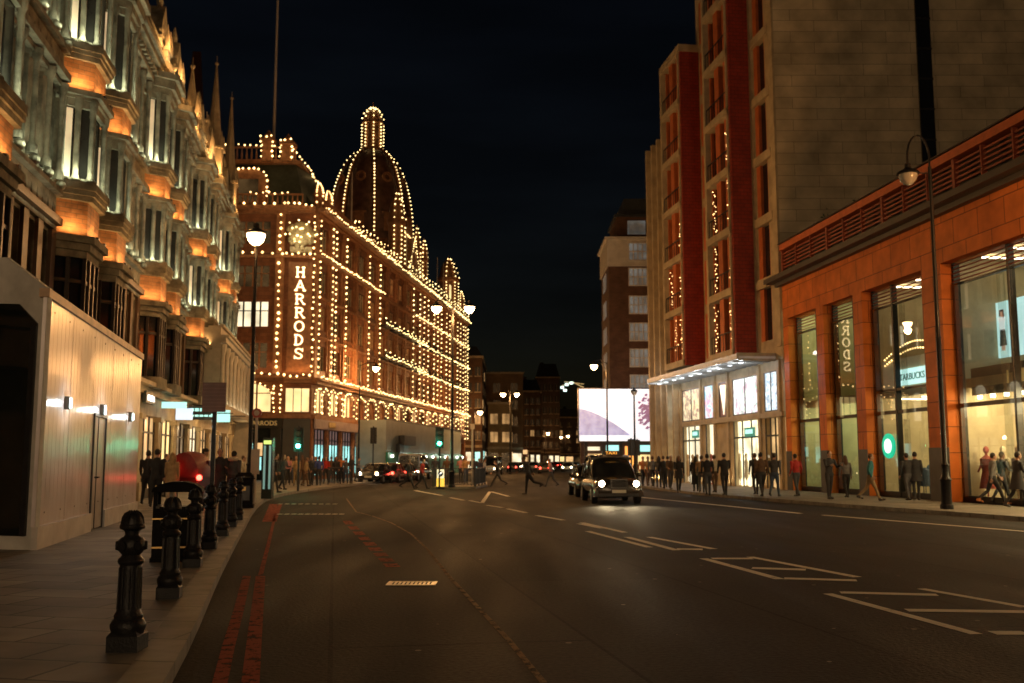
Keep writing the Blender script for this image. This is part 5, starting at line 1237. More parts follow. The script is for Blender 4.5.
mb = MB(FB); mb.box(.9, .6, ztop + .3, 9, 7.5, ztop + 2.6); mb.build('attic', M_BROWN, BB)
mb = MB(FB); mb.box(.7, .4, ztop + 2.6, 9, 7.8, ztop + 2.85); mb.box(1.7, 1, ztop + 2.85, 9, 7, ztop + 4.6); mb.build('attic_roof', M_CREAMP if False else M_SLATE, BB)
for row, py in enumerate((252, 277, 305, 332, 358, 384)):
    zc = at_depth(620, py, YB)[2]
    mb = MB(FB); mb.box(-.06, 2.5, zc - .8, -.01, 5.3, zc + .8); g = mb.build('side_window', M_PALEWIN, BB); mb = MB(FB)
    for y_ in (2.5, 3.9, 5.2): mb.box(-.1, y_, zc - .85, -.061, y_ + .1, zc + .85)
    mb.build('frame', M_CREAMP, g)
    for j, (xc, w_) in enumerate(((2.9, 1.8), (5.6, 1.5))):
        h = 1.75; m_ = M_PALEWIN
        mb = MB(FB); mb.box(xc - w_ / 2, -.05 - (.2 if row == 0 else 0), zc - h / 2, xc + w_ / 2, -.02 - (.2 if row == 0 else 0), zc + h / 2); g = mb.build('window', m_, BB)
        mb = MB(FB); y = -.1 - (.2 if row == 0 else 0)
        n = 4 if w_ > 1 else 1
        for q in range(n + 1): x = xc - w_ / 2 + q * w_ / n; mb.box(x - .05, y, zc - h / 2, x + .05, y + .04, zc + h / 2)
        for q in (0, .5, 1): z = zc - h / 2 + q * h; mb.box(xc - w_ / 2 - .06, y - .01, z - .05, xc + w_ / 2 + .06, y + .05, z + .05)
        mb.build('frame', M_CREAMP, g)
mb = MB(FB); 
for xc in (2.9,): mb.box(xc - .9, .5, ztop + .8, xc + .9, .57, ztop + 2.2)
mb.build('attic_window', M_PALEWIN, BB)
lamp_point((xl + 3, YB - 6, 9.5), 260, (.95, .95, .9), .4, 'street_glow_lamp') if False else None

# billboard
YS = 88
xa, _, z1_ = at_depth(579, 389, YS); xb = at_depth(662, 389, YS)[0]; z0_ = at_depth(579, 441, YS)[2]
FS = frame(xa, YS, 1, 0); WS = xb - xa; HS = z1_ - z0_
bb = thing('billboard', 'big brightly lit billboard with pale lilac mountain shape in front of the brown brick block', 'billboard', (xa, YS, 0))
mb = MB(FS); mb.box(0, 0, z0_, WS, .3, z1_); scr2 = mb.build('screen', mat('billboard_white', (.8, .8, .85), .4, .02, 1, emit=(.84, .92, 1), es=1.0, evar=.08, escale=.3), bb)
mb = MB(FS); pts = [(.02, z0_ + .5)]
for t in [j / 12 for j in range(13)]: pts.append((.02 + t * WS * .62, z0_ + HS * (.62 - .52 * t ** 1.5)))
mb.vprism(pts + [(WS * .62, z0_ + .5)][::1], -.03, -.003); mb.build('lilac_mountain', mat('print_lilac', (.4, .4, .6), .5, .1, 1, emit=(.34, .36, .56), es=.95, evar=.25, escale=2), scr2)
mb = MB(FS); cx_, cz_ = WS * .84, z0_ + HS * .55
for k in range(160):
    a = RND.uniform(0, 6.28); r_ = RND.uniform(.1, 1.3); x = cx_ + r_ * math.cos(a) * .9; z = cz_ + r_ * math.sin(a) * 1.2; s = RND.uniform(.08, .22)
    if x > WS - .3 or x < 0: continue
    mb.vprism([(x - s, z), (x, z - s * .5), (x + s, z + s * .3), (x, z + s)], -.03 - k * .0003, -.004)
mb.build('plum_branch', mat('print_plum', (.3, .15, .3), .5, .3, 3, emit=(.22, .13, .20), es=.9), scr2)
mb = MB(FS); mb.box(-.1, -.05, z0_ - .12, WS, .35, z0_ - .003); mb.box(-.1, -.05, z1_, WS, .35, z1_ + .1); mb.box(-.12, -.05, z0_, -.003, .35, z1_); mb.build('frame', M_DARKMETAL, bb)
mb = MB(FS)
for x in (.6, WS * .5, WS - .6): mb.box(x - .15, .35, 0, x + .15, .6, z1_)
mb.build('posts', M_DARKMETAL, bb)
# lamp cluster on its corner
cl = thing('floodlight_cluster', 'pale cyan lit bracket of floodlights on the top left corner of the billboard', 'floodlight', (xa - .8, YS - .3, z1_ + .1))
Tq = Matrix.Translation((xa - .8, YS - .3, z1_ + .1))
mb = MB(Tq); mb.tube([(1.2, 0, .0), (.2, 0, .5), (-.8, 0, .1)], .06, 6); mb.tube([(1.2, 0, .3), (-.5, 0, .5)], .05, 6); mb.build('bracket', mat('pale_bracket', (.4, .5, .5), .4, .2, 3), cl)
for k, (dx, dz) in enumerate(((-.7, -.1), (-.3, .15), (-.45, -.35), (.1, .3))): mb = MB(Tq); mb.cbox(dx, -.1, dz, .3, .2, .2); mb.build('flood_head', mat('cyan_flood', (.7, .9, .9), .4, .02, 2, emit=(.6, .95, .95), es=1.6), cl)
# low shops under and beside the billboard
lo = thing('low_shop_parade', 'low parade of shops with green and white lit signs beneath the billboard', 'building', (6.6, 100, 0))
mb = MB(); mb.box(6.6, 96.2, 0, 17, 97.9, 3.6); mb.build('wall', M_BROWN, lo)
for xa_, xb_, za, zb, m_ in ((7.0, 8.6, .4, 2.3, M_LITWARM), (9.0, 10.2, 2.45, 3.1, M_SC), (9.0, 10.4, .4, 2.2, M_LITYEL), (10.8, 11.6, .5, 3.0, mat('orange_lit_sign', (.9, .4, .1), .4, .1, 2, emit=(1, .4, .08), es=1.4)), (11.9, 13.6, .4, 2.2, M_LITYEL), (12.2, 13.7, 2.5, 3.1, M_SC), (7.1, 8.4, 2.6, 2.95, M_LITPALE)):
    mb = MB(); mb.box(xa_, 96.05, za, xb_, 96.17, zb); mb.build('lit_window' if m_ is not M_SC else 'lit_sign', m_, lo)

# ------------------------------------------------------------------ far street
M_FARLIT = mat('far_lit_window', (.2, .15, .1), .4, .2, 2, emit=(1, .55, .2), es=.35, evar=.6, escale=.5)
M_FARDK = mat('far_dark_window', (.012, .011, .01), .3, .2, 2)
def block(px0, px1, pytop, Y, depth, col, label, storeys, nwin, litp, seed, roof=None):
    r = random.Random(seed)
    x0_ = at_depth(px0, 450, Y)[0]; x1_ = at_depth(px1, 450, Y)[0]; zt = at_depth(512, pytop, Y)[2]; Wd = x1_ - x0_
    t = thing('street_building', label, 'building', (x0_, Y, 0)); F_ = frame(x0_, Y, 1, 0)
    mw = brickmat('far_brick_%d' % seed, col, tuple(c * .8 for c in col), tuple(c * .6 for c in col), .6, .2, .01, .8, .3, .5, .2)
    mb = MB(F_); mb.box(0, 0, 0, Wd, depth, zt); mb.build('wall', mw, t)
    mb = MB(F_); mb.box(-.2, -.3, zt, Wd + .2, depth, zt + .35); mb.box(-.05, -.2, 3.7, Wd + .05, -.003, 4.1); mb.build('cornice', M_STONE2, t)
    if roof: mb = MB(F_); mb.prism([(0, 0), (Wd, 0), (Wd, depth), (0, depth)], zt + .35, zt + roof, 0, [(1, 1.5), (Wd - 1, 1.5), (Wd - 1, depth - 1), (1, depth - 1)]); rf = mb.build('roof', M_SLATE, t); mb = MB(F_); mb.cbox(Wd * .3, depth * .4, zt + .35, 1, .7, roof + 1); mb.build('chimney', mw, rf)
    mb = MB(F_)
    for face, L_ in (('f', Wd), ('s', depth)):
        nn = nwin if face == 'f' else max(2, int(depth / 4))
        for s in range(storeys):
            z = 4.9 + s * (zt - 5.2) / storeys
            for j in range(nn):
                c = (j + .5) * L_ / nn; hw = min(.65, L_ / nn * .32); hh = (zt - 5.2) / storeys * .55
                m_ = M_FARLIT if r.random() < litp else M_FARDK
                mb2 = MB(F_)
                if face == 'f': mb2.box(c - hw, -.08, z, c + hw, -.004, z + hh)
                else:
                    xs_ = Wd if x1_ < 2 else 0
                    mb2.box(xs_ - .08 if xs_ == 0 else xs_ + .004, c - hw, z, xs_ - .004 if xs_ == 0 else xs_ + .08, c + hw, z + hh)
                w_ = mb2.build('window', m_, t)
                if face == 'f': mb2 = MB(F_); mb2.box(c - hw - .1, -.16, z - .15, c + hw + .1, -.004, z - .003); mb2.box(c - .04, -.12, z, c + .04, -.081, z + hh); mb2.build('sill', M_STONE2, w_)
    for j in range(max(2, nwin)):
        L_ = Wd / max(2, nwin); m_ = [M_LITWARM, M_LITYEL, M_LITPALE, M_SC, M_HWIN][r.randrange(5)]
        mb2 = MB(F_); mb2.box(j * L_ + .3, -.1, .4, (j + 1) * L_ - .3, -.004, 3.0); mb2.build('shopfront', m_, t)
    xs_ = Wd if x1_ < 2 else 0
    for j in range(max(2, int(depth / 5))):
        m_ = [M_LITWARM, M_LITYEL, M_LITPALE, M_LITCYAN, M_HWIN][r.randrange(5)]; L_ = depth / max(2, int(depth / 5))
        mb2 = MB(F_); mb2.box(xs_ - .1 if xs_ == 0 else xs_ + .004, j * L_ + .5, .4, xs_ - .004 if xs_ == 0 else xs_ + .1, (j + 1) * L_ - .5, 3.2); mb2.build('shopfront', m_, t)
    return t
block(455, 482, 358, 158, 22, (.10, .055, .03), 'dark brown building just beyond the far corner turret of the store', 5, 3, .12, 3, 2)
block(470, 523, 374, 185, 26, (.16, .10, .05), 'lamp-lit tan stone building behind the double-headed street lamp', 4, 3, .05, 4)
block(488, 512, 404, 176, 8, (.22, .16, .08), 'low pale building with glowing yellow upper windows at the far left of the street', 2, 2, .9, 9)
block(518, 541, 392, 235, 24, (.08, .05, .03), 'narrow dark building in the middle distance with few lit windows', 5, 4, .1, 5, 3)
block(536, 560, 378, 270, 30, (.09, .06, .045), 'distant gabled dark brick building closing the left side of the street', 6, 4, .08, 6, 4)
block(556, 592, 418, 330, 30, (.06, .045, .04), 'lowest and farthest dark building at the vanishing end of the street', 4, 4, .1, 7, 3)
block(598, 625, 405, 140, 30, (.07, .05, .035), 'dark low building half hidden behind the lit billboard', 4, 3, .05, 8)
# ------------------------------------------------------------------ street furniture
def tm(x, y, z=0.0, rz=0.0): return Matrix.Translation((x, y, z)) @ Matrix.Rotation(rz, 4, 'Z')
KP = .12
# cast iron bollards
bo = thing('bollard', 'nearest and largest black cast-iron bollard with a domed knob top on the left pavement', 'bollard', (0, 0, KP), 0, 'black bollards along the left kerb')
mb = MB(tm(0, 0, KP))
mb.lathe(0, 0, [(.215, 0), (.215, .12), (.17, .155)], 4, 0, rad(45))
mb.build('plinth', M_BLACKIRON, bo)
mb = MB(tm(0, 0, KP))
mb.lathe(0, 0, [(.15, .13), (.168, .17), (.172, .2), (.15, .235), (.135, .245), (.14, .27), (.118, .30), (.112, .32), (.108, .45), (.104, .60), (.102, .66), (.118, .67), (.128, .69), (.118, .71), (.095, .725), (.088, .74)], 20)
for k in range(10):
    a = 2 * math.pi * k / 10; c, s = math.cos(a), math.sin(a)
    mb.tube([(c * .112, s * .112, .32), (c * .105, s * .105, .64)], .011, 5)
mb.build('shaft', M_BLACKIRON, bo, True)
mb = MB(tm(0, 0, KP))
mb.lathe(0, 0, [(.085, .735), (.10, .75), (.128, .78), (.135, .81), (.128, .85), (.10, .875), (.075, .885), (.066, .90), (.072, .925), (.09, .935), (.118, .945), (.124, .96), (.118, .975), (.112, .98), (.110, 1.0), (.10, 1.03), (.078, 1.06), (.045, 1.078), (.012, 1.083)], 20)
for k in range(6):
    a = 2 * math.pi * (k + .25) / 6; mb.tube([(math.cos(a) * .118, math.sin(a) * .118, .812), (math.cos(a) * .15, math.sin(a) * .15, .812)], [.042, .034], 10)
for k in range(8):
    a = 2 * math.pi * k / 8; mb.tube([(math.cos(a) * r_, math.sin(a) * r_, z_) for r_, z_ in ((.113, .985), (.103, 1.03), (.08, 1.062), (.03, 1.085))], .008, 4)
mb.build('domed_head', M_BLACKIRON, bo, True)
bp_ = [(127, 650), (169, 598), (192.5, 567), (209, 549), (222, 536), (231, 527), (238, 520)]
bl = ['second black bollard from the front, standing before the hooded litter bin', 'third black bollard from the front, just right of the hooded litter bin', 'fourth black bollard from the front along the left kerb', 'fifth black bollard from the front along the left kerb', 'sixth black bollard, before the square black bin', 'last and smallest black bollard, close to the square black bin']
x, y = G(*bp_[0], KP); bo.location = (x, y, KP); bo.scale = (.8, .8, 1)
for p, l_ in zip(bp_[1:], bl):
    x, y = G(*p, KP); copy_thing(bo, (x, y, KP), rad(10), l_)
M_BIN = mat('matt_black_bin', (.008, .008, .009), .75, .3, 6, spec=.08)
# hooded litter bin
x, y = G(176, 560, KP)
hb = thing('litter_bin', 'black hooded litter bin with open slots behind the second bollard', 'bin', (x, y, KP), rad(14)); T_ = tm(x, y, KP, rad(14))
mb = MB(T_); 
mb.box(-.33, -.3, .06, -.29, .3, .82); mb.box(.29, -.3, .06, .33, .3, .82); mb.box(-.29, .26, .06, .29, .3, .78); mb.box(-.29, -.3, .06, .29, -.26, .78); mb.box(-.35, -.32, 0, .35, .32, .06); mb.build('body', M_BIN, hb)
mb = MB(T_); mb.box(-.335, -.31, .2, .335, -.3, .225); mb.box(-.34, -.315, .62, .34, -.301, .64); mb.build('gold_band', mat('brass_band', (.5, .33, .12), .35, .2, 3, metal=.7), hb)
mb = MB(T_)
for sx in (-1, 1):
    for sy in (-1, 1): mb.cbox(sx * .3, sy * .26, .82, .06, .06, .22)
pts = [(-.36, 1.02), (-.34, 1.08), (-.24, 1.14), (-.1, 1.17), (.1, 1.17), (.24, 1.14), (.34, 1.08), (.36, 1.02)]
mb.vprism(pts[::-1], -.34, .34); mb.build('hood', M_BIN, hb)
# square bin
x, y = G(244, 508, KP); sb = thing('litter_bin', 'square black litter bin beyond the row of bollards', 'bin', (x, y, KP), rad(10)); T_ = tm(x, y, KP, rad(10))
mb = MB(T_); mb.cbox(0, 0, 0, .6, .55, .12); mb.cbox(0, 0, .12, .54, .5, .78); mb.build('body', M_BIN, sb)
mb = MB(T_); mb.cbox(0, -.255, .25, .36, .012, .45); mb.build('front_plate', M_DARKMETAL, sb); mb = MB(T_); mb.cbox(0, 0, .9, .6, .56, .05); mb.prism([(-.28, -.26), (.28, -.26), (.28, .26), (-.28, .26)], 1.0, 1.12, 0, [(-.18, -.16), (.18, -.16), (.18, .16), (-.18, .16)])
for sx in (-1, 1):
    for sy in (-1, 1): mb.cbox(sx * .24, sy * .22, .95, .05, .05, .06)
mb.build('lid', M_BIN, sb)
mb = MB(T_); mb.cbox(0, -.262, .55, .12, .008, .12); mb.build('emblem', MATS['brass_band'], sb)
# street lamps
def lantern(mb_shade, mb_globe, x, y, z, s=1.0):
    mb_shade.lathe(x, y, [(.05 * s, z + .42 * s), (.09 * s, z + .4 * s), (.1 * s, z + .26 * s), (.34 * s, z + .12 * s), (.36 * s, z + .06 * s), (.3 * s, z + .055 * s)], 14)
    mb_globe.lathe(x, y, [(.29 * s, z + .05 * s), (.29 * s, z - .02 * s), (.24 * s, z - .16 * s), (.14 * s, z - .27 * s), (.03 * s, z - .32 * s)], 14)
def street_lamp(x, y, zl, label, arms=((0, 0),), power=600, lit=True, z0=KP, swan=False, col=SODIUM, s=1.0, post=None):
    t = thing('street_lamp', label, 'street lamp', (x, y, z0), 0, None)
    T = tm(x, y, z0); h = zl - z0
    mb = MB(T); mb.lathe(0, 0, [(.2, 0), (.2, .12), (.16, .16), (.16, .85), (.19, .9), (.12, 1.0), (.1, 1.3), (.13, 1.36), (.085, 1.42), (.075, h * .5), (.09, h * .5 + .05), (.07, h * .5 + .1), (.055, h + .3)], 12)
    mb.build('post', post or M_BLACKIRON, t, True)
    ms, mg = MB(T), MB(T); ma = MB(T)
    for dx, dy in arms:
        if swan:
            pts = [(0, 0, h + .2)] + [(dx / 2 + -dx / 2 * math.cos(a), dy / 2 - dy / 2 * math.cos(a), h + .6 + .75 * math.sin(a)) for a in [math.pi * j / 10 for j in range(11)]] + [(dx, dy, h + .42)]
            ma.tube(pts, .035, 6); ma.tube([(0, 0, h + .1), (dx * .6, dy * .6, h + .1)], .02, 5)
        elif abs(dx) + abs(dy) > .01:
            ma.tube([(0, 0, h + .2), (dx * .5, dy * .5, h + .5), (dx, dy, h + .46)], .035, 6); ma.tube([(0, 0, h - .3), (dx * .7, dy * .7, h + .42)], .02, 5)
        lantern(ms, mg, dx, dy, h, s)
        ms2, mg2 = MB(T), MB(T); lantern(ms2, mg2, dx, dy, h, s)
        ln = ms2.build('lantern', M_BLACKIRON, t, True)
        mg2.build('globe', M_GLOBE if lit else mat('clear_lamp_globe', (.35, .33, .28), .1, .1, 2, spec=.8), ln, True)
        if lit: lamp_point((x + dx, y + dy, zl - .48), power, col, .2, 'street_light')
    if ma.v: ma.build('arm', M_BLACKIRON, t)
    return t
def lamp_at(px, py, D, *a, **k):
    X, Y, Z = at_depth(px, py, D); return X, Y, Z
X, Y, Z = at_depth(256, 236, 36.5); Xp = at_depth(251.5, 400, 36.5)[0]
street_lamp(Xp, Y, Z, 'tall lit street lamp on the left kerb before the department store', ((X - Xp, 0),), 600, s=1.15)
X, Y, Z = at_depth(453, 308, 57)
street_lamp(X, Y, Z, 'tall double-headed lit street lamp standing on the traffic island', ((-.95, 0), (.95, 0)), 2000, s=1.0)
X, Y, Z = at_depth(376, 368, 88); Xp = X - 1.4
street_lamp(Xp, Y, Z, 'single-arm lit street lamp in front of the store windows', ((1.4, 0),), 1500, s=1.05)
X, Y, Z = at_depth(510, 394, 123); street_lamp(X, Y, Z, 'double-headed lit street lamp far down the middle of the road', ((-.85, 0), (.85, 0)), 2500, s=1.1, z0=0.0)
for px, py, D, l_ in ((480, 412, 150, 'lit street lamp just right of the far store turret corner'), (497, 417, 187, 'small lit street lamp, left one of a distant pair before tan building'), (505, 421, 205, 'small lit street lamp, right one of a distant pair before tan building'), (531, 427, 240, 'lit street lamp alone before the narrow dark far building'), (568, 436, 300, 'farthest faint street lamp beside the left edge of the billboard'), (575, 440, 340, 'tiny farthest street lamp glowing left of billboard foot'), (548, 433, 255, 'tiny amber street lamp, first of the far chain left of the billboard'), (554, 435, 290, 'tiny amber street lamp, second of the far chain left of the billboard'), (561, 437, 330, 'tiny amber street lamp, third of the far chain left of the billboard'), (488, 430, 230, 'tiny street lamp low between the two distant lamps and the store'), (522, 436, 300, 'tiny street lamp low beyond the double-headed lamp'), (541, 441, 380, 'faintest tiny street lamp low in the street gap')):
    X, Y, Z = at_depth(px, py, D); street_lamp(X - .8, Y, Z, l_, ((.8, 0),), 2200, s=1.35, z0=0.0)
X, Y, Z = at_depth(594, 366, 82); Xp = at_depth(607, 400, 82)[0]
street_lamp(Xp, Y, Z, 'lit street lamp with a left arm standing before the bright billboard', ((X - Xp, 0),), 1500, s=1.0, z0=0.0)
X, Y, Z = at_depth(634, 392, 74); street_lamp(X, Y, Z, 'dark unlit lamp post before the right part of the billboard', ((0, 0),), 0, False, z0=0.0, s=.8)
x, y = G(947, 509, KP); X, Y, Z = at_depth(908, 176, y); 
street_lamp(x, y, Z, 'tall black swan-neck street lamp with unlit lantern before the orange building', ((X - x, 0),), 0, False, swan=True)
# unseen lamps: one lights the foreground, the rest are added to brighten facades
street_lamp(-2.2, -6, 10, 'street lamp on the left kerb nearest to the viewpoint', ((.0, 0),), 90, s=1.1)
for x_, y_, l_ in ((9, -32, 'first unseen street lamp added behind the viewpoint to light the side wall'), (-4, -38, 'second unseen street lamp added behind the viewpoint to light the side wall'), (12, -62, 'third unseen street lamp added behind the viewpoint to light the side wall')): street_lamp(x_, y_, 10.5, l_, ((0, 0),), 12000, s=1.2, z0=0.0, col=(1, .66, .36))
street_lamp(17.3, 25, 10.0, 'unseen street lamp added out of view at right to brighten the orange building', ((-1.0, 0),), 2000, swan=True)
street_lamp(12.2, 47, 10.5, 'x', ((-1.0, 0),), 1, swan=True) if False else None
# brown direction panel
X, Y, Z = at_depth(214, 397, 25.5)
dp = thing('direction_sign', 'large brown direction panel seen from behind on a dark post over the left pavement', 'sign', (X, Y, KP)); T_ = tm(X, Y, 0, rad(6))
mb = MB(T_); mb.box(-.03, .02, KP, .07, .12, Z - .3); mb.build('post', M_BLACKIRON, dp)
mb = MB(T_); mb.box(-.29, -.02, Z - .38, .3, .015, Z + .37); pn = mb.build('panel', mat('brown_sign_back', (.16, .075, .055), .5, .2, 3), dp)
mb = MB(T_); 
for k in range(8): mb.box(-.27, -.04, Z - .34 + k * .092, .28, -.021, Z - .325 + k * .092)
mb.build('panel_ribs', mat('brown_rib', (.22, .11, .08), .5, .2, 3), pn)
# bus stop pole
X, Y, Z = at_depth(257, 413, 36); 
bs = thing('bus_stop', 'slim pale bus stop pole with a red roundel on top and a timetable case', 'bus stop', (X, Y, KP)); T_ = tm(X, Y, 0)
M_PP = mat('pale_post_paint', (.5, .42, .34), .45, .15, 3)
mb = MB(T_); mb.tube([(0, 0, KP), (0, 0, Z - .12)], .05, 8); mb.build('pole', M_PP, bs)
mb = MB(T_); mb.tube([(0, -.05, Z), (0, .05, Z)], .17, 16); f = mb.build('roundel', mat('roundel_red', (.4, .06, .04), .4, .1, 3), bs)
mb = MB(T_); mb.tube([(0, -.056, Z), (0, -.051, Z)], .1, 16); mb.build('roundel_centre', M_PP, f)
_, _, za = at_depth(257, 474, 36); _, _, zb = at_depth(257, 449, 36)
mb = MB(T_); mb.box(-.14, -.1, za, .16, -.05, zb); mb.build('timetable_case', M_PP, bs)
# lit totem
X, Y, Z = at_depth(269, 438, 40)
lt = thing('information_totem', 'dark upright totem with two vertical cyan light strips on the kerb', 'totem', (X, Y, KP)); T_ = tm(X, Y, 0)
mb = MB(T_); mb.box(-.2, -.2, KP, .2, .2, Z); mb.build('body', mat('dark_totem_body', (.02, .03, .03), .25, .1, 3), lt)
for dx in (-.11, .1): mb = MB(T_); mb.box(dx - .03, -.23, .5, dx + .05, -.202, Z - .3); mb.build('light_strip', mat('cyan_strip', (.4, .8, .8), .4, .02, 2, emit=(.30, .70, .70), es=.25), lt)
mb = MB(T_); mb.box(-.15, -.22, Z - .25, .15, -.203, Z - .1); mb.build('header_light', mat('yellow_green_header', (.6, .7, .2), .4, .02, 2, emit=(.6, .8, .2), es=1.2), lt)
# traffic signals
M_GREENL = mat('green_signal_lens', (.1, .9, .5), .3, .02, 2, emit=(.05, 1, .5), es=45)
M_OFFL = mat('dark_signal_lens', (.06, .03, .02), .25, .1, 3)
def signal(px, py_l, D, label, lit, z0=0.0, facing=0.0, sgn=1):
    X, Y, Z = at_depth(px, py_l, D); t = thing('traffic_light', label, 'traffic light', (X, Y, z0)); T = tm(X, Y, 0, facing)
    mb = MB(T); mb.tube([(0, .12, z0), (0, .12, Z + 1.0)], .055, 8); mb.build('pole', M_DARKMETAL, t)
    mb = MB(T); mb.box(-.16, -.1, Z - .2, .16, .1, Z + .85); mb.box(-.24, .0, Z - .27, .24, .03, Z + .92); hd = mb.build('signal_head', mat('signal_black', (.015, .015, .015), .5, .1, 3), t)
    for k in range(3):
        z = Z + k * .31
        mb = MB(T); mb.tube([(0, -.135, z), (0, -.101, z)], .11, 14); mb.build('lens', M_GREENL if (lit and k == 0) else M_OFFL, hd)
        mb = MB(T); mb.tube([(x_, -.24, z_) for x_, z_ in []] or [(0, -.3, z + .13), (0, -.1, z + .13)], .02, 4); mb.box(-.12, -.28, z + .105, .12, -.1, z + .12); mb.build('hood', MATS['signal_black'], hd)
    if lit: lamp_point((X - .25, Y - .9, Z), 30, (.05, 1, .5), .15, 'green_light')
    return t
signal(298.5, 446, 50, 'traffic light showing green before the crowd at the store corner', True, KP)
signal(439.5, 443.5, 57.8, 'traffic light showing green on the traffic island', True)
signal(631, 452, 72, 'unlit traffic light facing away right of the taxi, left of a pair', False, facing=rad(180))
signal(637, 452, 76, 'unlit traffic light facing away right of the taxi, right of a pair', False, facing=rad(180))
signal(373.5, 440, 74, 'dark traffic light facing away before the grey works hoarding', False, facing=rad(180))
# traffic island with railings
xa, ya = G(431, 489, 0); xb, yb = G(478, 487.5, 0)
isl = MB(); isl.prism([(xa, ya), (xb, ya), (xb + .5, ya + 6), (xb + .3, ya + 14), (xa + 1.5, ya + 14), (xa + .3, ya + 6)], 0, .13); tag(isl.build('traffic_island', M_KERB), kind='structure')
def railing(p, q, label, h=1.05, z0=.13, st=.12):
    p = Vector(p); q = Vector(q); t = thing('guard_railing', label, 'railing', (p.x, p.y, z0)); L_ = (q - p).length; F_ = frame(p.x, p.y, q.x - p.x, q.y - p.y)
    mb = MB(F_); mb.tube([(0, 0, z0 + h), (L_, 0, z0 + h)], .028, 6); mb.tube([(0, 0, z0 + .12), (L_, 0, z0 + .12)], .02, 6); mb.build('rails', M_DARKMETAL, t)
    mb = MB(F_); k = .1
    while k < L_: mb.tube([(k, 0, z0 + .12), (k, 0, z0 + h)], .009, 4); k += st
    mb.build('bars', M_DARKMETAL, t)
    n = max(1, round(L_ / 2))
    for k in range(n + 1): mb = MB(F_); mb.tube([(k * L_ / n, 0, z0), (k * L_ / n, 0, z0 + h + .06)], .045, 8); mb.build('post', M_DARKMETAL, t)
railing((xa + .1, ya + .2), (xb - .1, ya + .2), 'black guard railing along the near end of the traffic island')
railing((xb - .05, ya + .45), (xb + .35, ya + 6), 'black guard railing along the right side of the traffic island')
railing((xa + .15, ya + .45), (xa + .4, ya + 6), 'black guard railing along the left side of the traffic island')
a_ = G(328, 484.5, KP); b_ = G(352, 483, KP); railing((a_[0], a_[1]), (b_[0], b_[1]), 'black guard railing before the crowd at the store display windows', z0=KP)
# keep-left bollard
x, y = G(440.5, 490, 0); y = ya - .15; x = at_depth(440.5, 480, y)[0]
kb = thing('traffic_bollard', 'lit yellow and white keep-left bollard at the nose of the traffic island', 'traffic bollard', (x, y, 0)); T_ = tm(x, y)
mb = MB(T_); mb.box(-.24, -.1, .0, .24, .1, .14); mb.build('base', M_DARKMETAL, kb)
mb = MB(T_); mb.box(-.22, -.09, .14, .22, .09, .62); mb.build('yellow_body', mat('lit_yellow_body', (.9, .6, .05), .4, .05, 2, emit=(1, .62, .08), es=1.1), kb)
mb = MB(T_); mb.prism([(-.2, -.09), (.2, -.09), (.2, .09), (-.2, .09)], .62, 1.12); wb_ = mb.build('white_head', mat('lit_white_body', (.9, .85, .7), .4, .05, 2, emit=(1, .85, .5), es=1.1), kb)
mb = MB(T_); mb.tube([(0, -.11, .87), (0, -.092, .87)], .16, 16); mb.build('disc', mat('keep_left_blue', (.02, .05, .12), .4, .1, 3), wb_)
mb = MB(T_); mb.vprism([(-.1, .78), (-.02, .78), (-.05, .82), (.09, .94), (.06, .97), (-.08, .85), (-.11, .88)], -.122, -.111); mb.build('arrow', M_SW, wb_)
# two slim white posts on the island
for px, tp, l_ in ((472.5, 424, 'slim pale post at the right end of the traffic island'),):
    X, Y, Z = at_depth(px, tp, 58.5); t = thing('sign_post', l_, 'post', (X, Y, .13)); mb = MB(tm(X, Y)); mb.tube([(0, 0, .13), (0, 0, Z)], .055, 8); mb.build('pole', M_PP, t); mb = MB(tm(X, Y)); mb.box(-.12, -.05, Z - .3, .12, .05, Z); mb.build('head', M_PP, t)
# feeder cabinet sized signs: dark street-name gantry
X, Y, Z = at_depth(409, 434, 72)
# ------------------------------------------------------------------ vehicles
M_TYRE = mat('tyre_rubber', (.012, .012, .012), .85, .2, 8, bump=.2)
M_RIM = mat('wheel_rim', (.35, .35, .35), .35, .2, 4, metal=.8)
M_CARGL = mat('car_glass', (.02, .022, .022), .12, .6, 2, spec=.9)
M_HEAD = mat('headlight_on', (1, .9, .7), .3, .02, 2, emit=(1, .82, .5), es=60)
M_HEADFAR = mat('headlight_far', (1, .9, .7), .3, .02, 2, emit=(1, .8, .5), es=22)
M_TAIL = mat('tail_light_on', (.8, .05, .03), .3, .02, 2, emit=(1, .05, .03), es=14)
M_AMB = mat('indicator_amber', (.8, .3, .05), .3, .02, 2, emit=(1, .4, .05), es=1.5)
M_CHROME = mat('chrome_trim', (.6, .6, .58), .15, .1, 4, metal=1)
M_PLATE = mat('number_plate', (.6, .6, .5), .5, .1, 3)
def paintm(n, c): return mat('car_paint_' + n, c, .22, .1, 2, coat=.8)
def ring(y, w, zb, zt, n=20, p=2.8):
    out = []
    for k in range(n):
        a = 2 * math.pi * k / n; c, s = math.cos(a), math.sin(a)
        out.append((w * abs(c) ** (2 / p) * (1 if c >= 0 else -1), y, (zb + zt) / 2 + (zt - zb) / 2 * abs(s) ** (2 / p) * (1 if s >= 0 else -1)))
    return out
def loft(mb, rings, mi=0):
    n = len(rings[0]); vs = [v for r in rings for v in r]; fs = []
    for j in range(len(rings) - 1):
        for k in range(n): fs.append((j * n + k, (j + 1) * n + k, (j + 1) * n + (k + 1) % n, j * n + (k + 1) % n))
    fs.append(tuple(range(n))); q = (len(rings) - 1) * n; fs.append(tuple(range(q + n - 1, q - 1, -1)))
    mb.add(vs, fs, mi)
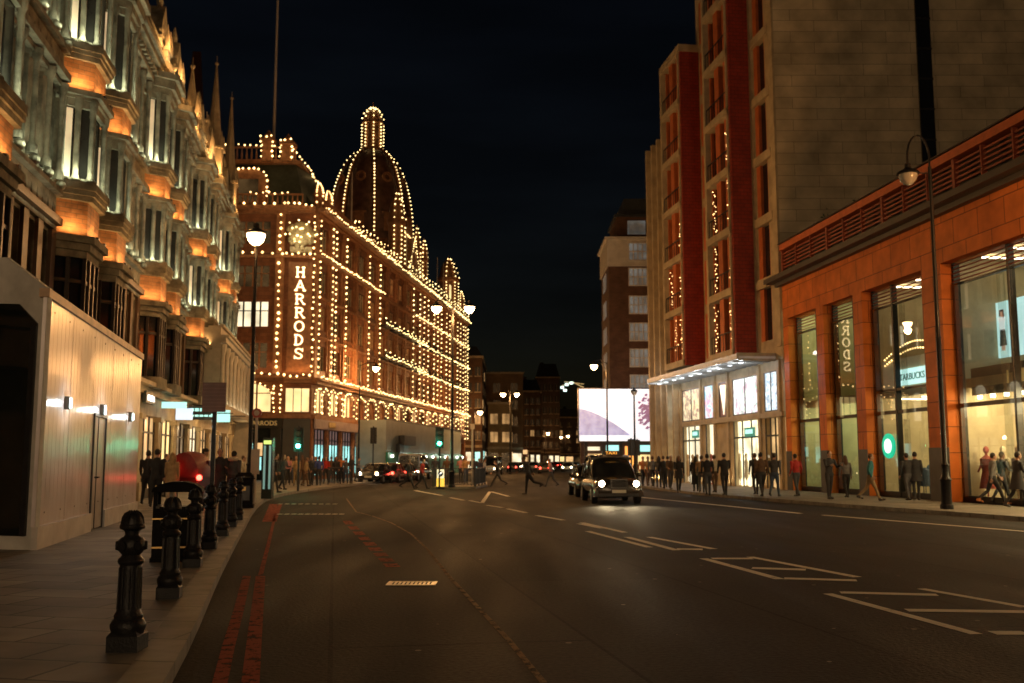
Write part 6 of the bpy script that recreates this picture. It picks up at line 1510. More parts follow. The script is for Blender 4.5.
def vehicle(name, label, cat, x, y, rz, paint, kind='car', head=True, group=None, far=True):
    t = thing(name, label, cat, (x, y, 0), rz, group); T = tm(x, y, 0, rz)
    if kind == 'taxi': L, W_, H, hood, roofz = 4.58, .92, 1.0, 1.06, 1.83; cab = [(-1.15, .86, 1.0), (-.75, .83, 1.45), (-.35, .80, 1.74), (.2, .79, 1.84), (1.3, .79, 1.83), (1.9, .76, 1.70), (2.15, .8, 1.05)]
    elif kind == 'van': L, W_, H, hood, roofz = 5.0, .98, 1.1, 1.15, 2.2; cab = [(-1.9, .92, 1.0), (-1.3, .88, 1.9), (-.9, .88, 2.18), (2.2, .88, 2.2), (2.42, .88, 2.1), (2.45, .9, 1.0)]
    else: L, W_, H, hood, roofz = 4.3, .89, .9, .92, 1.46; cab = [(-1.0, .82, .88), (-.25, .70, 1.38), (.3, .68, 1.46), (1.0, .68, 1.43), (1.75, .78, .92)]
    h = L / 2
    mb = MB(T)
    loft(mb, [ring(-h, W_ * .72, .38, .62), ring(-h + .08, W_ * .92, .27, .78), ring(-h + .35, W_, .24, hood - .12), ring(-h + .9, W_, .22, hood - .04), ring(-1.0, W_, .22, hood), ring(0, W_, .22, H + .02), ring(1.2, W_, .22, H + .02), ring(h - .4, W_, .24, H), ring(h - .08, W_ * .94, .3, H - .08), ring(h, W_ * .8, .4, H - .2)])
    body = mb.build('body', paint, t, True)
    mb = MB(T); loft(mb, [ring(cy_, cw, .8, cz, 20, 3.4) for cy_, cw, cz in cab]); g = mb.build('cabin_glass', M_CARGL, t, True)
    mb = MB(T)
    roof_r = [c for c in cab if c[2] > roofz - .16]
    loft(mb, [ring(c[0], c[1] + .012, c[2] - .13, c[2] + .02, 20, 3.4) for c in roof_r])
    for c in (cab[1], cab[len(cab) // 2], cab[-2]):
        for s in (-1, 1): mb.tube([(s * (W_ - .06), c[0] + (-.5 if c is cab[1] else .1), H - .02), (s * (c[1] - .02), c[0], c[2] - .03)], .035, 5)
    mb.build('roof', paint, t, True)
    wy = (-h + .85, h - .85)
    for yy in wy:
        for s in (-1, 1):
            r_ = .34 if kind != 'car' else .31
            mb = MB(T); mb.tube([(s * (W_ - .2), yy, r_), (s * (W_ - .19), yy, r_), (s * (W_ - .01), yy, r_), (s * (W_ + .015), yy, r_)], [r_ * .9, r_, r_, r_ * .9], 18); wh_ = mb.build('wheel', M_TYRE, t)
            mb = MB(T); mb.tube([(s * (W_ + .005), yy, r_), (s * (W_ + .03), yy, r_)], r_ * .6, 14); mb.build('rim', M_RIM, wh_)
    for s in (-1, 1):
        mb = MB(T); hx = W_ * .70
        mb.ball((s * hx, -h + .02, .70 if kind != 'taxi' else .76), .115, .08, .115, 12, 8); mb.build('headlight', (M_HEADFAR if far else M_HEAD) if head else M_CARGL, t, True)
        mb = MB(T); mb.box(s * W_ * .62 - .09, h - .06, .62, s * W_ * .62 + .09, h + .012, .8); mb.build('tail_light', M_TAIL, t)
        mb = MB(T); mb.ball((s * (W_ + .12), -.75, H + .08), .1, .06, .08, 8, 6); mb.build('wing_mirror', paint, t)
    mb = MB(T); mb.box(-.26, -h - .03, .42, .26, -h + .02, .54); mb.build('number_plate', M_PLATE, t)
    mb = MB(T); mb.box(-W_ * .8, -h - .01, .3, W_ * .8, -h + .15, .40); mb.box(-W_ * .85, h - .15, .32, W_ * .85, h + .02, .46); mb.build('bumper', M_DARKMETAL, t)
    mb = MB(T)
    if kind == 'taxi':
        for j in range(9): mb.box(-.26 + j * .06, -h - .012 + .0, .62, -.245 + j * .06, -h + .1, .90)
        mb.box(-.31, -h - .02, .59, .31, -h + .12, .62); mb.box(-.31, -h - .02, .90, .31, -h + .2, .93); mb.box(-.31, -h - .02, .62, -.28, -h + .1, .90); mb.box(.28, -h - .02, .62, .31, -h + .1, .90)
    else:
        for j in range(4): mb.box(-.4, -h - .012, .58 + j * .06, .4, -h + .1, .61 + j * .06)
    mb.build('grille', M_CHROME, t)
    if not far:
        for s in (-1, 1):
            mb = MB(T); mb.tube([(s * .644, -h - .0, .76), (s * .644, -h + .14, .76)], .14, 16); mb.build('headlight_ring', M_CHROME, t)
            mb = MB(T); mb.ball((s * .8, -h + .16, .60), .05, .04, .05, 8, 6); mb.build('indicator', M_AMB, t)
            l = bpy.data.lights.new('headlight_beam', 'SPOT'); l.energy = 260; l.spot_size = rad(70); l.spot_blend = 1; l.color = (1, .78, .45); l.shadow_soft_size = .08
            o = bpy.data.objects.new('headlight_beam', l); COL.objects.link(o); p = T @ Vector((s * .62, -h - .2, .75)); o.location = p
            d = (T.to_3x3() @ Vector((0, -1, -.09))).normalized(); o.rotation_euler = d.to_track_quat('-Z', 'Y').to_euler()
        mb = MB(T); mb.box(-.34, -.45, roofz + .0, .34, -.2, roofz + .17); sg = mb.build('roof_sign', mat('roof_sign_black', (.03, .03, .03), .4, .1, 3), t)
        mb = MB(T); put_text(mb, 'TAXI', .16, 0, -.46, roofz + .03, 0, .004, 1.3); mb.build('roof_sign_lettering', M_AMB, sg)
        mb = MB(T); mb.tube([(-.6, -.95, 1.06), (.05, -.62, 1.22)], .012, 4); mb.tube([(.1, -.95, 1.06), (.6, -.66, 1.2)], .012, 4); mb.build('wiper', M_DARKMETAL, t)
        mb = MB(T)
        for s in (-1, 1): loft(mb, [[(s * (.74 + .2 * math.cos(a)), yy, .28 + .52 * max(0, math.sin(a)) * q) for a in [math.pi * j / 6 for j in range(7)]] for yy, q in ((-h + .06, .6), (-h + .4, .98), (-h + .95, 1.0), (-h + 1.35, .8))])
        mb.build('front_wings', paint, t, True)
    return t
x, y = G(615, 504, 0); vehicle('black_cab', 'black taxi cab with bright headlights driving towards us on the road', 'taxi', x, y + 1.9, rad(3), paintm('black', (.05, .043, .036)), 'taxi', far=False)
x2, y2 = G(583, 503, 0); 
vehicle('parked_car', 'dark car half hidden just behind the left side of the black taxi', 'car', at_depth(593, 480, 45.5)[0], 46.5, rad(3), paintm('dark_green', (.02, .025, .02)), 'car', head=False)
far_cars = [(376, 74, 'dark car with lit headlights waiting before the grey works hoarding', 'car', (.02, .02, .022), 0, 1), (392, 77, 'pinkish car with red tail lights among traffic before the green hoarding', 'car', (.3, .12, .1), 180, 1), (404, 80, 'second car with tail lights behind the walkers near the green hoarding', 'car', (.2, .18, .17), 180, 1), (415, 88, 'pale van just left of the traffic island before the green hoarding', 'van', (.35, .33, .3), 180, 1),
            (543, 190, 'distant car with headlights on, left one of the oncoming traffic', 'car', (.1, .1, .1), 0, 1), (568, 150, 'oncoming pale car with bright headlights left of the taxi', 'car', (.3, .3, .3), 0, 1), (576, 168, 'oncoming car with headlights nearest the billboard foot', 'car', (.1, .1, .12), 0, 1), (556, 215, 'red-lit distant car in the middle of the far traffic', 'car', (.25, .04, .03), 180, 1), (563, 240, 'far car with red tail lights, between two oncoming cars', 'car', (.08, .08, .08), 180, 1), (550, 176, 'distant red car with tail lights left of the oncoming cars', 'car', (.3, .03, .02), 180, 1),
            (546, 130, 'dark car with tail lights right of the person in red and pink', 'car', (.05, .05, .05), 180, 1), (534, 165, 'silver car with tail lights beyond the runner', 'car', (.3, .3, .3), 180, 1), (571, 205, 'far car with headlights in the gap left of the taxi roof', 'car', (.1, .1, .1), 0, 1), (520, 180, 'pale car with headlights left of the distant bus', 'car', (.3, .3, .28), 0, 1), (560, 280, 'very small far car with red lights', 'car', (.1, .1, .1), 180, 1),
            (514, 150, 'dark car with red tail lights near the double-headed lamp', 'car', (.06, .05, .05), 180, 1), (492, 118, 'pale lit van beside the far store corner', 'van', (.55, .55, .52), 0, 1), (531, 205, 'small distant car with red lights straight ahead', 'car', (.1, .1, .1), 180, 1), (538, 260, 'tiny far car with headlights at the end of the street', 'car', (.2, .2, .2), 0, 1)]
for px, D, l_, kd, c, rz, hd in far_cars:
    X = at_depth(px, 470, D)[0]; vehicle('delivery_van' if kd == 'van' else 'car', l_, kd if kd == 'van' else 'car', X, D, rad(rz - 7), paintm(l_[:9].strip().replace(' ', '_') + str(px), c), kd, group='far traffic')
# double-decker bus far down the street
X = at_depth(522, 450, 225)[0]
bus = thing('double_decker_bus', 'red double-decker bus far down the street with lit windows', 'bus', (X, 225, 0)); T_ = tm(X, 225)
mb = MB(T_); loft(mb, [ring(yy, w_, .35, 4.35, 16, 8) for yy, w_ in ((-5.4, 1.15), (-5.3, 1.25), (5.3, 1.25), (5.4, 1.2))]); mb.build('body', paintm('bus_red', (.35, .02, .015)), bus, True)
for z in (1.5, 3.1): mb = MB(T_); mb.box(-1.1, -5.45, z, 1.1, -5.38, z + .9); mb.box(-1.28, -5, z, -1.24, 5, z + .8); mb.box(1.24, -5, z, 1.28, 5, z + .8); mb.build('window', M_LITWARM, bus)
for s in (-1, 1):
    for yy in (-3.6, 3.2): mb = MB(T_); mb.tube([(s * 1.0, yy, .48), (s * 1.28, yy, .48)], .48, 14); mb.build('wheel', M_TYRE, bus)
    mb = MB(T_); mb.ball((s * .95, -5.45, .8), .14); mb.build('tail_light', M_TAIL, bus)
# pedicab with a red hood on the left pavement
X, Y, Z = at_depth(190, 470, 33); pc = thing('pedicab', 'red hooded pedicab with a glowing tail light among people on the left pavement', 'pedicab', (X, Y, KP), 0); T_ = tm(X, Y, KP, rad(-12))
mb = MB(T_); pts = []
rings_ = []
for yy, s_ in ((-.5, .8), (-.45, .95), (0, 1.0), (.45, .97), (.7, .85)): rings_.append([(.58 * s_ * math.cos(a), yy, .95 + .85 * s_ * math.sin(a)) for a in [math.pi * j / 10 for j in range(11)]])
loft(mb, rings_); mb.build('hood', mat('red_hood_fabric', (.20, .006, .01), .5, .3, 3), pc, True)
mb = MB(T_); mb.box(-.5, -.45, .5, .5, .4, .95); mb.box(-.5, .3, .95, .5, .42, 1.5); mb.build('seat_box', mat('dark_red_box', (.12, .01, .012), .4, .2, 3), pc)
for s in (-1, 1):
    mb = MB(T_); mb.tube([(s * .6, 0, .33), (s * .64, 0, .33)], .33, 18); w_ = mb.build('wheel', M_TYRE, pc); mb = MB(T_); mb.tube([(s * .59, 0, .33), (s * .65, 0, .33)], .26, 18); mb.build('rim', M_RIM, w_)
mb = MB(T_); mb.tube([(0, .5, .5), (0, 1.3, .5), (0, 1.7, .95)], .03, 6); mb.tube([(-.25, 1.7, 1.0), (.25, 1.7, 1.0)], .02, 6); mb.build('frame', M_DARKMETAL, pc)
mb = MB(T_); mb.tube([(-.02, 1.75, .33), (.02, 1.75, .33)], .33, 16); mb.build('wheel', M_TYRE, pc)
mb = MB(T_); mb.ball((-.28, -.56, 1.3), .07); mb.build('tail_light', M_TAIL, pc); mb = MB(T_); mb.ball((.62, -.5, .95), .09); mb.build('tail_light', M_TAIL, pc)
lamp_point(T_ @ Vector((.62, -.8, .95)), 1.2, (1, .06, .03), .08, 'tail_glow'); lamp_point(T_ @ Vector((-.28, -.8, 1.3)), 1.5, (1, .06, .03), .08, 'tail_glow')
# ------------------------------------------------------------------ people
SKIN = [mat('skin_light', (.50, .30, .21), .55, .1, 6), mat('skin_brown', (.22, .11, .07), .55, .1, 6), mat('skin_tan', (.38, .21, .14), .55, .1, 6)]
HAIRM = {'d': mat('dark_hair', (.02, .014, .01), .6, .3, 20, bump=.4), 'b': mat('brown_hair', (.08, .04, .02), .6, .3, 20, bump=.4), 'f': mat('fair_hair', (.38, .23, .10), .6, .3, 20, bump=.4), 'g': mat('grey_hair', (.25, .24, .23), .6, .3, 20, bump=.4)}
CL = {}
for n_, c in dict(black=(.024, .024, .027), charcoal=(.06, .06, .066), navy=(.02, .028, .06), jeans=(.045, .065, .11), grey=(.16, .16, .16), white=(.55, .53, .5), red=(.40, .025, .02), teal=(.02, .14, .16), khaki=(.24, .17, .09), tan=(.38, .24, .12), brown=(.10, .055, .03), cream=(.5, .42, .3), orange=(.45, .16, .05), pink=(.45, .2, .2), blue=(.03, .05, .22), olive=(.07, .07, .035), yellow=(.5, .32, .05)).items():
    CL[n_] = mat('cloth_' + n_, c, .8, .25, 7, bump=.3)
SHOE = mat('shoe_leather', (.02, .017, .015), .45, .2, 6); EYE = mat('eye_dark', (.02, .015, .01), .2, .1, 3)
PN = [0]
def person(px, py, label, top='black', legs='jeans', face=180, stride=.35, hair='d', long=False, H=1.74, z0=KP, arm=None, lean=.05, skirt=None, cap=None, bulk=1.0, D=None, hood=None, knee=None, armR=None, shoes=None, group=None):
    PN[0] += 1; r = random.Random(PN[0] * 7 + 3)
    if D is None: x, y = G(px, py, z0)
    else: x, y = at_depth(px, 470, D)[:2]
    s = H / 1.75; rz = rad(face); female = long or skirt is not None; sw = .175 if female else .2
    st = stride; swing = st * .9
    def leg(sd, ta, kb):
        hip = Vector((sd * .09, 0, .92)); a = ta; k = hip + Vector((0, -math.sin(a), -math.cos(a))) * .43; b = ta - kb
        an = k + Vector((0, -math.sin(b), -math.cos(b))) * .42; fb = b * .55
        toe = an + Vector((sd * .02, -math.cos(fb) * .2, -.045 - math.sin(-fb) * .12)); return hip, k, an, toe
    if knee: l1, l2 = leg(-1, knee[0], knee[1]), leg(1, knee[2], knee[3])
    else: l1, l2 = leg(-1, st, .06 + st * .1), leg(1, -st * .75, .12 + st * .9)
    low = min(l1[2].z, l1[3].z + .03, l2[2].z, l2[3].z + .03)
    off = .085 - low
    ls = [[p + Vector((0, 0, off)) for p in l] for l in (l1, l2)]
    pel = Vector((0, 0, .94 + off)); ch = Vector((0, -lean * .4, 1.27 + off)); nk = Vector((0, -lean * .75, 1.49 + off)); hd = Vector((0, -lean - .02, 1.63 + off))
    def armp(sd, a, e, out=.045):
        sh = Vector((sd * sw, nk.y + .01, 1.42 + off)); el = sh + Vector((sd * out, -math.sin(a) * .28, -math.cos(a) * .28)); b = a + e
        wr = el + Vector((-sd * out * .3, -math.sin(b) * .25, -math.cos(b) * .25)); return sh, el, wr, b
    if not arm and not armR:
        q_ = r.random()
        if q_ < .3: arm = (-.25, .75, -.2, .8)
        elif q_ < .45: arm = (-swing * .9, .25, .35, 1.3)
        elif q_ < .6: arm = (.3, 1.1, swing * .9, .3)
    A1 = armp(-1, -swing * .9, .25) if not arm else armp(-1, arm[0], arm[1]); A2 = armp(1, swing * .9, .35) if not (armR or arm) else armp(1, *(armR or (arm[2], arm[3])))
    # closed limbs first, then one fused skin
    mb = MB(); b_ = bulk
    rings_ = [(pel.z - .10, .135, .10, 0), (pel.z, .17 if female else .165, .118, 0), (pel.z + .1, .145 * b_, .105, -.004), (ch.z - .1, .15 * b_, .112 * b_, ch.y * .6), (ch.z + .02, .175 * b_, .125 * b_, ch.y), (nk.z - .1, .185 * (sw / .2), .11, nk.y * .9), (nk.z - .02, .10, .08, nk.y), (nk.z + .04, .058, .06, nk.y)]
    vs = []; n = 14
    for z, rx, ry, yy in rings_:
        for k in range(n): a = 2 * math.pi * k / n; vs.append((rx * math.cos(a), yy + ry * math.sin(a), z))
    fs = [(j * n + k, j * n + (k + 1) % n, (j + 1) * n + (k + 1) % n, (j + 1) * n + k) for j in range(len(rings_) - 1) for k in range(n)] + [tuple(range(n - 1, -1, -1)), tuple(range((len(rings_) - 1) * n, len(rings_) * n))]
    mb.add(vs, fs)
    for l in ls:
        mb.tube([l[0] + Vector((0, 0, .06)), l[0], (l[0] + l[1]) / 2, l[1], (l[1] * .6 + l[2] * .4), l[2]], [.075, .092 * b_, .08 * b_, .06, .058, .045], 10)
        mb.tube([l[2] + Vector((0, .055, -.035)), l[2] + Vector((0, 0, -.03)), (l[2] + l[3]) / 2 - Vector((0, 0, .012)), l[3]], [.04, .048, .043, .033], 8)
    for A in (A1, A2):
        mb.tube([A[0] + Vector((0, 0, .01)), A[0] * .5 + A[1] * .5, A[1], A[1] * .5 + A[2] * .5, A[2]], [.066 * b_, .055 * b_, .046, .043, .034], 10); mb.ball(A[0], .07 * b_, .065, .06, 10, 7)
    mb.tube([nk - Vector((0, 0, .03)), nk + (hd - nk) * .6], [.06, .052], 10)
    me = bpy.data.meshes.new('tmp'); me.from_pydata([tuple(v) for v in mb.v], [], mb.f); tmp = bpy.data.objects.new('tmp', me); COL.objects.link(tmp)
    md = tmp.modifiers.new('r', 'REMESH'); md.mode = 'VOXEL'; md.voxel_size = .021; md.use_smooth_shade = True
    sm = tmp.modifiers.new('s', 'SMOOTH'); sm.factor = .5; sm.iterations = 2
    dg = bpy.context.evaluated_depsgraph_get(); dg.update(); body = bpy.data.meshes.new_from_object(tmp.evaluated_get(dg)); bpy.data.objects.remove(tmp); bpy.data.meshes.remove(me)
    mats = [SKIN[r.choice([0, 0, 1, 2])], CL[top], CL[legs], shoes or SHOE, EYE]
    out = MB(); idx = []
    zw = pel.z + .06
    for p in body.polygons:
        c = p.center; m_ = 1
        if c.z > nk.z + .015: m_ = 0
        elif c.z < zw and (abs(c.x) < .2 or c.z < .7): m_ = 2
        for l in ls:
            if (c - l[2]).length < .10 and c.z < l[2].z + .03 or (c - l[3]).length < .09: m_ = 3
        for A in (A1, A2):
            ab = A[2] - A[1]; tt = max(0, min(1, (c - A[1]).dot(ab) / ab.length_squared)); dd = (c - (A[1] + ab * tt)).length
            ab2 = A[1] - A[0]; t2 = max(0, min(1, (c - A[0]).dot(ab2) / ab2.length_squared)); d2 = (c - (A[0] + ab2 * t2)).length
            dl = min((c - (l[0] + (l[1] - l[0]) * max(0, min(1, (c - l[0]).dot(l[1] - l[0]) / (l[1] - l[0]).length_squared)))).length for l in ls)
            if min(dd, d2) < .075 and m_ == 2 and min(dd, d2) < dl: m_ = 1
        idx.append(m_)
    out.v = [v.co.copy() for v in body.vertices]; out.f = [list(p.vertices) for p in body.polygons]; out.m = idx; bpy.data.meshes.remove(body)
    # head with a face
    def orb(c, rx, ry, rz_, mi, n=12, m=9): out.ball((c.x, c.y, c.z), rx, ry, rz_, n, m, mi)
    orb(hd + Vector((0, .005, .02)), .078, .095, .118, 0, 14, 10); orb(hd + Vector((0, -.02, -.055)), .055, .065, .06, 0)
    out.add([hd + Vector(v) for v in [(-.016, -.085, -.03), (.016, -.085, -.03), (0, -.118, -.03), (0, -.09, .03)]], [(0, 1, 2), (0, 2, 3), (1, 3, 2)], 0)
    for sx in (-1, 1): orb(hd + Vector((sx * .078, .01, .0)), .012, .022, .032, 0, 8, 6); orb(hd + Vector((sx * .03, -.083, .02)), .011, .008, .008, 4, 6, 5)
    out.box(hd.x - .022, hd.y - .087, hd.z - .062, hd.x + .022, hd.y - .078, hd.z - .056, 4)
    # hands
    for sd, A in ((-1, A1), (1, A2)):
        d = (A[2] - A[1]).normalized(); pm = A[2] + d * .075; out.tube([A[2] - d * .02, A[2] + d * .03, pm], [.026, .036, .034], 8, 0, .6)
        fw = Vector((0, -1, 0)); fw = (fw - d * fw.dot(d)).normalized()
        for k, ln_ in enumerate((.06, .07, .075, .065)):
            b0 = pm + fw * (.03 - k * .02); out.tube([b0 - d * .01, b0 + d * ln_ * .55 + Vector((-sd * .006, 0, 0)), b0 + d * ln_ * .95 + Vector((-sd * .022, 0, 0))], [.0095, .0088, .007], 5, 0)
        out.tube([A[2] + d * .03 + fw * .025, A[2] + d * .06 + fw * .05, A[2] + d * .09 + fw * .055], [.012, .0105, .008], 5, 0)
    S = Matrix.Translation((x, y, z0)) @ Matrix.Rotation(rz, 4, 'Z') @ Matrix.Diagonal((s, s, s, 1))
    root = thing('person', label, 'person', (x, y, z0), rz, group)
    out.v = [S @ v for v in out.v]; out.build('body', mats, root, False)
    ob = root.children if False else None
    bmesh_ = [o for o in COL.objects if o.parent is root][-1].data; bmesh_.polygons.foreach_set('use_smooth', [True] * len(bmesh_.polygons))
    hb_ = MB(S)
    if cap:
        hb_.ball((hd.x, hd.y + .005, hd.z + .055), .088, .102, .088, 12, 8); hb_.lathe(hd.x, hd.y, [(.13, hd.z + .06), (.132, hd.z + .07), (.09, hd.z + .08)], 14); hb_.build('hat', CL[cap], root, True)
    hb_ = MB(S); n = 14; vs = []; rows_ = [(-.02, .084), (.03, .088), (.075, .082), (.11, .062), (.14, .02)]
    hb_.ball((hd.x, hd.y + .022, hd.z + .038), .087, .095, .108, 14, 9)
    if long:
        hb_.tube([(hd.x, hd.y + .05, hd.z + .05), (hd.x, hd.y + .075, hd.z - .07), (hd.x, hd.y + .10, hd.z - .2), (hd.x, hd.y + .10, hd.z - .3)], [.08, .088, .09, .05], 10)
        for sx in (-1, 1): hb_.tube([(hd.x + sx * .07, hd.y, hd.z + .04), (hd.x + sx * .088, hd.y + .01, hd.z - .08), (hd.x + sx * .085, hd.y + .0, hd.z - .2)], [.03, .034, .02], 7)
    hb_.build('hair', HAIRM[hair], root, True)
    if skirt:
        c_, zl_ = skirt; mbk = MB(S); k = .6 if st > .1 else .3
        rr = [(pel.z + .2, .155, .12), (pel.z + .05, .19, .145), (pel.z - .15, .215, .165 + .05 * k), (zl_ + off, .235, .18 + .12 * k)]
        vs = []; n = 16
        for z, rx, ry in rr:
            for q in range(n): a = 2 * math.pi * q / n; w_ = 1 + .04 * math.sin(5 * a + px); vs.append((rx * w_ * math.cos(a), ry * w_ * math.sin(a), z))
        mbk.add(vs, [(j * n + q, (j + 1) * n + q, (j + 1) * n + (q + 1) % n, j * n + (q + 1) % n) for j in range(3) for q in range(n)]); mbk.build('coat_skirt', CL[c_], root, True)
    if hood: mbk = MB(S); mbk.lathe(0, nk.y + .02, [(.12, nk.z - .06), (.17, nk.z - .03), (.18, nk.z + .03), (.13, nk.z + .08), (.09, nk.z + .06)], 12); mbk.build('fur_hood', CL[hood], root, True)
    return root
P = person
# right pavement, near to far
P(1019, 509, 'person in a dark coat at the right end of the bright shop window', 'black', 'black', 90, .35, H=1.78, skirt=('black', .62))
P(1003, 504, 'person in dark clothes close behind the pale-shirted walker at the bright window', 'charcoal', 'black', 100, .3, H=1.80)
P(994, 505, 'person in a pale grey shirt and dark trousers striding before the bright mannequin window', 'grey', 'black', 80, .45, 'd', H=1.80, shoes=CL['orange'])
P(917, 501, 'person in black coat standing at coffee shop door, right one of the pair', 'black', 'black', 170, .12, H=1.78, skirt=('black', .7))
P(909, 501, 'person in black standing at coffee shop door, left one of the pair', 'black', 'charcoal', 190, .12, H=1.74)
P(871, 501, 'person in a teal jacket and khaki trousers walking past the orange pillar', 'teal', 'khaki', 70, .42, 'b', H=1.78, bulk=1.08)
P(847, 498, 'woman with a pale grey top and dark leggings walking away beside the neon letters window', 'grey', 'black', 180, .22, 'b', True, H=1.68, arm=(-.25, .2, .3, .2))
P(830, 500, 'person in black looking down at a phone before the second tall window', 'black', 'black', 20, .08, H=1.82, arm=(.5, 1.3, .5, 1.35))
P(797, 497, 'person in a bright red jacket walking before the first tall orange-framed window', 'red', 'charcoal', 200, .22, H=1.76)
P(775, 497, 'person in jeans with legs apart, right one of three by the stone pier', 'charcoal', 'jeans', 150, .35, H=1.82, bulk=1.05)
P(762, 497, 'heavy-set person in brown jacket, middle one of the three by the stone pier', 'brown', 'black', 185, .3, 'd', H=1.84, bulk=1.12)
P(756, 495, 'person half hidden at the left of the three by the stone pier', 'black', 'black', 180, .2, 'b', H=1.8)
P(725, 496, 'person in black seen from behind, walking alone under the pennant window', 'black', 'black', 182, .22, H=1.80, bulk=1.08)
P(715, 493, 'person in a beige coat just left of the lone walker in black', 'cream', 'brown', 185, .2, 'b', H=1.74)
P(708, 496, 'person in dark top and trousers walking away under the canopy before tan jacket wearer', 'black', 'charcoal', 175, .3, H=1.78)
P(702, 493, 'person in tan jacket walking away under the canopy between two people in black', 'tan', 'charcoal', 170, .3, 'b', H=1.74)
P(696, 492, 'woman in a long black coat under the canopy beside the lit shop door', 'black', 'black', 170, .1, 'd', True, H=1.68, skirt=('black', .35))
P(679, 493, 'person in a short black coat walking towards us near the far end of the canopy', 'black', 'black', 0, .3, 'd', True, H=1.72, skirt=('black', .7))
for k, (px, py, tp, lg, fc, lab) in enumerate([(671, 490, 'brown', 'charcoal', 10, 'person in a brown jacket under the canopy, next to the short black coat'), (664, 489, 'black', 'black', 190, 'person in black at the centre of the far group under the canopy'), (659, 488, 'charcoal', 'jeans', 170, 'person in charcoal jacket at the left of the far group under the canopy'), (653, 487, 'grey', 'black', 185, 'small distant person in grey beyond the far group under the canopy'), (648, 486, 'tan', 'brown', 10, 'small distant person in a tan coat near the stone fins'), (643, 486, 'orange', 'black', 10, 'smallest person in rusty orange right of the taxi roof'), (668, 488, 'black', 'black', 175, 'person hidden behind the brown jacket under the canopy')]):
    P(px, py, lab, tp, lg, fc, .25, 'db'[k % 2], k == 2, H=1.74)
# crossing the road
P(498, 487, 'person in dark clothes running left across the road, farthest left of the three crossing', 'black', 'black', -80, .6, H=1.72, z0=0, lean=.16)
P(528, 495, 'person in a dark jacket running across the road with one leg thrown back', 'charcoal', 'black', -80, .6, H=1.80, z0=0, lean=.2, knee=(.12, .05, -.62, .75), arm=(.2, .9, -.9, .5), bulk=1.08)
P(551, 487, 'person in a red and pink top walking left across the road beyond the runner', 'pink', 'charcoal', -80, .42, 'b', H=1.76, z0=0, lean=.1)
P(408, 489, 'person in dark coat striding wide just left of the traffic island', 'black', 'black', 85, .5, H=1.74, z0=0)
P(422, 489, 'person in a bright red jacket walking beside the island railing', 'red', 'black', 85, .4, 'd', H=1.74, z0=0)
for px, D, tp, lg, fc, lab in [(447, 63, 'brown', 'charcoal', 10, 'person in brown waiting on the island behind the keep-left bollard'), (461, 66, 'pink', 'black', 190, 'person in pink top waiting in the middle of the island'), (466, 64, 'tan', 'jeans', 10, 'person in tan jacket and jeans waiting near the island lamp post'), (474, 62, 'black', 'black', 200, 'person in black at the right end of the island'), (484, 72, 'white', 'charcoal', 90, 'person in a pale top just beyond the right end of the island'), (435, 70, 'charcoal', 'black', 20, 'person in charcoal behind the left end of the island railing'), (479, 68, 'navy', 'black', 10, 'person in navy behind the slim pale post on the island')]:
    P(px, 480, lab, tp, lg, fc, .15, 'd', False, z0=.13 if px < 478 else 0, D=D, H=1.74)
# crowd at the store corner
crowd = [(275, 47, 'black', 'black', 90, 'person in black nearest the cyan totem at the store corner'), (283, 52, 'charcoal', 'black', 60, 'tall person in charcoal just right of the cyan totem'), (288, 62, 'pink', 'black', 0, 'person in a pink top behind the tall person in charcoal'), (291, 66, 'black', 'jeans', 180, 'person in black and jeans in the crowd left of the green signal'), (296, 60, 'tan', 'khaki', 10, 'person in a tan jacket beside the green signal pole'),
         (302, 63, 'brown', 'brown', 180, 'person in brown just right of the green signal pole'), (306, 59, 'khaki', 'brown', 90, 'person in khaki in front of the crowd at the store corner'), (311, 62, 'black', 'black', 30, 'person in black between the khaki and blue jackets in the crowd'), (315, 60, 'charcoal', 'black', 180, 'broad person in charcoal at the centre of the crowd'), (319, 60, 'blue', 'black', 200, 'person in a blue jacket at the right of the corner crowd'),
         (326, 66, 'red', 'black', 0, 'person in red behind the guard railing, left one'), (331, 67, 'brown', 'charcoal', 180, 'person in brown behind the guard railing'), (336, 66, 'black', 'black', 10, 'person in black behind the middle of the guard railing'), (341, 67, 'orange', 'black', 0, 'person in rusty orange behind the guard railing'), (346, 66, 'charcoal', 'jeans', 180, 'person in charcoal behind the right part of the guard railing'), (351, 65, 'black', 'black', 60, 'person in black at the right end of the guard railing'), (358, 72, 'grey', 'black', 90, 'person in grey alone between the guard railing and the waiting cars'), (323, 70, 'cream', 'brown', 10, 'person in a cream coat far back near the lit display windows')]
for px, D, tp, lg, fc, lab in crowd:
    P(px, 480, lab, tp, lg, fc, RND.uniform(.05, .3), RND.choice('ddbf'), RND.random() < .3, H=RND.uniform(1.66, 1.84), D=D)
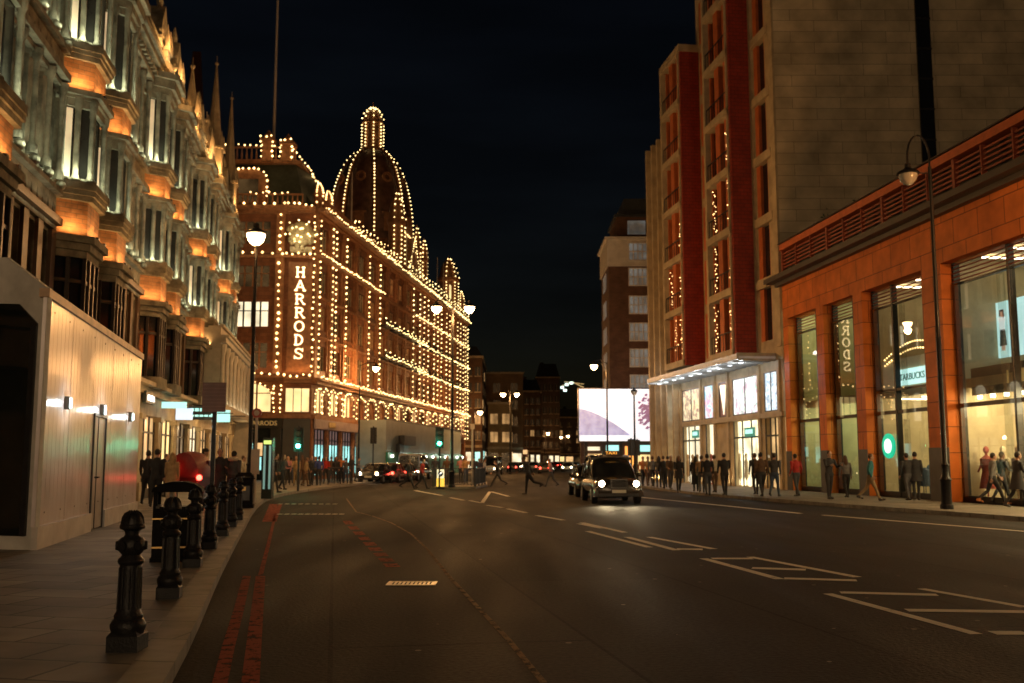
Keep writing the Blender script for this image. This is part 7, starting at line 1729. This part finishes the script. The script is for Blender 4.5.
# left pavement
P(155, 508, 'person in a black jacket and trousers walking away beside the hoarding end', 'black', 'black', 190, .22, 'd', H=1.84, bulk=1.12)
P(146, 505, 'dark figure half hidden behind the end of the hoarding', 'black', 'black', 185, .15, H=1.8)
P(172, 505, 'woman with long fair hair and a golden tan coat seen from behind', 'tan', 'cream', 182, .12, 'f', True, H=1.70, skirt=('tan', .66), D=32)
P(203, 500, 'person with a black brimmed hat beside the red pedicab', 'charcoal', 'black', 90, .1, 'd', H=1.86, cap='black', D=34)
P(220, 500, 'bearded bulky person in black just right of the sign post', 'black', 'black', 10, .1, 'd', H=1.84, bulk=1.2, D=33)
P(233, 498, 'person in a dark parka with a pale fur hood behind the square bin', 'charcoal', 'black', 170, .1, 'd', H=1.76, hood='cream', bulk=1.15, D=33)
P(242, 496, 'person with a pale jacket passing behind the parka wearer', 'cream', 'jeans', 100, .25, 'b', H=1.7, D=44)
P(212, 494, 'person in a cream scarf and jacket hidden partly behind the sign post', 'cream', 'charcoal', 180, .1, 'b', H=1.72, D=40)
P(165, 500, 'person in grey standing in the doorway light beyond the woman in tan', 'grey', 'black', 90, .1, 'b', H=1.72, D=41)
# ------------------------------------------------------------------ parts whose pieces stand far apart become objects of their own
import numpy as np
def split_far_pieces():
    for o in [o for o in COL.objects if o.type == 'MESH' and 'kind' not in o and o.parent is not None]:
        me = o.data; nv = len(me.vertices)
        if nv > 20000: continue
        par = list(range(nv))
        def find(i):
            while par[i] != i: par[i] = par[par[i]]; i = par[i]
            return i
        for e in me.edges:
            a, b = find(e.vertices[0]), find(e.vertices[1])
            if a != b: par[max(a, b)] = min(a, b)
        roots = [find(i) for i in range(nv)]; ids = sorted(set(roots)); k = len(ids)
        if k < 2 or k > 1500: continue
        ix = {r: i for i, r in enumerate(ids)}; isl = np.array([ix[r] for r in roots])
        co = np.empty(nv * 3, dtype=np.float32); me.vertices.foreach_get('co', co); co = co.reshape(-1, 3)
        lo = np.full((k, 3), np.inf); hi = np.full((k, 3), -np.inf); np.minimum.at(lo, isl, co); np.maximum.at(hi, isl, co)
        size = (hi - lo).max(axis=1); gap = np.maximum(0, np.maximum(lo[:, None] - hi[None], lo[None] - hi[:, None]))
        near = np.sqrt((gap ** 2).sum(2)) <= np.maximum(.02, .5 * np.maximum(size[:, None], size[None]))
        q = list(range(k))
        def f2(i):
            while q[i] != i: q[i] = q[q[i]]; i = q[i]
            return i
        for a, b in zip(*np.nonzero(np.triu(near, 1))):
            a, b = f2(a), f2(b)
            if a != b: q[max(a, b)] = min(a, b)
        grp = [f2(i) for i in range(k)]; gs = sorted(set(grp))
        if len(gs) < 2 or len(gs) > 60: continue
        gv = [grp[i] for i in isl]
        byg = {g: [] for g in gs}
        for p in me.polygons: byg[gv[p.vertices[0]]].append(p)
        vs = [tuple(v.co) for v in me.vertices]; first = True; made = []
        for g in gs:
            used = sorted({v for p in byg[g] for v in p.vertices}); m = {v: i for i, v in enumerate(used)}
            n = bpy.data.meshes.new(me.name); n.from_pydata([vs[v] for v in used], [], [[m[v] for v in p.vertices] for p in byg[g]])
            for mt in me.materials: n.materials.append(mt)
            n.polygons.foreach_set('material_index', [p.material_index for p in byg[g]]); n.polygons.foreach_set('use_smooth', [p.use_smooth for p in byg[g]])
            if any(p.use_smooth for p in byg[g]): n.set_sharp_from_angle(angle=rad(40))
            made.append(n)
        for j, n in enumerate(made):
            if j == 0: o.data = n
            else: c = bpy.data.objects.new(o.name, n); COL.objects.link(c); c.parent = o.parent
split_far_pieces()
